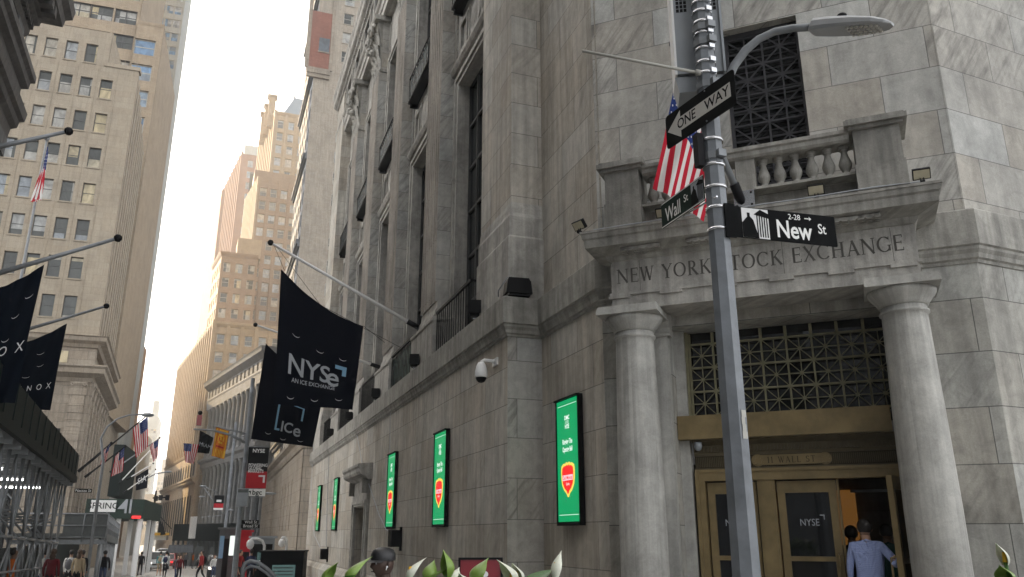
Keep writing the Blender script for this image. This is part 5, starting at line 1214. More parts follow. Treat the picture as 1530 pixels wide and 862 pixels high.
th, Fw, Fs, zt = block('limestone_block', 'tan limestone block with a golden sunlit street side above arched lower windows', 320, 483, 170.5, 30, 55, -9, 'tan_brick', 'tan_brick', 'glass_pale', 11, 18, 3.7, 1.5, 2.2, 'r4', piers=1, crownp=1)
z_ = lz(Fs, 285, 705)
for m in range(14):
    x = 2.2+3.8*m; q = MB(Fs); P_ = [(x-.9, z_-1.2), (x+.9, z_-1.2)]+[(x+.9*math.cos(R(a)), z_+.6+.9*math.sin(R(a))) for a in range(0, 181, 30)]; q.prism(P_, -.5, -.46); q.build('arched_window', M['pane_matte'], th)
    q = MB(Fs); q.box(x-.8, x+.8, -.5, -.46, 1.5, z_-5); q.build('tall_window', M['pane_matte'], th)
crown(th, Fs, 0, 55.5, -.3, z_-3, CORN, M['tan_brick']); crown(th, Fs, 0, 55.5, -.3, z_+3, [(a*.5, b*.5) for a, b in CORN], M['tan_brick']); body(th, Fs, 0, 55.2, -.45, .02, -4, z_+3, M['tan_brick'], 'lower_front')
block('brown_brick_tower', 'brown brick tower with a striped golden sunlit side below the spire', 385, 268, 200, 18, 16, -9, 'brown_brick', 'tan_brick', 'glass_pale', 7, 9, 3.6, 1.6, 2.3, 't1', z0=20, piers=1)
th, Fw, Fs, zt = block('spire_tower', 'tan stepped tower crowned by a blue grey mansard roof with finials', 410, 168, 206, 20, 20, -9, 'tan_brick', 'tan_brick', 'glass_pale', 7, 8, 3.7, 1.6, 2.4, 't2', z0=25, piers=1, crownp=1)
body(th, Fw, -4, 12, -1.2, 8, 25, lz(Fw, 420, 262), M['brown_brick'], 'shoulder'); body(th, Fw, 7.0, 16, -.9, 6, 25, lz(Fw, 432, 205), M['tan_brick'], 'bay')
for m, (u, v) in enumerate(((396, 176), (391, 188), (385, 201))):
    P = Fs @ Vector((20-4-4.5*m, -.6, lz(Fs, u, v))); q = MB(); q.box(P.x-.9, P.x+.9, P.y-.9, P.y+.9, P.z-9, P.z); q.box(P.x-1.3, P.x+1.3, P.y-1.3, P.y+1.3, P.z, P.z+.5); q.build('buttress', M['tan_brick'], th)
x0 = lx(Fw, 424, 158); q = MB(Fw); zr = zt+.5; ha = lz(Fw, 434, 134)-zr
i = q.p((x0, 1, zr), (x0+12, 1, zr), (x0+12, 12, zr), (x0, 12, zr), (x0+3, 4, zr+ha), (x0+9, 4, zr+ha), (x0+9, 9, zr+ha), (x0+3, 9, zr+ha))
for f_ in ((0,1,5,4),(1,2,6,5),(2,3,7,6),(3,0,4,7),(4,5,6,7)): q.face([i+k for k in f_])
q.build('mansard_roof', M['roof_blue'], th); q = MB(Fw)
for xx in (x0+3, x0+6, x0+9): q.tube([(xx, 4, zr+ha-.3), (xx, 4, zr+ha+2.6)], [.25, .05], 6)
q.build('finial', M['roof_blue'], th)
th, Fw, Fs, zt = block('granite_tower', 'pinkish granite tower with square pillars at its top, hazy, left of the spire', 360, 229, 255, 11, 48, -9, 'pink_granite', 'pink_granite', 'glass_blue', 2, 13, 3.9, 1.7, 2.4, 't3', z0=20, piers=1)
body(th, Fw, .5, 9, -.2, 6, zt, zt+3.2, M['pale_far'], 'roof_house'); q = MB(Fw)
for m in range(5): q.tube([(.5+2.2*m, .3, zt+3.2), (.5+2.2*m, .3, zt+7.5)], .18, 5)
q.tube([(.5, .3, zt+7.5), (9.4, .3, zt+7.5)], .18, 5); q.build('roof_rail', M['frame_light'], th)
z2_ = lz(Fs, 318, 300); body(th, Fs, -3.5, 20, -1.4, 10, 20, lz(Fs, 330, 300), M['pink_granite'], 'lower_wing')
q = MB(Fw); q.box(3, 7, -.06, -.003, zt-26, zt-6); q.build('tall_window', M['glass_dark'], th)
th, Fw, Fs, zt = block('gilded_block', 'small orange brown block catching golden sun in front of the pink tower', 330, 378, 186, 8, 12, -9, 'brown_brick', 'tan_brick', 'glass_warm', 3, 4, 3.6, 1.5, 2.2, 't4', z0=25, crownp=1)
body(th, Fw, 3.2, 8.5, 1, 8, zt, zt+4.6, M['tan_brick'], 'roof_house')
q = MB(Fs @ Matrix.Translation((0, 0, 0))); put_text(q, '67', 1.7, lambda x, z: (9+x, -.05, zt-10+z)); put_text(q, 'WALL', 1.7, lambda x, z: (9+x, -.05, zt-11.8+z)); put_text(q, 'ST', 1.7, lambda x, z: (9+x, -.05, zt-13.6+z)); q.build('sign_lettering', M['frame_light'], th)
# ================================================================== left pavement: sheds, scaffolding, banners, flags
FSH = frame(-3.0, 0, -3.3)
SH = thing('sidewalk_shed', 'large dark green sidewalk shed on pipe scaffolding along the left pavement', 'scaffold', (-4, 20, 0))
zb_ = lambda x: 3.72-.0085*(x-18); zt_ = lambda x: zb_(x)+.98
q = MB(FSH)
def slab(q, x0, x1, y0, y1, f0, f1, mi=0):
    i = q.p((x0,y0,f0(x0)),(x1,y0,f0(x1)),(x1,y1,f0(x1)),(x0,y1,f0(x0)),(x0,y0,f1(x0)),(x1,y0,f1(x1)),(x1,y1,f1(x1)),(x0,y1,f1(x0)))
    for f_ in ((0,1,5,4),(1,2,6,5),(2,3,7,6),(3,0,4,7),(4,5,6,7),(3,2,1,0)): q.face([i+k for k in f_], mi)
slab(q, 5, 34.6, -.06, 0, lambda x: zb_(x)+.2, zt_)
for m in range(24): x = 5.6+1.22*m; slab(q, x-.03, x+.03, -.085, -.06, lambda x: zb_(x)+.2, zt_)
slab(q, 5, 34.62, -.1, .02, lambda x: zb_(x)-.02, lambda x: zb_(x)+.2)
q.box(34.6, 34.66, 0, 4.4, zb_(34.6), zt_(34.6)); q.box(34.66, 35.5, .4, 1.2, zb_(34.6)+.05, zt_(34.6)-.15)
q.build('parapet', M['shed_green'], SH)
q = MB(FSH); slab(q, 5, 34.6, .02, 4.4, lambda x: zb_(x)+.12, lambda x: zb_(x)+.2); q.build('deck', M['wood'], SH)
q = MB(FSH)
for m in range(25): x = 5.4+1.22*m; slab(q, x-.06, x+.06, .02, 4.4, lambda x: zb_(x)-.14, lambda x: zb_(x)+.118)
q.build('joist', M['galv'], SH)
for m in range(13):
    x = 8.2+2.2*m
    for y in (.25, 2.1, 4.2):
        gz = ground(x)
        q = MB(FSH); q.tube([(x, y, gz), (x, y, zb_(x)-.14)], .045, 8); q.box(x-.12, x+.12, y-.12, y+.12, gz, gz+.02); q.tube([(x, y, gz+1.9), (x, y, gz+2.02)], .062, 8); q.build('scaffold_post', M['galv'], SH)
q = MB(FSH)
for m in range(12):
    x = 8.2+2.2*m; a, b = x, x+2.2; ga, gb = ground(a), ground(b)
    for y in (.22, 4.15):
        q.tube([(a, y, ga+.35), (b, y, gb+1.9)], .024, 6); q.tube([(a, y+.05, ga+1.9), (b, y+.05, gb+.35)], .024, 6)
        for z in (.3, 1.15, 1.95): q.tube([(a, y-.02, ga+z), (b, y-.02, gb+z)], .03, 6)
    q.tube([(a, .25, ga+2.0), (a+1.1, .25, zb_(a)-.1)], .03, 6); q.tube([(a, .3, ga+1.9), (a, 2.1, zb_(a)-.15)], .03, 6); q.tube([(b, .25, gb+2.0), (b-1.1, .25, zb_(b)-.1)], .03, 6)
    q.tube([(a, .25, ga+2.6), (a, 4.2, ga+2.6)], .03, 6)
q.build('scaffold_brace', M['galv'], SH)
for x in (13.5, 16, 18.5, 21, 24, 28, 32):
    for y in (.7, 2.6):
        q = MB(FSH); q.box(x-.06, x+.06, y, y+1.3, zb_(x)-.34, zb_(x)-.27); lt = q.build('light_fixture', M['white'], SH); q = MB(FSH); q.tube([(x, y+.03, zb_(x)-.37), (x, y+1.27, zb_(x)-.37)], .035, 6); q.build('light_tube', M['tube_light'], lt)
q = MB(FSH); q.box(34.665, 34.69, .05, .35, zb_(34)+.4, zb_(34)+.9); q.build('notice', M['white'], SH)
# shopfront wall under the shed (base of the dark building) and a lower shed farther on
FSB = frame(-4.35, 40, -3.3)
S2 = thing('sidewalk_shed', 'lower grey pipe and mesh sidewalk shed beyond the dark green one', 'scaffold', (-5.4, 50, ground(50)))
q = MB(FSB)
def zz(x): return ground(40+x)
slab(q, 2, 19, .1, 3.6, lambda x: zz(x)+2.3, lambda x: zz(x)+2.45); slab(q, 2, 19, .04, .1, lambda x: zz(x)+2.15, lambda x: zz(x)+2.5); q.build('deck', M['shed_gray'], S2)
FSE = frame(-8.3, 42.0, 90); zE = -.7
q = MB(FSE); q.box(2.1, 3.9, -.04, 0, zE+2.25, zE+3.35); q.build('mesh_panel', M['shed_gray'], S2)
q = MB(FSE)
for k in (2.3, 2.8, 3.3): q.tube([(0, -.06, zE+k), (3.9, -.06, zE+k)], .035, 6)
for m in range(5): q.tube([(.97*m, -.06, zE+2.1), (.97*m, -.06, zE+3.3)], .035, 6)
q.tube([(.1, -.1, zE+2.2), (1.9, -.1, zE+3.3)], .03, 6); q.box(0, 3.95, -.02, .1, zE+2.0, zE+2.2); q.build('end_railing', M['galv'], S2)
q = MB(FSB)
for m in range(18):
    x = 2+1.0*m; q.tube([(x, .07, zz(x)+2.45), (x, .07, zz(x)+3.35)], .03, 6)
for k in (2.75, 3.05, 3.35): q.tube([(2, .07, zz(2)+k), (19, .07, zz(19)+k)], .035, 6)
q.build('guard_rail', M['galv'], S2)
for m in range(9):
    for y in (.2, 3.4):
        x = 2.4+2.0*m; q = MB(FSB); q.tube([(x, y, zz(x)), (x, y, zz(x)+2.3)], .06, 8); q.build('scaffold_post', M['galv'], S2)
q = MB(FSB)
for m in range(8):
    x = 2.4+2*m; q.tube([(x, .2, zz(x)+.4), (x+2, .2, zz(x)+2.2)], .035, 6); q.tube([(x, .24, zz(x)+2.2), (x+2, .24, zz(x)+.4)], .035, 6); q.tube([(x, .2, zz(x)+2.3), (x+2, .2, zz(x)+2.3)], .04, 6)
q.build('scaffold_brace', M['galv'], S2)
for x in (3.2, 9.0, 13): q = MB(FSB); q.box(x, x+1.3, .5, .62, zz(x)+2.0, zz(x)+2.08); q.build('light_tube', M['tube_light'], S2)
q = MB(FSB); q.box(0, 40, 3.7, 3.8, -2.5, zz(20)+2.2); q.build('hoarding', M['shed_green'], S2)
# green hoarding box with shop signboard
FSG = frame(-6.55, 68, 92); 
S3 = thing('hoarding_box', 'green box hoarding with a white signboard reading Spring above the pavement', 'hoarding', (-8, 70, ground(68)))
A = onframe(130, 745, FSG); B = onframe(213, 775, FSG); x0, x1 = A.x, B.x; z1, z0 = A.z, B.z
q = MB(FSG); q.box(x0, x1, 0, 14, z0, z1); q.build('box', M['hoarding_green'], S3)
A = onframe(137, 747, FSG); B = onframe(172, 765, FSG)
q = MB(FSG); q.box(A.x, B.x, -.06, -.003, B.z, A.z); sb = q.build('signboard', M['white'], S3)
q = MB(FSG); put_text(q, 'SPRING', .62, lambda x, z: ((A.x+B.x)/2+x*1.0, -.065, (A.z+B.z)/2+z), bold=.01); q.build('lettering', M['shed_green'], sb)
q = MB(FSG); cx = onframe(187, 757, FSG).x; cz = (A.z+B.z)/2; q.prism([(cx-.5, cz-.2), (cx, cz-.2), (cx, cz-.5), (cx+.14, cz-.5), (cx+.14, cz+.5), (cx, cz+.5)], -.06, -.003); q.prism([(cx+.3, cz-.5), (cx+.44, cz-.5), (cx+.44, cz+.5), (cx+.3, cz+.5)], -.06, -.003); q.build('painted_mark', M['print_grey'], S3)
q = MB(FSG); cx = onframe(205, 772, FSG).x; q.box(cx-.35, cx+.25, -.12, -.003, z0+.02, z0+.2); q.build('red_light', M['red_lamp'], S3)
for x, yy in ((x1-.1, .2), (x1-.5, 3), (x1-.1, 6), (x1-1.6, .3), (x1-1.2, 4), (x1-.1, 10)): q = MB(FSG); q.box(x-.2, x+.1, yy, yy+.3, ground(70)-.1, z0); q.build('white_post', M['white'], S3)
# banners on the left
def eq_banner(Y, c, label, lw, la, lb, dens=1.0):
    c = [atY(u, v, Y) for u, v in c]; f = sheetfn(c[0], c[1], c[2], c[3], .05, 2.2, .18, Vector((0, -1, 0)))
    t = thing('hanging_banner', label, 'banner', c[0], 0, 'banners on the left side of the street'); cloth('banner_cloth', f, M['navy2'], t, 40, 30)
    wm = (c[1]-c[0]).length; hm = (c[2]-c[0]).length
    print_on(t, 'lettering', f, 'EQUINOX', la, lb, lw/4.6*.40, wm, hm, M['print_white'], 1.0, spacing=2.3)
    return t, f
t, f = eq_banner(17, ((-70, 440), (66, 395), (-108, 606), (22, 602)), 'near dark banner at the left picture edge whose lettering ends in OX', 2.6, .36, .60)
vents(f, t, [(.72, .5), (.78, .32), (.9, .2)])
t, f = eq_banner(25, ((-18, 520), (100, 483), (-46, 612), (75, 613)), 'second dark banner lettered EQUINOX above the green shed', 2.0, .58, .72)
vents(f, t, [(.72, .25), (.75, .42), (.6, .55)])
for a, b, Y, lb in (((-60, 425), (172, 357), 17, 'pale flag pole carrying the near dark banner'), ((-30, 513), (156, 458), 25, 'pale flag pole carrying the EQUINOX banner'), ((-60, 232), (98, 197), 14.5, 'empty dark flag pole at the left picture edge near the cornice')):
    flagpole(lb, atY(*a, Y), atY(*b, Y), .055 if Y > 14.5 else .05, 'galv', 'flag poles on the left side')
P0 = atD(37, 385, 52); P1 = atD(73, 210, 52); gp = Vector((P0.x, P0.y, ground(50))); t = thing('flag_pole', 'slim upright flag pole in front of the beige block on the left', 'flagpole', gp); q = MB(); q.tube([gp, (gp.x, gp.y, P1.z)], [.13, .06], 8); q.ball((gp.x, gp.y, P1.z+.1), .16, 8); q.build('shaft', M['galv'], t)
us_flag('limp national flag on the slim upright pole before the beige block', atD(72, 219, 51.8), atD(68, 240, 51.8), atD(61, 297, 51.6), atD(48, 302, 51.4), .12, nw=2.2)
# street light on the left and its name sign
D_ = 42; b_ = atD(131, 850, D_); gz = ground(b_.y); t = thing('street_lamp', 'old curved street light pole on the left pavement beside the national flags', 'street lamp', (b_.x, b_.y, gz))
pp = [Vector((b_.x, b_.y, gz)), Vector((b_.x, b_.y, atD(146, 690, D_).z))]+[atD(u, v, D_) for u, v in ((151, 655), (160, 638), (175, 626), (193, 620), (212, 619))]
q = MB(); q.tube(pp, [.08, .065, .05, .045, .04, .035, .035], 8); q.build('pole', M['galv'], t); q = MB(); a = pp[-1]; q.ball(a+Vector((.25, 0, -.02)), .3, 10, 0, (1, .45, .35)); q.build('lamp_head', M['gray_box'], t)
Fq = frame(b_.x, b_.y-.15, 90); A, B = onframe(112, 730, Fq), onframe(137, 736, Fq); t = thing('street_name_sign', 'small black street name sign on the left street light pole', 'street sign', Fq @ A)
q = MB(Fq); q.box(A.x, B.x, -.02, .02, B.z, A.z); q.build('plate', M['sign_black'], t); q = MB(Fq); put_text(q, 'Nassau St', .17, lambda x, z: ((A.x+B.x)/2+x*.95, -.024, (A.z+B.z)/2+z)); q.build('lettering', M['sign_ivory'], t)
# national flags over the left pavement
for (pole, fl_, Y, lb) in ((((118, 704), (222, 619)), ((221, 622), (198, 640), (221, 668), (203, 684)), 50, 'largest national flag hanging over the left pavement'),
                          (((128, 712), (186, 668)), ((186, 668), (172, 682), (184, 704), (166, 712)), 48, 'national flag below and left of the largest one'),
                          (((118, 703), (165, 663)), ((165, 663), (155, 673), (158, 690), (150, 694)), 46, 'small national flag nearest the street light pole'),
                          (((165, 705), (238, 655)), ((237, 656), (223, 664), (236, 682), (229, 690)), 60, 'faded striped flag farthest out over the street on the left')):
    flagpole('thin pole of the '+lb, atY(*pole[0], Y), atY(*pole[1], Y), .05, 'iron' if Y < 60 else 'galv', 'flag poles over the left pavement')
    us_flag(lb, *[atY(u, v, Y) for u, v in fl_], .10, 'national flags over the left pavement', nw=1.8)
for (a, b, Y, lb) in (((190, 716), (228, 693), 62, 'thin pale pole above the SIA banner'), ((185, 736), (232, 702), 62, 'thin pale pole of the SIA banner'), ((178, 722), (225, 672), 64, 'thin pale empty pole behind the flags')): flagpole(lb, atY(*a, Y), atY(*b, Y), .045, 'white', 'thin poles on the left')
c = [atY(u, v, 62) for u, v in ((203, 712), (222, 700), (203, 733), (220, 729))]; f = sheetfn(*c, .03, 1.2, 0, Vector((0, -1, 0))); t = thing('hanging_banner', 'small navy banner lettered SIA over the left pavement', 'banner', c[0]); cloth('banner_cloth', f, M['navy'], t, 16, 12); print_on(t, 'lettering', f, 'SIA', .5, .45, .5, (c[1]-c[0]).length, (c[2]-c[0]).length, M['print_white'], 1.0)
q = MB(frame(-8.6, 72, 92)); q.box(.7, 1.5, 0, 8, 4.6, 8.6); tag(q.build('scaffold_netting', M['shed_green']), 'dark green netted scaffold behind the SIA banner', 'netting')
# ================================================================== right side of the street
def lamp_mast(u, v, D, z1, label): 
    b_ = atD(u, v, D); gz = ground(b_.y); t = thing('street_lamp', label, 'street lamp', (b_.x, b_.y, gz)); q = MB(); q.lathe([(.2, 0), (.2, .5), (.12, .6), (.085, z1-gz)], (b_.x, b_.y, gz), 8, 0, False); q.build('pole', M['pole_paint'], t); return t, b_, gz
D_ = 37.5; t, b_, gz = lamp_mast(351, 850, D_, 8.4, 'street lamp post carrying the red and black banner, cabinet and signs'); LM = t; zq = lambda v: atD(360, v, D_).z
arm = [atD(u, v, D_) for u, v in ((357, 755), (360, 748), (368, 741), (380, 738), (392, 737))]
q = MB(); q.tube(arm, .045, 8); q.build('arm', M['galv'], t); q = MB(); q.ball(arm[-1]+Vector((.24, 0, 0)), .36, 10, 0, (1, .35, .16)); q.build('lamp_head', M['gray_box'], t)
arm2 = [atD(u, v, D_) for u, v in ((368, 662), (345, 650), (318, 643), (289, 641))]; q = MB(); q.tube(arm2, [.06, .055, .045, .04], 8); q.tube([atD(371, 649, D_), atD(320, 636, D_)], .035, 6); q.tube([atD(371, 649, D_), atD(345, 660, D_)], .02, 6); q.build('mast_arm', M['galv'], t)
q = MB(); q.tube([(b_.x, b_.y, 8), (b_.x, b_.y, atD(372, 640, D_).z)], [.09, .07], 8); q.build('upper_pole', M['pole_paint'], t)
q = MB(); a = atD(297, 636, D_); q.box(a.x-.1, a.x+.1, a.y-.1, a.y+.1, a.z, a.z+.45); q.ball((a.x, a.y, a.z+.55), .1, 8, 1); q.build('signal_unit', [M['car_red'], M['black']], t)
us_flag('small national flag hanging from the lamp post arm over the street', atD(274, 662, D_), atD(297, 664, D_), atD(277, 691, D_), atD(289, 693, D_), .06, 'flags hanging from the lamp post arm', nw=1.5)
def hang(cs, D, mat, label, name='hanging_banner', grp=None):
    c = [atD(u, v, D) for u, v in cs]; f = sheetfn(*c, .05, 1.4, 0); t = thing(name, label, 'banner', c[0], 0, grp); cloth('banner_cloth', f, mat, t, 16, 16); return t, f, (c[1]-c[0]).length, (c[2]-c[0]).length
t, f, wm, hm = hang(((299, 643), (319, 654), (295, 676), (312, 678)), D_, M['char_cloth'], 'charcoal banner between the small flag and the orange banner', grp='flags hanging from the lamp post arm')
nf = -1 if f(.5, .5, 1).y > f(.5, .5, 0).y else 1
print_on(t, 'lettering', f, 'MIAMI', .6, .6, .26, wm, hm, M['print_grey'], 1.0, off=.02*nf); 
t, f, wm, hm = hang(((323, 638), (342, 644), (316, 681), (335, 686)), D_, M['orange_cloth'], 'orange and gold fringed banner on the lamp post arm', grp='flags hanging from the lamp post arm')
nf = -1 if f(.5, .5, 1).y > f(.5, .5, 0).y else 1
patch(t, 'gold_pattern', f, [(.05, .12, .03, .97), (.88, .95, .03, .97), (.12, .88, .03, .08), (.3, .7, .2, .27), (.25, .34, .27, .45), (.66, .75, .27, .42), (.35, .65, .45, .52), (.42, .58, .3, .4)]+[(.08+.12*k, .14+.12*k, .72, .98) for k in range(8)], M['gold_cloth'], .02*nf)
patch(t, 'dark_pattern', f, [(.2, .8, .12, .17), (.36, .44, .32, .4), (.2, .8, .6, .66)], M['banner_red'], .021*nf)
Fq = frame(b_.x, b_.y-.25, 96); A = onframe(372, 668, Fq); B = onframe(397, 730, Fq); wd = B.x-A.x; hh = A.z-B.z
t = thing('street_banner', 'vertical black and red banner reading Powering Global Markets on the lamp post', 'banner', Fq @ A)
pts = lambda q, a0, a1, z0, z1, y: q.box(A.x+wd*a0, A.x+wd*a1, y-.012, y, A.z-hh*z1, A.z-hh*z0)
q = MB(Fq); pts(q, 0, 1, 0, .59, 0); o = q.build('banner_cloth', M['char_cloth'], t); q = MB(Fq); pts(q, 0, 1, .592, .995, 0); q.build('banner_cloth', M['banner_red'], t)
q = MB(Fq); put_text(q, 'NYSE', .22, lambda x, z: (A.x+wd*.5+x, -.02, A.z-hh*.09+z), bold=.02)
for k, s_ in enumerate(('POWERING', 'GLOBAL', 'MARKETS')): put_text(q, s_, .185, lambda x, z, k=k: (A.x+wd*.06+x*.82, -.02, A.z-hh*(.44+.075*k)+z), align='LEFT', bold=.02)
q.build('lettering', M['print_white'], t); q = MB(Fq); pts(q, .6, .92, .68, .72, -.013); pts(q, .82, .92, .72, .86, -.013); q.build('corner_mark', M['print_white'], t)
q = MB(Fq); q.tube([(-.05, .2, A.z+.03), (A.x+wd, 0, A.z+.03)], .02, 6); q.tube([(-.05, .2, B.z-.35), (A.x+wd, 0, B.z-.35)], .02, 6); q.build('bracket', M['galv'], t)
t = thing('street_banner', 'small white panel lettered bgc below the black and red banner', 'banner', Fq @ B); q = MB(Fq); z1 = B.z-.02; z0 = z1-hh*.17; q.box(A.x, A.x+wd, -.02, 0, z0, z1); q.build('panel', M['white'], t); q = MB(Fq); put_text(q, 'bgc', .30, lambda x, z: (A.x+wd*.6+x, -.024, (z0+z1)/2+z), bold=.015); q.prism([(A.x+wd*.12, z1-.1), (A.x+wd*.3, z1-.08), (A.x+wd*.3, z1-.25), (A.x+wd*.25, z1-.14)], -.024, -.021); q.build('lettering', M['sign_black'], t)
Fc = frame(b_.x, b_.y-.1, 96); A2, B2_ = onframe(356, 730, Fc), onframe(370, 757, Fc); t = thing('equipment_cabinet', 'grey metal box on the lamp post under the banner', 'cabinet', Fc @ A2); q = MB(Fc); q.box(A2.x, B2_.x, -.3, 0, B2_.z, A2.z); q.box(A2.x+.04, B2_.x-.04, -.32, -.3, B2_.z+.05, A2.z-.2); q.build('body', M['gray_box'], t); q = MB(Fc); q.box(A2.x+.03, B2_.x-.03, -.312, -.301, A2.z-.17, A2.z-.04); q.build('vent', M['shed_gray'], t)
A, B = onframe(361, 777, Fc), onframe(388, 789, Fc); t = thing('street_name_sign', 'pair of black Broad St name plates on the lamp post carrying the banner', 'street sign', Fc @ A); zm_ = (A.z+B.z)/2
q = MB(Fc); q.box(A.x, B.x-.06, .02, .04, zm_+.01, A.z); q.box(A.x, B.x, -.02, 0, B.z, zm_-.01); q.build('plate', M['sign_black'], t); q = MB(Fc); put_text(q, 'Broad St', .17, lambda x, z: ((A.x+B.x)/2+x, -.024, (B.z+zm_)/2+z)); put_text(q, 'Wall St', .17, lambda x, z: ((A.x+B.x)/2+x, .016, (A.z+zm_)/2+z)); q.build('lettering', M['sign_ivory'], t)
# second banner pole farther on
D2 = 62; t, b2, gz = lamp_mast(334, 815, D2, 9.5, 'farther slim lamp post with a small red banner and cross arms')
q = MB(); 
for (a, b) in (((333, 768), (302, 725)), ((331, 770), (300, 773)), ((333, 768), (345, 760)), ((325, 736), (305, 727))): q.tube([atD(*a, D2), atD(*b, D2)], .035, 6)
q.build('arm', M['galv'], t); q = MB()
for u, v in ((303, 726), (302, 742), (344, 762)): q.ball(atD(u, v, D2), .26, 8, 0, (1, .4, .2))
q.build('lamp_head', M['gray_box'], t)
Fq = frame(b2.x-.15, b2.y-.1, 92); A, B = onframe(321, 740, Fq), onframe(333, 762, Fq); t = thing('street_banner', 'small dark and red banner on the farther slim lamp post', 'banner', Fq @ A); q = MB(Fq); hh = A.z-B.z; q.box(A.x, B.x, -.02, 0, A.z-hh*.55, A.z); q.box(A.x, B.x, -.02, 0, A.z-hh*.86, A.z-hh*.552, 1); q.box(A.x, B.x, -.02, 0, B.z, A.z-hh*.862, 2); q.box(A.x+.15, B.x-.15, -.024, -.021, A.z-hh*.45, A.z-hh*.3, 2); q.build('banner_cloth', [M['char_cloth'], M['banner_red'], M['white']], t)
# dark security booth with a screen, metal barrier arch, globes
D3 = 27; Fb = frame(atD(388, 850, D3).x, atD(388, 850, D3).y, 100); A, B = onframe(390, 823, Fb), onframe(451, 870, Fb); gz = ground(D3); t = thing('security_booth', 'black box kiosk with a small teal screen at the end of the planter', 'booth', Fb @ Vector(((A.x+B.x)/2, 0, gz)))
q = MB(Fb); q.box(A.x, B.x, 0, 1.6, gz, A.z-.05); q.box(A.x-.05, B.x+.03, -.05, 1.65, A.z-.05, A.z); q.build('shell', M['black'], t)
C0, C1_ = onframe(407, 844, Fb), onframe(440, 864, Fb); q = MB(Fb); q.box(C0.x, C1_.x, -.02, -.003, C1_.z, C0.z); q.build('screen', M['screen_dim'], t); q = MB(Fb); 
for k in range(4): q.box(C0.x+.03, C1_.x-.06, -.024, -.021, C0.z-.1-.1*k, C0.z-.07-.1*k)
q.build('screen_mark', M['frame_dark'], t)
q = MB(); p_ = [atD(u, v, 22) for u, v in ((362, 880), (363, 850), (366, 842), (374, 838), (385, 840), (397, 848), (408, 858), (416, 870), (418, 890))]; q.tube(p_, .05, 8); p2 = [x + Vector((.02, .0, -.12)) for x in p_[1:-1]]; q.tube(p2, .035, 8); tag(q.build('arched_barrier', M['galv']), 'curved grey metal barrier rail in front of the black kiosk', 'barrier')
q = MB(); p_ = [atD(u, v, 30) for u, v in ((389, 850), (389, 838), (394, 835), (395, 815), (392, 808), (385, 805), (376, 805), (373, 810))]; q.tube(p_, .045, 8); q.ball(atD(374, 813, 30), .13, 10, 0, (1, 1, 1.3)); tag(q.build('camera_mast', M['white']), 'white bent pole carrying a round camera beside the black kiosk', 'camera')
q = MB(); p_ = [atD(u, v, 33) for u, v in ((428, 830), (428, 806), (426, 803), (422, 803), (420, 806))]; q.tube(p_, .05, 8); q.ball(atD(421, 811, 33), .13, 10, 0, (1, 1, 1.25)); tag(q.build('camera_mast', M['white']), 'small white hooked camera above the right end of the black kiosk', 'camera')
# temporary kiosks and hoardings at the crossing
def kiosk(u0, u1, v0, v1, D, mat, label, dep=2.0, trim=None, panel=None, rise=0):
    A = atD(u0, v0, D); Fq = frame(A.x, A.y, 92); B = onframe(u1, v1, Fq); gz = ground(A.y); t = thing('kiosk', label, 'kiosk', Fq @ Vector((B.x/2, 0, gz)), 0); zt = onframe(u0, v0, Fq).z
    q = MB(Fq); q.box(0, B.x, 0, dep, gz, zt-.1); q.box(-.1, B.x+.1, -.15, dep+.1, zt-.1, zt); q.build('shell', M[mat], t)
    if panel:
        for a0, a1, b0, b1, mm in panel: q = MB(Fq); q.box(B.x*a0, B.x*a1, -.03, -.003, gz+(zt-gz)*b0, gz+(zt-gz)*b1); q.build('panel', M[mm], t)
    return t
kiosk(329, 352, 788, 825, 48, 'shed_gray', 'dark kiosk with a blue poster and lit window at the crossing', 2.5, panel=[(.06, .3, .45, .85, 'print_blue'), (.62, .94, .5, .85, 'screen_white'), (.3, .6, .1, .8, 'black')])
kiosk(360, 374, 792, 825, 46, 'banner_red', 'red booth behind the banner lamp post', 2.0, panel=[(.1, .9, .3, .6, 'black')])
kiosk(376, 408, 801, 840, 40, 'gray_box', 'grey open shelter beside the black kiosk', 2.0, panel=[(.08, .92, .1, .85, 'black'), (.3, .6, .4, .7, 'screen_dim')])
S4 = thing('sidewalk_shed', 'long dark sidewalk shed at the foot of the colonnaded bank', 'scaffold', (-2.6, 110, -2.5))
Fz = frame(-6.8, 135, 150); A = onframe(262, 775, Fz); B = onframe(345, 790, Fz)
q = MB(Fz); q.box(A.x, B.x, -.1, 3, .9, 3.2); q.build('parapet', M['shed_green'], S4); q = MB(Fz)
for m in range(12): x = A.x+(B.x-A.x)*m/11; q.box(x-.12, x+.12, 0, .24, -3.4, .9)
q.build('scaffold_post', M['shed_gray'], S4); q = MB(Fz); q.box(A.x+(B.x-A.x)*.30, A.x+(B.x-A.x)*.42, -.16, -.11, 1.2, 4.2); q.build('notice', M['white'], S4); q = MB(Fz); q.box(A.x, B.x, 2.5, 3, -3.4, .9); q.build('hoarding', M['shed_gray'], S4)
# flat concrete barriers closing the road
for m, (u0, u1, v0, v1, lb) in enumerate(((249, 290, 815, 826, 'long low grey barrier across the road'), (290, 306, 817, 827, 'dark planter block at the right end of the long barrier'), (311, 321, 818, 828, 'small dark planter block near the right kerb'))):
    D = 88; A = atD(u0, v1, D); Fq = frame(A.x, A.y, 92); B = onframe(u1, v0, Fq); gz = onframe(u0, v1, Fq).z; q = MB(Fq); q.prism([(0, gz), (B.x, gz), (B.x-.12, B.z), (.12, B.z)], 0, 1.0); q.box(.1, B.x-.1, .15, .85, B.z-.02, B.z+.06)
    tag(q.build('road_barrier', M['shed_gray'] if m else M['gray_stone']), lb, 'barrier', 'barriers across the road')
q = MB(Fz); 
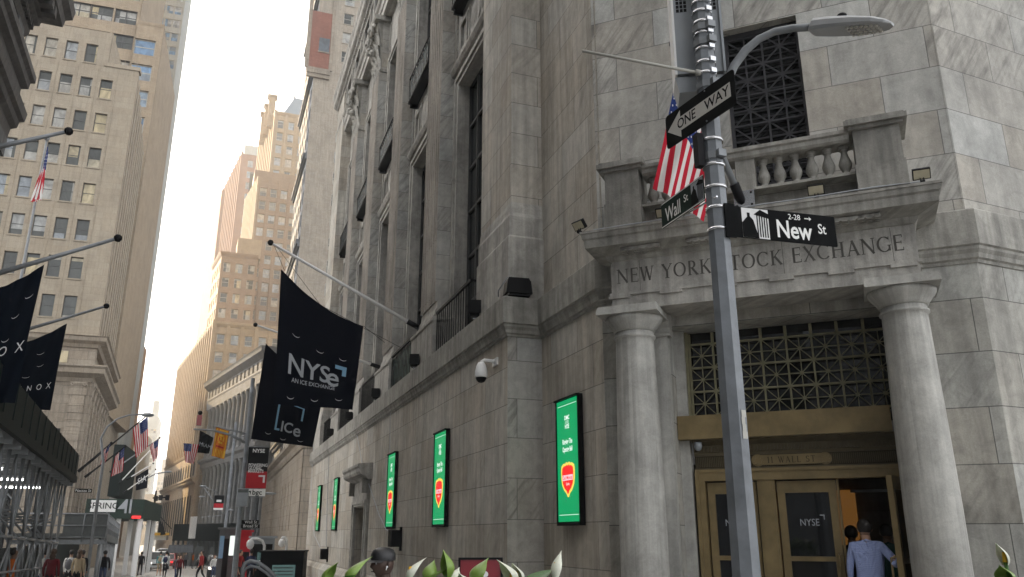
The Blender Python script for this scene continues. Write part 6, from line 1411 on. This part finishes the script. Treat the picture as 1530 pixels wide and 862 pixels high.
# traffic signal gantry far down on the left
D = 100; t = thing('traffic_signal', 'mast arm with traffic signals over the far road', 'traffic light', (atD(228, 830, D).x, atD(228, 830, D).y, ground(D))); q = MB(); a = atD(228, 775, D); q.tube([(a.x, a.y, ground(D)), (a.x, a.y, a.z+3)], .1, 8); q.tube([atD(228, 744, D), atD(251, 743, D)], .08, 6); q.tube([atD(230, 753, D), atD(240, 753, D)], .06, 6); q.build('mast', M['iron'], t)
q = MB()
for u, v in ((250, 744), (240, 744), (233, 745)): c = atD(u, v, D); q.box(c.x-.2, c.x+.2, c.y-.2, c.y+.2, c.z-.25, c.z+.3)
q.build('signal_head', M['iron'], t); q = MB(); a, b = atD(229, 751, D), atD(241, 755, D); q.box(a.x, b.x, a.y-.1, a.y, b.z, a.z); q.build('route_plate', M['wood'], t)
q = MB(); q.tube([atD(216, 717, 70), atD(232, 708, 70), atD(250, 705, 70)], .05, 6); c = atD(251, 705, 70); q.ball(c, .3, 8, 0, (1, .5, .3)); tag(q.build('street_lamp', M['galv']), 'thin curved lamp arm reaching out over the road from the left', 'street lamp')
# small dark banners far off
for u, v, lb in ((242, 783, 'small dark flag far down the street, lower right of the signals'), (245, 787, 'another small dark flag just right of the first far flag')):
    c = atD(u, v, 110); q = MB(); q.prism([(c.x-.3, c.z-1), (c.x+.3, c.z-.9), (c.x-.3, c.z+.6)], c.y, c.y+.03); tag(q.build('small_flag', M['black']), lb, 'flag', 'small far flags'); 
q = MB(); q.tube([atD(236, 768, 110), atD(256, 790, 110)], .05, 6); tag(q.build('flag_pole', M['iron']), 'thin slanted pole above the small dark far flags', 'flagpole')
c0, c1 = atD(224, 795, 150), atD(248, 807, 150); q = MB(); q.box(c0.x, c1.x, c0.y, c0.y+8, c1.z, c0.z); q.box(c0.x-.4, c1.x+.4, c0.y-.6, c0.y+.1, c0.z-.5, c0.z-.1, 1); tag(q.build('awning', [M['car_white'], M['gold_cloth']]), 'pale low canopy across the far end of the road behind the cars', 'canopy')
# crimson framed board behind the plants
Fq = frame(atD(718, 850, 8.2).x, atD(718, 850, 8.2).y, 104); A, B = onframe(685, 833, Fq), onframe(751, 831, Fq); t = thing('information_board', 'crimson board in a black frame standing behind the planter', 'sign', Fq @ Vector((0, 0, 0)))
q = MB(Fq); z1 = A.z; x0, x1 = A.x, B.x; q.box(x0, x0+.02, -.03, .03, 0, z1); q.box(x1-.02, x1, -.03, .03, 0, z1); q.box(x0+.02, x1-.02, -.03, .03, z1-.02, z1); q.box(x0+.02, x1-.02, -.03, .03, .55, .57); q.build('frame', M['black'], t)
q = MB(Fq); q.box(x0+.02, x1-.02, -.012, .012, .57, z1-.02); q.build('panel', M['red_panel'], t)
q = MB(Fq); cx = onframe(725, 858, Fq); 
n = 20; i = q.p(*[(cx.x+.028*math.cos(2*math.pi*m/n), -.016, cx.z+.028*math.sin(2*math.pi*m/n)) for m in range(n)]); q.face(range(i, i+n)); q.build('round_sticker', M['white'], t)
# planter and lilies
pl = atD(660, 862, 3.4)
def planter(u0, u1, D, label):
    A = atD(u0, 862, D); B = atD(u1, 862, D); hd = math.degrees(math.atan2(B.x-A.x, B.y-A.y)); Fq = frame(A.x, A.y, hd); L = (B-A).length
    t = thing('planter', label, 'planter', (A.x, A.y, 0)); q = MB(Fq); q.box(-.15, L+.15, -.18, .22, 0, 1.18); q.box(-.18, L+.18, -.21, -.15, 1.14, 1.24); q.box(-.18, L+.18, .19, .25, 1.14, 1.24); q.box(-.18, -.12, -.15, .19, 1.14, 1.24); q.box(L+.12, L+.18, -.15, .19, 1.14, 1.24); q.build('trough', M['pot'], t)
    q = MB(Fq); q.box(-.12, L+.12, -.15, .19, 1.1, 1.21); q.build('soil', M['wood'], t)
planter(455, 860, 3.4, 'long raised planter along the bottom of the picture'); planter(1490, 1590, 3.6, 'raised planter at the bottom right corner')
def LP_(u, D=3.4): p_ = atD(u, 862, D); return (p_.x, p_.y, 1.2)
Lg = 3.1
lily(LP_(488), [(2.2, .26, .10, .95, 0), (3.9, .24, .09, .85, 0), (1.2, .2, .08, 1.0, 0)], [(.0, 0, .33, 2.5, .085, .04, 1, .8)], 'dark leafed lily plant at the left end of the planter', 1)
lily(LP_(522), [(4.2, .28, .09, .95, 0), (2.5, .24, .08, .8, 0)], [(.0, 0, .335, 1.3, .10, .045, 1, 1.1)], 'lily plant with one curled pale bloom, left of the man in the cap', 2)
lily(LP_(605), [(1.7, .3, .11, 1.05, 1), (4.4, .28, .12, 1.0, 0), (2.9, .22, .1, .9, 0)], [(.02, 0, .34, 1.4, .09, .035, 0, .9)], 'lily plant with broad bright leaf and white petal beside the man in the cap', 3)
lily(LP_(640), [(1.4, .24, .09, .9, 0), (4.6, .22, .08, .8, 0)], [(.0, 0, .335, .9, .085, .045, 1, .5)], 'lily plant with one pale green bud, between the man and the tall bloom', 4)
lily(LP_(668), [(1.9, .24, .10, .9, 0), (4.0, .24, .1, .9, 1)], [(.0, 0, .345, 4.6, .12, .055, 1, .2), (.03, .03, .31, 1.2, .08, .05, 0, .5)], 'lily plant with the tallest pale green bloom left of the crimson board', 5)
lily(LP_(712), [(1.6, .24, .09, .85, 0), (4.3, .26, .10, .85, 0)], [(.0, 0, .33, 1.5, .10, .06, 1, .6), (-.04, .01, .30, 4.4, .07, .06, 0, .6)], 'lily plant with curled pale blooms in front of the crimson board', 6)
lily(LP_(775), [(1.3, .28, .12, 1.0, 0), (1.9, .26, .10, .9, 0), (4.4, .22, .1, .8, 1)], [(-.03, 0, .325, 4.5, .10, .055, 0, .8), (.0, .02, .32, 4.0, .09, .05, 0, .5)], 'lily plant with white petals and ribbed dark leaf right of the crimson board', 7)
lily(LP_(830), [(4.6, .24, .08, .7, 0), (1.4, .22, .08, .75, 0)], [(.0, 0, .34, 1.2, .12, .035, 0, .35)], 'lily plant with a slim pointed white petal at the right end of the planter', 8)
lily(LP_(1518, 3.6), [(4.7, .22, .1, 1.0, 0), (1.5, .28, .13, .95, 0), (2.6, .24, .1, .9, 0)], [(-.04, 0, .40, 4.6, .09, .03, 0, .5), (-.05, .0, .34, 4.4, .07, .05, 1, .6)], 'lily plant with slim white bud at the bottom right corner', 9)
# ================================================================== people
_pm = {}
def figure(key, J, rad, edges, mats_fn, sub=2):
    """one continuous skinned body: J joints, rad radii, edges; mats_fn(co)->slot"""
    names = list(J); me = bpy.data.meshes.new('body'); me.from_pydata([J[k] for k in names], [(names.index(a), names.index(b)) for a, b in edges], [])
    ob = bpy.data.objects.new('body', me); COL.objects.link(ob)
    sk = ob.modifiers.new('skin', 'SKIN'); sk.use_smooth_shade = True; ss = ob.modifiers.new('sub', 'SUBSURF'); ss.levels = sub; ss.render_levels = sub
    for i, k in enumerate(names):
        d = me.skin_vertices[0].data[i]; r_ = rad[k]; d.radius = r_ if isinstance(r_, tuple) else (r_, r_); d.use_root = (k == 'pelvis')
    dg = bpy.context.evaluated_depsgraph_get(); dg.update(); m2 = bpy.data.meshes.new_from_object(ob.evaluated_get(dg)); bpy.data.objects.remove(ob)
    for p_ in m2.polygons: p_.material_index = mats_fn(p_.center); p_.use_smooth = True
    return m2
def std_joints(stride=.0, armsw=.0, lean=0.0):
    s = stride
    J = dict(pelvis=(0,0,.95), belly=(0,-.0,1.08), chest=(0,0-lean*.4,1.28), neck=(0,-lean*.6,1.47), chin=(0,-.02-lean*.7,1.545), head=(0,-.015-lean*.8,1.63), crown=(0,.0-lean*.8,1.70),
        hipL=(-.09,0,.90), kneeL=(-.10,-.06-s*.35,.50), ankL=(-.10,.05-s*.75+.0,.09), toeL=(-.11,-.14-s*.75,.035), hipR=(.09,0,.90), kneeR=(.10,-.05+s*.25,.50), ankR=(.10,.04+s*.85,.11+abs(s)*.12), toeR=(.11,-.13+s*.8,.04),
        shL=(-.18,-lean*.5,1.41), elL=(-.235,.04+armsw*.35-lean*.4,1.13), wrL=(-.235,-.06+armsw*.55-lean*.5,.88), haL=(-.225,-.09+armsw*.6-lean*.5,.80), shR=(.18,-lean*.5,1.41), elR=(.235,.04-armsw*.35-lean*.4,1.13), wrR=(.235,-.06-armsw*.55-lean*.5,.88), haR=(.225,-.09-armsw*.6-lean*.5,.80))
    rad = dict(pelvis=(.155,.11), belly=(.15,.105), chest=(.165,.115), neck=.058, chin=(.066,.075), head=(.078,.095), crown=(.055,.065), hipL=.095, kneeL=.06, ankL=.042, toeL=.036, hipR=.095, kneeR=.06, ankR=.042, toeR=.036, shL=.062, elL=.045, wrL=.033, haL=.038, shR=.062, elR=.045, wrR=.033, haR=.038)
    E = [('pelvis','belly'),('belly','chest'),('chest','neck'),('neck','chin'),('chin','head'),('head','crown'),('pelvis','hipL'),('hipL','kneeL'),('kneeL','ankL'),('ankL','toeL'),('pelvis','hipR'),('hipR','kneeR'),('kneeR','ankR'),('ankR','toeR'),('chest','shL'),('shL','elL'),('elL','wrL'),('wrL','haL'),('chest','shR'),('shR','elR'),('elR','wrR'),('wrR','haR')]
    return J, rad, E
def slots(short=False, sleeves=True):   # 0 skin 1 top 2 trousers 3 shoes
    def f(c):
        if c.z > 1.475: return 0
        if abs(c.x) > .155 and c.z < (.90 if sleeves else 1.22): return 0
        if c.z > .93 or abs(c.x) > .19: return 1
        if c.z < .085: return 3
        if short and c.z < .48: return 0
        return 2
    return f
POSE = {'stand': (0, .05, 0), 'walk': (.32, .4, .05), 'walk2': (-.3, -.4, .06)}
def small_person(u, v, D, face, top, legs, label, pose='stand', skin=0, hair=0, short=False, h=1.72, sleeves=True, bag=None, cap=None, gz=None):
    k = (pose, short, sleeves)
    if k not in _pm:
        J, r_, E = std_joints(*POSE[pose]); _pm[k] = figure(k, J, r_, E, slots(short, sleeves), 1)
    me = _pm[k].copy()
    for m in (SKIN[skin], CLOTH[top], CLOTH[legs], M['black']): me.materials.append(m)
    p_ = atD(u, v, D); z = ground(p_.y) if gz is None else gz; s_ = h/1.75
    t = thing('person', label, 'person', (p_.x, p_.y, z), R(face), 'people along the street'); t.scale = (s_,)*3
    o = bpy.data.objects.new('body', me); COL.objects.link(o); o.parent = t
    def sub(name, mb, mat): 
        q = mb.build(name, mat); q.parent = t; return q
    ly = -POSE[pose][2]*.8
    q = MB(); q.ball((0, ly+.012, 1.66), .108, 10, 0, (.92, 1.05, 1.0)); 
    for i, w in enumerate(q.v):
        if w.y < ly-.03 and w.z < 1.70: w.y = ly-.03
    if hair == 1: q.ball((0, ly+.06, 1.52), .10, 8, 0, (1, .6, 1.3))
    sub('hair', q, HAIR[hair])
    if cap: q = MB(); q.lathe([(.118, 1.66), (.118, 1.70), (.09, 1.76), (.02, 1.785)], (0, ly, 0), 12); q.box(-.07, .07, ly-.2, ly-.08, 1.665, 1.68); sub('cap', q, CLOTH[cap])
    if bag: q = MB(); q.ball((0, .19, 1.2), .17, 10, 0, (.85, .6, 1.25)); q.tube([(-.12, -.08, 1.3), (-.13, .0, 1.44), (-.12, .15, 1.36)], .02, 5); q.tube([(.12, -.08, 1.3), (.13, .0, 1.44), (.12, .15, 1.36)], .02, 5); sub('backpack', q, CLOTH[bag])
    return t
PP = [(238, 848, 68, 180, 'teal', 'khaki', 'person in teal shirt and shorts walking away down the road', 'walk', 0, 0, True, 'khaki'),
 (246, 853, 62, 175, 'white', 'black', 'person with dark backpack walking away beside the teal shirt', 'walk2', 0, 0, False, 'navy'),
 (262, 866, 56, 20, 'grey', 'denim', 'person in grey with maroon wrap nearest the left of the road', 'walk', 0, 1, False, None),
 (266, 868, 55, 15, 'maroon', 'black', 'person in maroon coat with long brown hair beside the grey one', 'stand', 0, 1, False, None),
 (299, 863, 52, -60, 'red', 'black', 'person in red top crossing the road with a dark bag', 'walk', 0, 0, False, 'black'),
 (317, 870, 56, 30, 'white', 'denim', 'person in white top at the bottom of the road', 'stand', 0, 1, False, None),
 (328, 872, 55, -20, 'khaki', 'denim', 'person in khaki jacket beside the right kerb', 'stand', 0, 1, False, None),
 (341, 855, 52, 170, 'black', 'black', 'person in black standing on the right pavement edge left of the lamp post', 'stand', 1, 0, False, None),
 (346, 850, 55, 90, 'black', 'navy', 'person in black and navy beside the lamp post', 'stand', 0, 0, False, None),
 (364, 856, 48, 20, 'black', 'black', 'person in black right of the lamp post', 'stand', 0, 0, False, None),
 (372, 872, 40, 160, 'navy', 'black', 'dark haired person in navy near the curved barrier', 'stand', 1, 0, False, None),
 (356, 862, 45, 60, 'red', 'black', 'person with red top hidden partly by the lamp post', 'walk', 0, 0, False, None),
 (381, 846, 44, 0, 'grey', 'denim', 'person in grey by the grey shelter', 'stand', 0, 0, False, None),
 (290, 820, 98, 90, 'orange', 'grey', 'far person in orange vest behind the road barrier', 'stand', 1, 0, False, None),
 (300, 820, 97, -90, 'white', 'black', 'far person in white behind the dark planter block', 'walk', 0, 0, False, None),
 (316, 821, 96, 0, 'white', 'navy', 'far person in white near the right kerb', 'walk2', 0, 0, False, None),
 (211, 836, 70, 180, 'black', 'black', 'person in black on the left pavement corner', 'walk', 1, 0, False, None),
 (279, 821, 99, 0, 'grey', 'black', 'far person in grey left of the orange vest', 'stand', 0, 0, False, None),
 (100, 872, 38, 175, 'white', 'black', 'person in white with grey backpack under the left scaffold', 'walk', 0, 0, False, 'grey'),
 (118, 868, 40, 180, 'black', 'black', 'tall person in black under the left scaffold', 'stand', 1, 0, False, None),
 (14, 870, 27, 100, 'orange', 'grey', 'person in orange under the near scaffold at the left edge', 'stand', 1, 0, False, None),
 (62, 874, 33, 175, 'white', 'denim', 'person in white under the scaffold, middle left', 'stand', 0, 0, False, None),
 (72, 880, 31, 170, 'maroon', 'black', 'person in dark maroon close behind the scaffold posts', 'stand', 0, 1, False, None),
 (112, 880, 36, 160, 'khaki', 'black', 'person with brown hair and a khaki top near the scaffold end', 'stand', 0, 1, False, None),
 (152, 866, 46, 180, 'black', 'denim', 'person in black right of the curved street light', 'walk2', 1, 0, False, None)]
for (u, v, D, fc_, top, legs, lb, ps, sk_, hr, sh, bg_) in PP: small_person(u, v, D, fc_, top, legs, lb, ps, sk_, hr, sh, bag=bg_, h=1.48 if u in (262, 266, 317, 328) else 1.72)
# head with a face
def head(parent, c, fwd, skin, s_=1.0, beard=False, tilt=0.0):
    """adds detailed facial relief as part of the one head mesh; returns builder in world coords"""
    f = Vector(fwd).normalized(); r_ = Vector((f.y, -f.x, 0)).normalized(); u_ = Vector((0,0,1)); c = Vector(c); q = MB(); n, k = 24, 18
    rings = []
    for i in range(k+1):
        ph = math.pi*i/k; z = -math.cos(ph); rr = math.sin(ph); ring = []
        for m in range(n):
            a = 2*math.pi*m/n; x, y = rr*math.cos(a), rr*math.sin(a)       # y forward
            sx, sy, sz = .076, .098, .118
            jaw = 1-.30*max(0, -z)**1.3; X, Y, Z = x*sx*jaw, y*sy*(1-.12*max(0, -z)), z*sz
            if y > 0:
                g_ = lambda x0, z0, wx, wz: math.exp(-((x-x0)/wx)**2-((z-z0)/wz)**2)
                Y += .026*g_(0, -.18, .16, .16)+.014*g_(0, .02, .10, .2)-.012*g_(.36, .07, .16, .11)-.012*g_(-.36, .07, .16, .11)+.008*g_(0, .22, .6, .08)+.010*g_(0, -.50, .26, .07)+.012*g_(0, -.80, .25, .14)-.006*g_(0, -.66, .3, .06)
            ring.append(c+(r_*X+f*Y+u_*Z)*s_)
        rings.append(q.p(*ring))
    for a, b in zip(rings, rings[1:]):
        for m in range(n): l = (m+1) % n; q.face((a+m, a+l, b+l, b+m), 0, True)
    for sg in (-1, 1):
        e = c+(r_*sg*.078-f*.005+u_*-.008)*s_
        q.ball(e, .03*s_, 8, 0, (.4, .7, 1.05))
    return q, c, f, r_, u_
# man with a dark cap behind the planter
P = atD(572, 845, 7.3); gz = ground(P.y)
hc = Vector((P.x, P.y, atD(572, 843, 7.3).z)); fw = Vector((-.93, -.36, 0)).normalized()
t = thing('person', 'man in a dark leather cap and earbuds behind the planter, head and shoulders showing', 'person', (P.x, P.y, gz))
J, rd, E = std_joints(0, .05, 0); J = {k: v for k, v in J.items() if k not in ('head', 'crown')}; E = [e for e in E if 'head' not in e and 'crown' not in e]; J['chin'] = (0, -.01, 1.54); rd['chin'] = .06; rd['shL'] = rd['shR'] = .075
me = figure('man', J, rd, E, slots(False, True), 2); ang = math.atan2(fw.x, -fw.y)
dzm = hc.z-gz-1.63; Mb = Matrix.Translation((P.x, P.y, gz+dzm)) @ Matrix.Rotation(ang, 4, 'Z'); zmin = min((Mb @ v.co).z for v in me.vertices)
for v in me.vertices:
    w = Mb @ v.co
    if dzm != 0: w.z = gz+(w.z-gz-dzm)*(1.55+dzm)/1.55 if v.co.z < 1.55 else w.z
    v.co = TM[t.name].inverted() @ w
for m in (SKIN[2], CLOTH['black'], CLOTH['black'], M['black']): me.materials.append(m)
o = bpy.data.objects.new('body', me); COL.objects.link(o); o.parent = t
q, c, f, r_, u_ = head(t, hc, fw, 2, 1.0); q.tube([c-u_*.18+f*-.02, c-u_*.08+f*-.015], [.06, .055], 12); q.build('head', SKIN[2], t)
q = MB(); 
for sg in (-1, 1): q.ball(c+r_*sg*.028+f*.083+u_*.008, .011, 8, 0, (1, 1, .6))
eye = q.build('eye', M['print_white'], t); q = MB()
for sg in (-1, 1): q.ball(c+r_*sg*.028+f*.092+u_*.008, .0055, 6); q.tube([c+r_*sg*.012+f*.094+u_*.028, c+r_*sg*.03+f*.093+u_*.034, c+r_*sg*.05+f*.078+u_*.026], .004, 5)
q.tube([c-r_*.022+f*.098-u_*.058, c+f*.104-u_*.056, c+r_*.022+f*.098-u_*.058], .0035, 5); q.build('brow', M['black'], t)
q = MB(); rows = []
for (rr, zz) in ((.104, .028), (.108, .05), (.106, .082), (.088, .116), (.05, .135), (.005, .14)): rows.append(q.p(*[c+(r_*math.cos(2*math.pi*m/20)*.86+f*math.sin(2*math.pi*m/20)*1.04)*rr+u_*zz for m in range(20)]))
for a, b in zip(rows, rows[1:]):
    for m in range(20): l = (m+1) % 20; q.face((a+m, a+l, b+l, b+m), 0, True)
a = [q.p(*[c+r_*(.085*math.sin(w))+f*(.10+.0)*math.cos(w)*(1.0)+u_*.036 for w in [R(-75+15*k) for k in range(11)]]), q.p(*[c+r_*(.092*math.sin(w))+f*(.10*math.cos(w)+.105*max(0, math.cos(w))**.6)+u_*(.026-.012*abs(math.sin(w))) for w in [R(-75+15*k) for k in range(11)]])]
for k in range(10): q.face((a[0]+k, a[0]+k+1, a[1]+k+1, a[1]+k), 0, True)
q.build('cap', plain('cap_leather', (.014,.014,.016), .4, 0, .3, 30, .2), t)
q = MB(); q.ball(c-r_*.0+r_*(-.084 if (r_.dot(Vector((0,-1,0)))) < 0 else .084)+f*.012-u_*.02, .010, 8); q.tube([c+r_*(-.086 if (r_.dot(Vector((0,-1,0)))) < 0 else .086)+f*.016-u_*.022, c+r_*(-.086 if (r_.dot(Vector((0,-1,0)))) < 0 else .086)+f*.02-u_*.045], .005, 6); q.build('earbud', M['white'], t)
# man in blue shirt entering through the open door, seen from behind
P = FC @ Vector((onframe(1293, 800, FC, .12).x, .12, .16)); fw = Vector((NX, NY, 0)); top = (FC @ onframe(1298, 776, FC, .12)).z; hgt = top-.16
def door_person(P, top, fw, cloth, label, skin, reach=None, group=None, legs='black'):
    t = thing('person', label, 'person', P, 0, group); J, rd, E = std_joints(.12, .1, 0); J = {k: v for k, v in J.items() if k not in ('head', 'crown')}; E = [e for e in E if 'head' not in e and 'crown' not in e]; rd['chin'] = .056; rd['shL'] = rd['shR'] = .07; rd['belly'] = (.165, .12); rd['chest'] = (.18, .125)
    if reach: J.update(reach)
    me = figure('dp', J, rd, E, slots_long, 2); s_ = (top-P[2])/1.75; ang = math.atan2(fw.x, -fw.y)
    Mb = Matrix.Translation(P) @ Matrix.Rotation(ang, 4, 'Z') @ Matrix.Scale(s_, 4)
    for v in me.vertices: v.co = TM[t.name].inverted() @ (Mb @ v.co)
    for m in (SKIN[skin], cloth, CLOTH[legs], M['black']): me.materials.append(m)
    o = bpy.data.objects.new('body', me); COL.objects.link(o); o.parent = t
    q, c, f, r_, u_ = head(t, Mb @ Vector((0, -.015, 1.635)), fw, skin, s_); q.tube([c-u_*.2-f*.02, c-u_*.08-f*.02], [.062*s_, .058*s_], 12); q.build('head', SKIN[skin], t)
    q = MB(); q.ball(c-f*.018+u_*.022, .108*s_, 14, 0, (.80, .98, .98))
    for w in q.v:
        d = (w-c).dot(f)
        if d > .05: w -= f*(d-.05)
        if (w-c).z < -.055: w.z = c.z-.055
    q.build('hair', HAIR[0], t)
    q = MB(); q.tube([Mb @ Vector((-.06, .03, 1.47)), Mb @ Vector((0, .065, 1.49)), Mb @ Vector((.06, .03, 1.47))], .018*s_, 8); q.build('collar', cloth, t)
    return t, Mb
def slots_long(c):
    if c.z > 1.485: return 0
    if abs(c.x) > .155 and c.z < .885: return 0
    if c.y < -.44 : return 0
    if c.z > .93 or abs(c.x) > .19: return 1
    if c.z < .085: return 3
    return 2
hand_px = FC @ onframe(1338, 838, FC, -.22)
sc = hgt/1.75; ang = math.atan2(fw.x, -fw.y); Mi = (Matrix.Translation(P) @ Matrix.Rotation(ang, 4, 'Z') @ Matrix.Scale(sc, 4)).inverted(); hl = Mi @ hand_px
tt = NT('blue_checked_shirt'); pos = tt.node('NewGeometry').outputs['Position']; ck = tt.node('TexChecker'); ck.inputs['Scale'].default_value = 90; tt.link(pos, ck.inputs['Vector']); ck.inputs['Color1'].default_value = (.27,.34,.62,1); ck.inputs['Color2'].default_value = (.36,.43,.70,1); tt.link(ck.outputs[0], tt.b.inputs['Base Color']); tt.b.inputs['Roughness'].default_value = .85; tt.bump(tt.noise(tt.mapped(pos, (1,1,.45)), 11, 4, .6, 1.2), 1.0, .05)
sd_ = 1 if hl.x > 0 else -1; k_ = 'L' if hl.x < 0 else 'R'
reach = {'el'+k_: ((.18*sd_+hl.x)/2+.09*sd_, (hl.y)/2+.05, (1.41+hl.z)/2-.13), 'wr'+k_: (hl.x-.03*sd_, hl.y+.06, hl.z-.04), 'ha'+k_: (hl.x, hl.y, hl.z)}
t, Mb = door_person(P, top, fw, tt.mat, 'man in a light blue shirt seen from behind going in through the open bronze door', 0, reach)
q = MB(); H = Mb @ Vector(reach['ha'+k_])
dl = (FO @ Vector((.8, .45, 0)))-(FO @ Vector((0, .45, 0))); dl.z = 0; dl.normalize()
for m in range(4): b = H+Vector((0,0,.032-.021*m)); nrm = (FO.to_3x3() @ Vector((0, -1, 0))); q.tube([b-dl*.0, b+nrm*.02+dl*(.03-.004*abs(m-1)), b+nrm*.0+dl*(.055-.006*abs(m-1))], [.010, .009, .007], 7)
q.tube([H+Vector((0,0,.03)), H+Vector((0,0,.055))+dl*.02, H+Vector((0,0,.062))+dl*.045], [.011, .010, .008], 7); q.build('fingers', SKIN[0], t)
P2 = FC @ Vector((onframe(1272, 800, FC, 1.0).x, 1.0, .16)); door_person(P2, P2.z+1.66, fw, CLOTH['black'], 'dark clothed person inside the doorway left of the blue shirt', 1)
P3 = FC @ Vector((onframe(1325, 800, FC, 1.25).x, 1.25, .16)); door_person(P3, P3.z+1.68, fw, fabric('cloth_darkgreen', (.02,.07,.06)), 'person in dark green inside the doorway behind the blue shirt', 1)
# ================================================================== vehicles far down the road
def vehicle(u, v, D, hd, body, label, L=4.8, w_=1.9, h_=1.75, van=False, lights=True):
    P = atD(u, v, D); gz = ground(P.y)-.12; F = frame(P.x, P.y, hd, gz); t = thing('parked_car', label, 'car', F @ Vector((0, 0, 0)), 0, 'cars at the far end of the road')
    # local x across, y length; front at -y (facing the camera)
    q = MB(F); hw = w_/2
    prof = [(-.0*L, .35), (0, .75), (.03*L, .95), (.24*L, 1.08), (.36*L, h_-.05), (.45*L, h_), (.85*L, h_), (.97*L, 1.15 if not van else h_-.1), (L, .8), (L, .35)]
    secs = [q.p(*[(sx*hw*k, y, z) for y, z in prof]) for sx, k in ((-1, .97), (-.86, 1), (.86, 1), (1, .97))]
    n = len(prof)
    secs = []
    for sx in (-1, -.8, .8, 1):
        secs.append(q.p(*[(sx*hw*(1 if z < 1.1 else .86), y+(.08 if abs(sx) == 1 and y < .5 else 0), z-(.05 if abs(sx) == 1 and z > 1.2 else 0)) for y, z in prof]))
    for a, b in zip(secs, secs[1:]):
        for m in range(n-1): q.face((a+m, b+m, b+m+1, a+m+1), 0, True)
    q.face([secs[0]+m for m in range(n)]); q.face([secs[-1]+m for m in reversed(range(n))]); q.build('body', M[body], t)
    q = MB(F); a = q.p((-hw*.78, .245*L-.03, 1.12), (hw*.78, .245*L-.03, 1.12), (hw*.70, .355*L-.03, h_-.1), (-hw*.70, .355*L-.03, h_-.1)); q.face((a, a+1, a+2, a+3))
    for sx in (-1, 1): i = q.p((sx*hw*.995, .30*L, 1.15), (sx*hw*.995, .82*L, 1.15), (sx*hw*.88, .80*L, h_-.12), (sx*hw*.88, .40*L, h_-.12)); q.face((i, i+1, i+2, i+3))
    q.build('windscreen', M['door_glass'], t)
    for sx in (-1, 1):
        q = MB(F); q.box(sx*hw*.62-.17, sx*hw*.62+.17, -.03, .06, .70, .86); q.build('headlight', M['headlamp'] if lights else M['red_lamp'], t)
        for yy in (.18*L, .80*L):
            q = MB(F @ Matrix.Translation((sx*(hw-.1), yy, .34)) @ Matrix.Rotation(R(90), 4, 'Y')); q.lathe([(.2, -.1), (.33, -.11), (.34, 0), (.33, .11), (.2, .1)], (0,0,0), 16); wh = q.build('wheel', M['tyre'], t); q = MB(F @ Matrix.Translation((sx*(hw-.1), yy, .34)) @ Matrix.Rotation(R(90), 4, 'Y')); q.lathe([(.05, -.115), (.2, -.112), (.2, .112), (.05, .115)], (0,0,0), 12); q.build('rim', M['galv'], wh)
    q = MB(F); q.box(-hw*.4, hw*.4, -.03, .02, .55, .7); q.build('grille', M['black'], t)
vehicle(236, 822, 96, 92, 'car_white', 'white off road car facing us at the far end of the road', 4.7, 1.95, 1.9)
vehicle(226, 822, 112, 92, 'car_dark', 'dark car behind the white one on the left of the far road', 4.6, 1.85, 1.6)
vehicle(250, 821, 106, 92, 'car_red', 'dark car with red tail lights right of the white one', 4.6, 1.9, 1.7, lights=False)
vehicle(243, 820, 135, 92, 'car_white', 'pale van farthest off at the end of the road', 5.4, 2.0, 2.4, True)
vehicle(326, 834, 58, 92, 'car_dark', 'small dark cart parked by the right kerb under the slim lamp post', 2.4, 1.2, 1.5)
# ================================================================== air
hz = bpy.data.materials.new('haze'); hz.use_nodes = True; nt = hz.node_tree; nt.nodes.remove(nt.nodes['Principled BSDF']); pv = nt.nodes.new('ShaderNodeVolumePrincipled')
pv.inputs['Density'].default_value = HAZE; pv.inputs['Color'].default_value = (.95, .95, .93, 1); pv.inputs['Anisotropy'].default_value = .35
nt.links.new(pv.outputs[0], nt.nodes['Material Output'].inputs['Volume'])
q = MB(); q.box(-300, 300, -120, 1000, -6, 330); structure(q.build('haze', hz), 'stuff')
for o in bpy.data.objects:
    if o.name.startswith('haze'): o.display_type = 'WIRE'
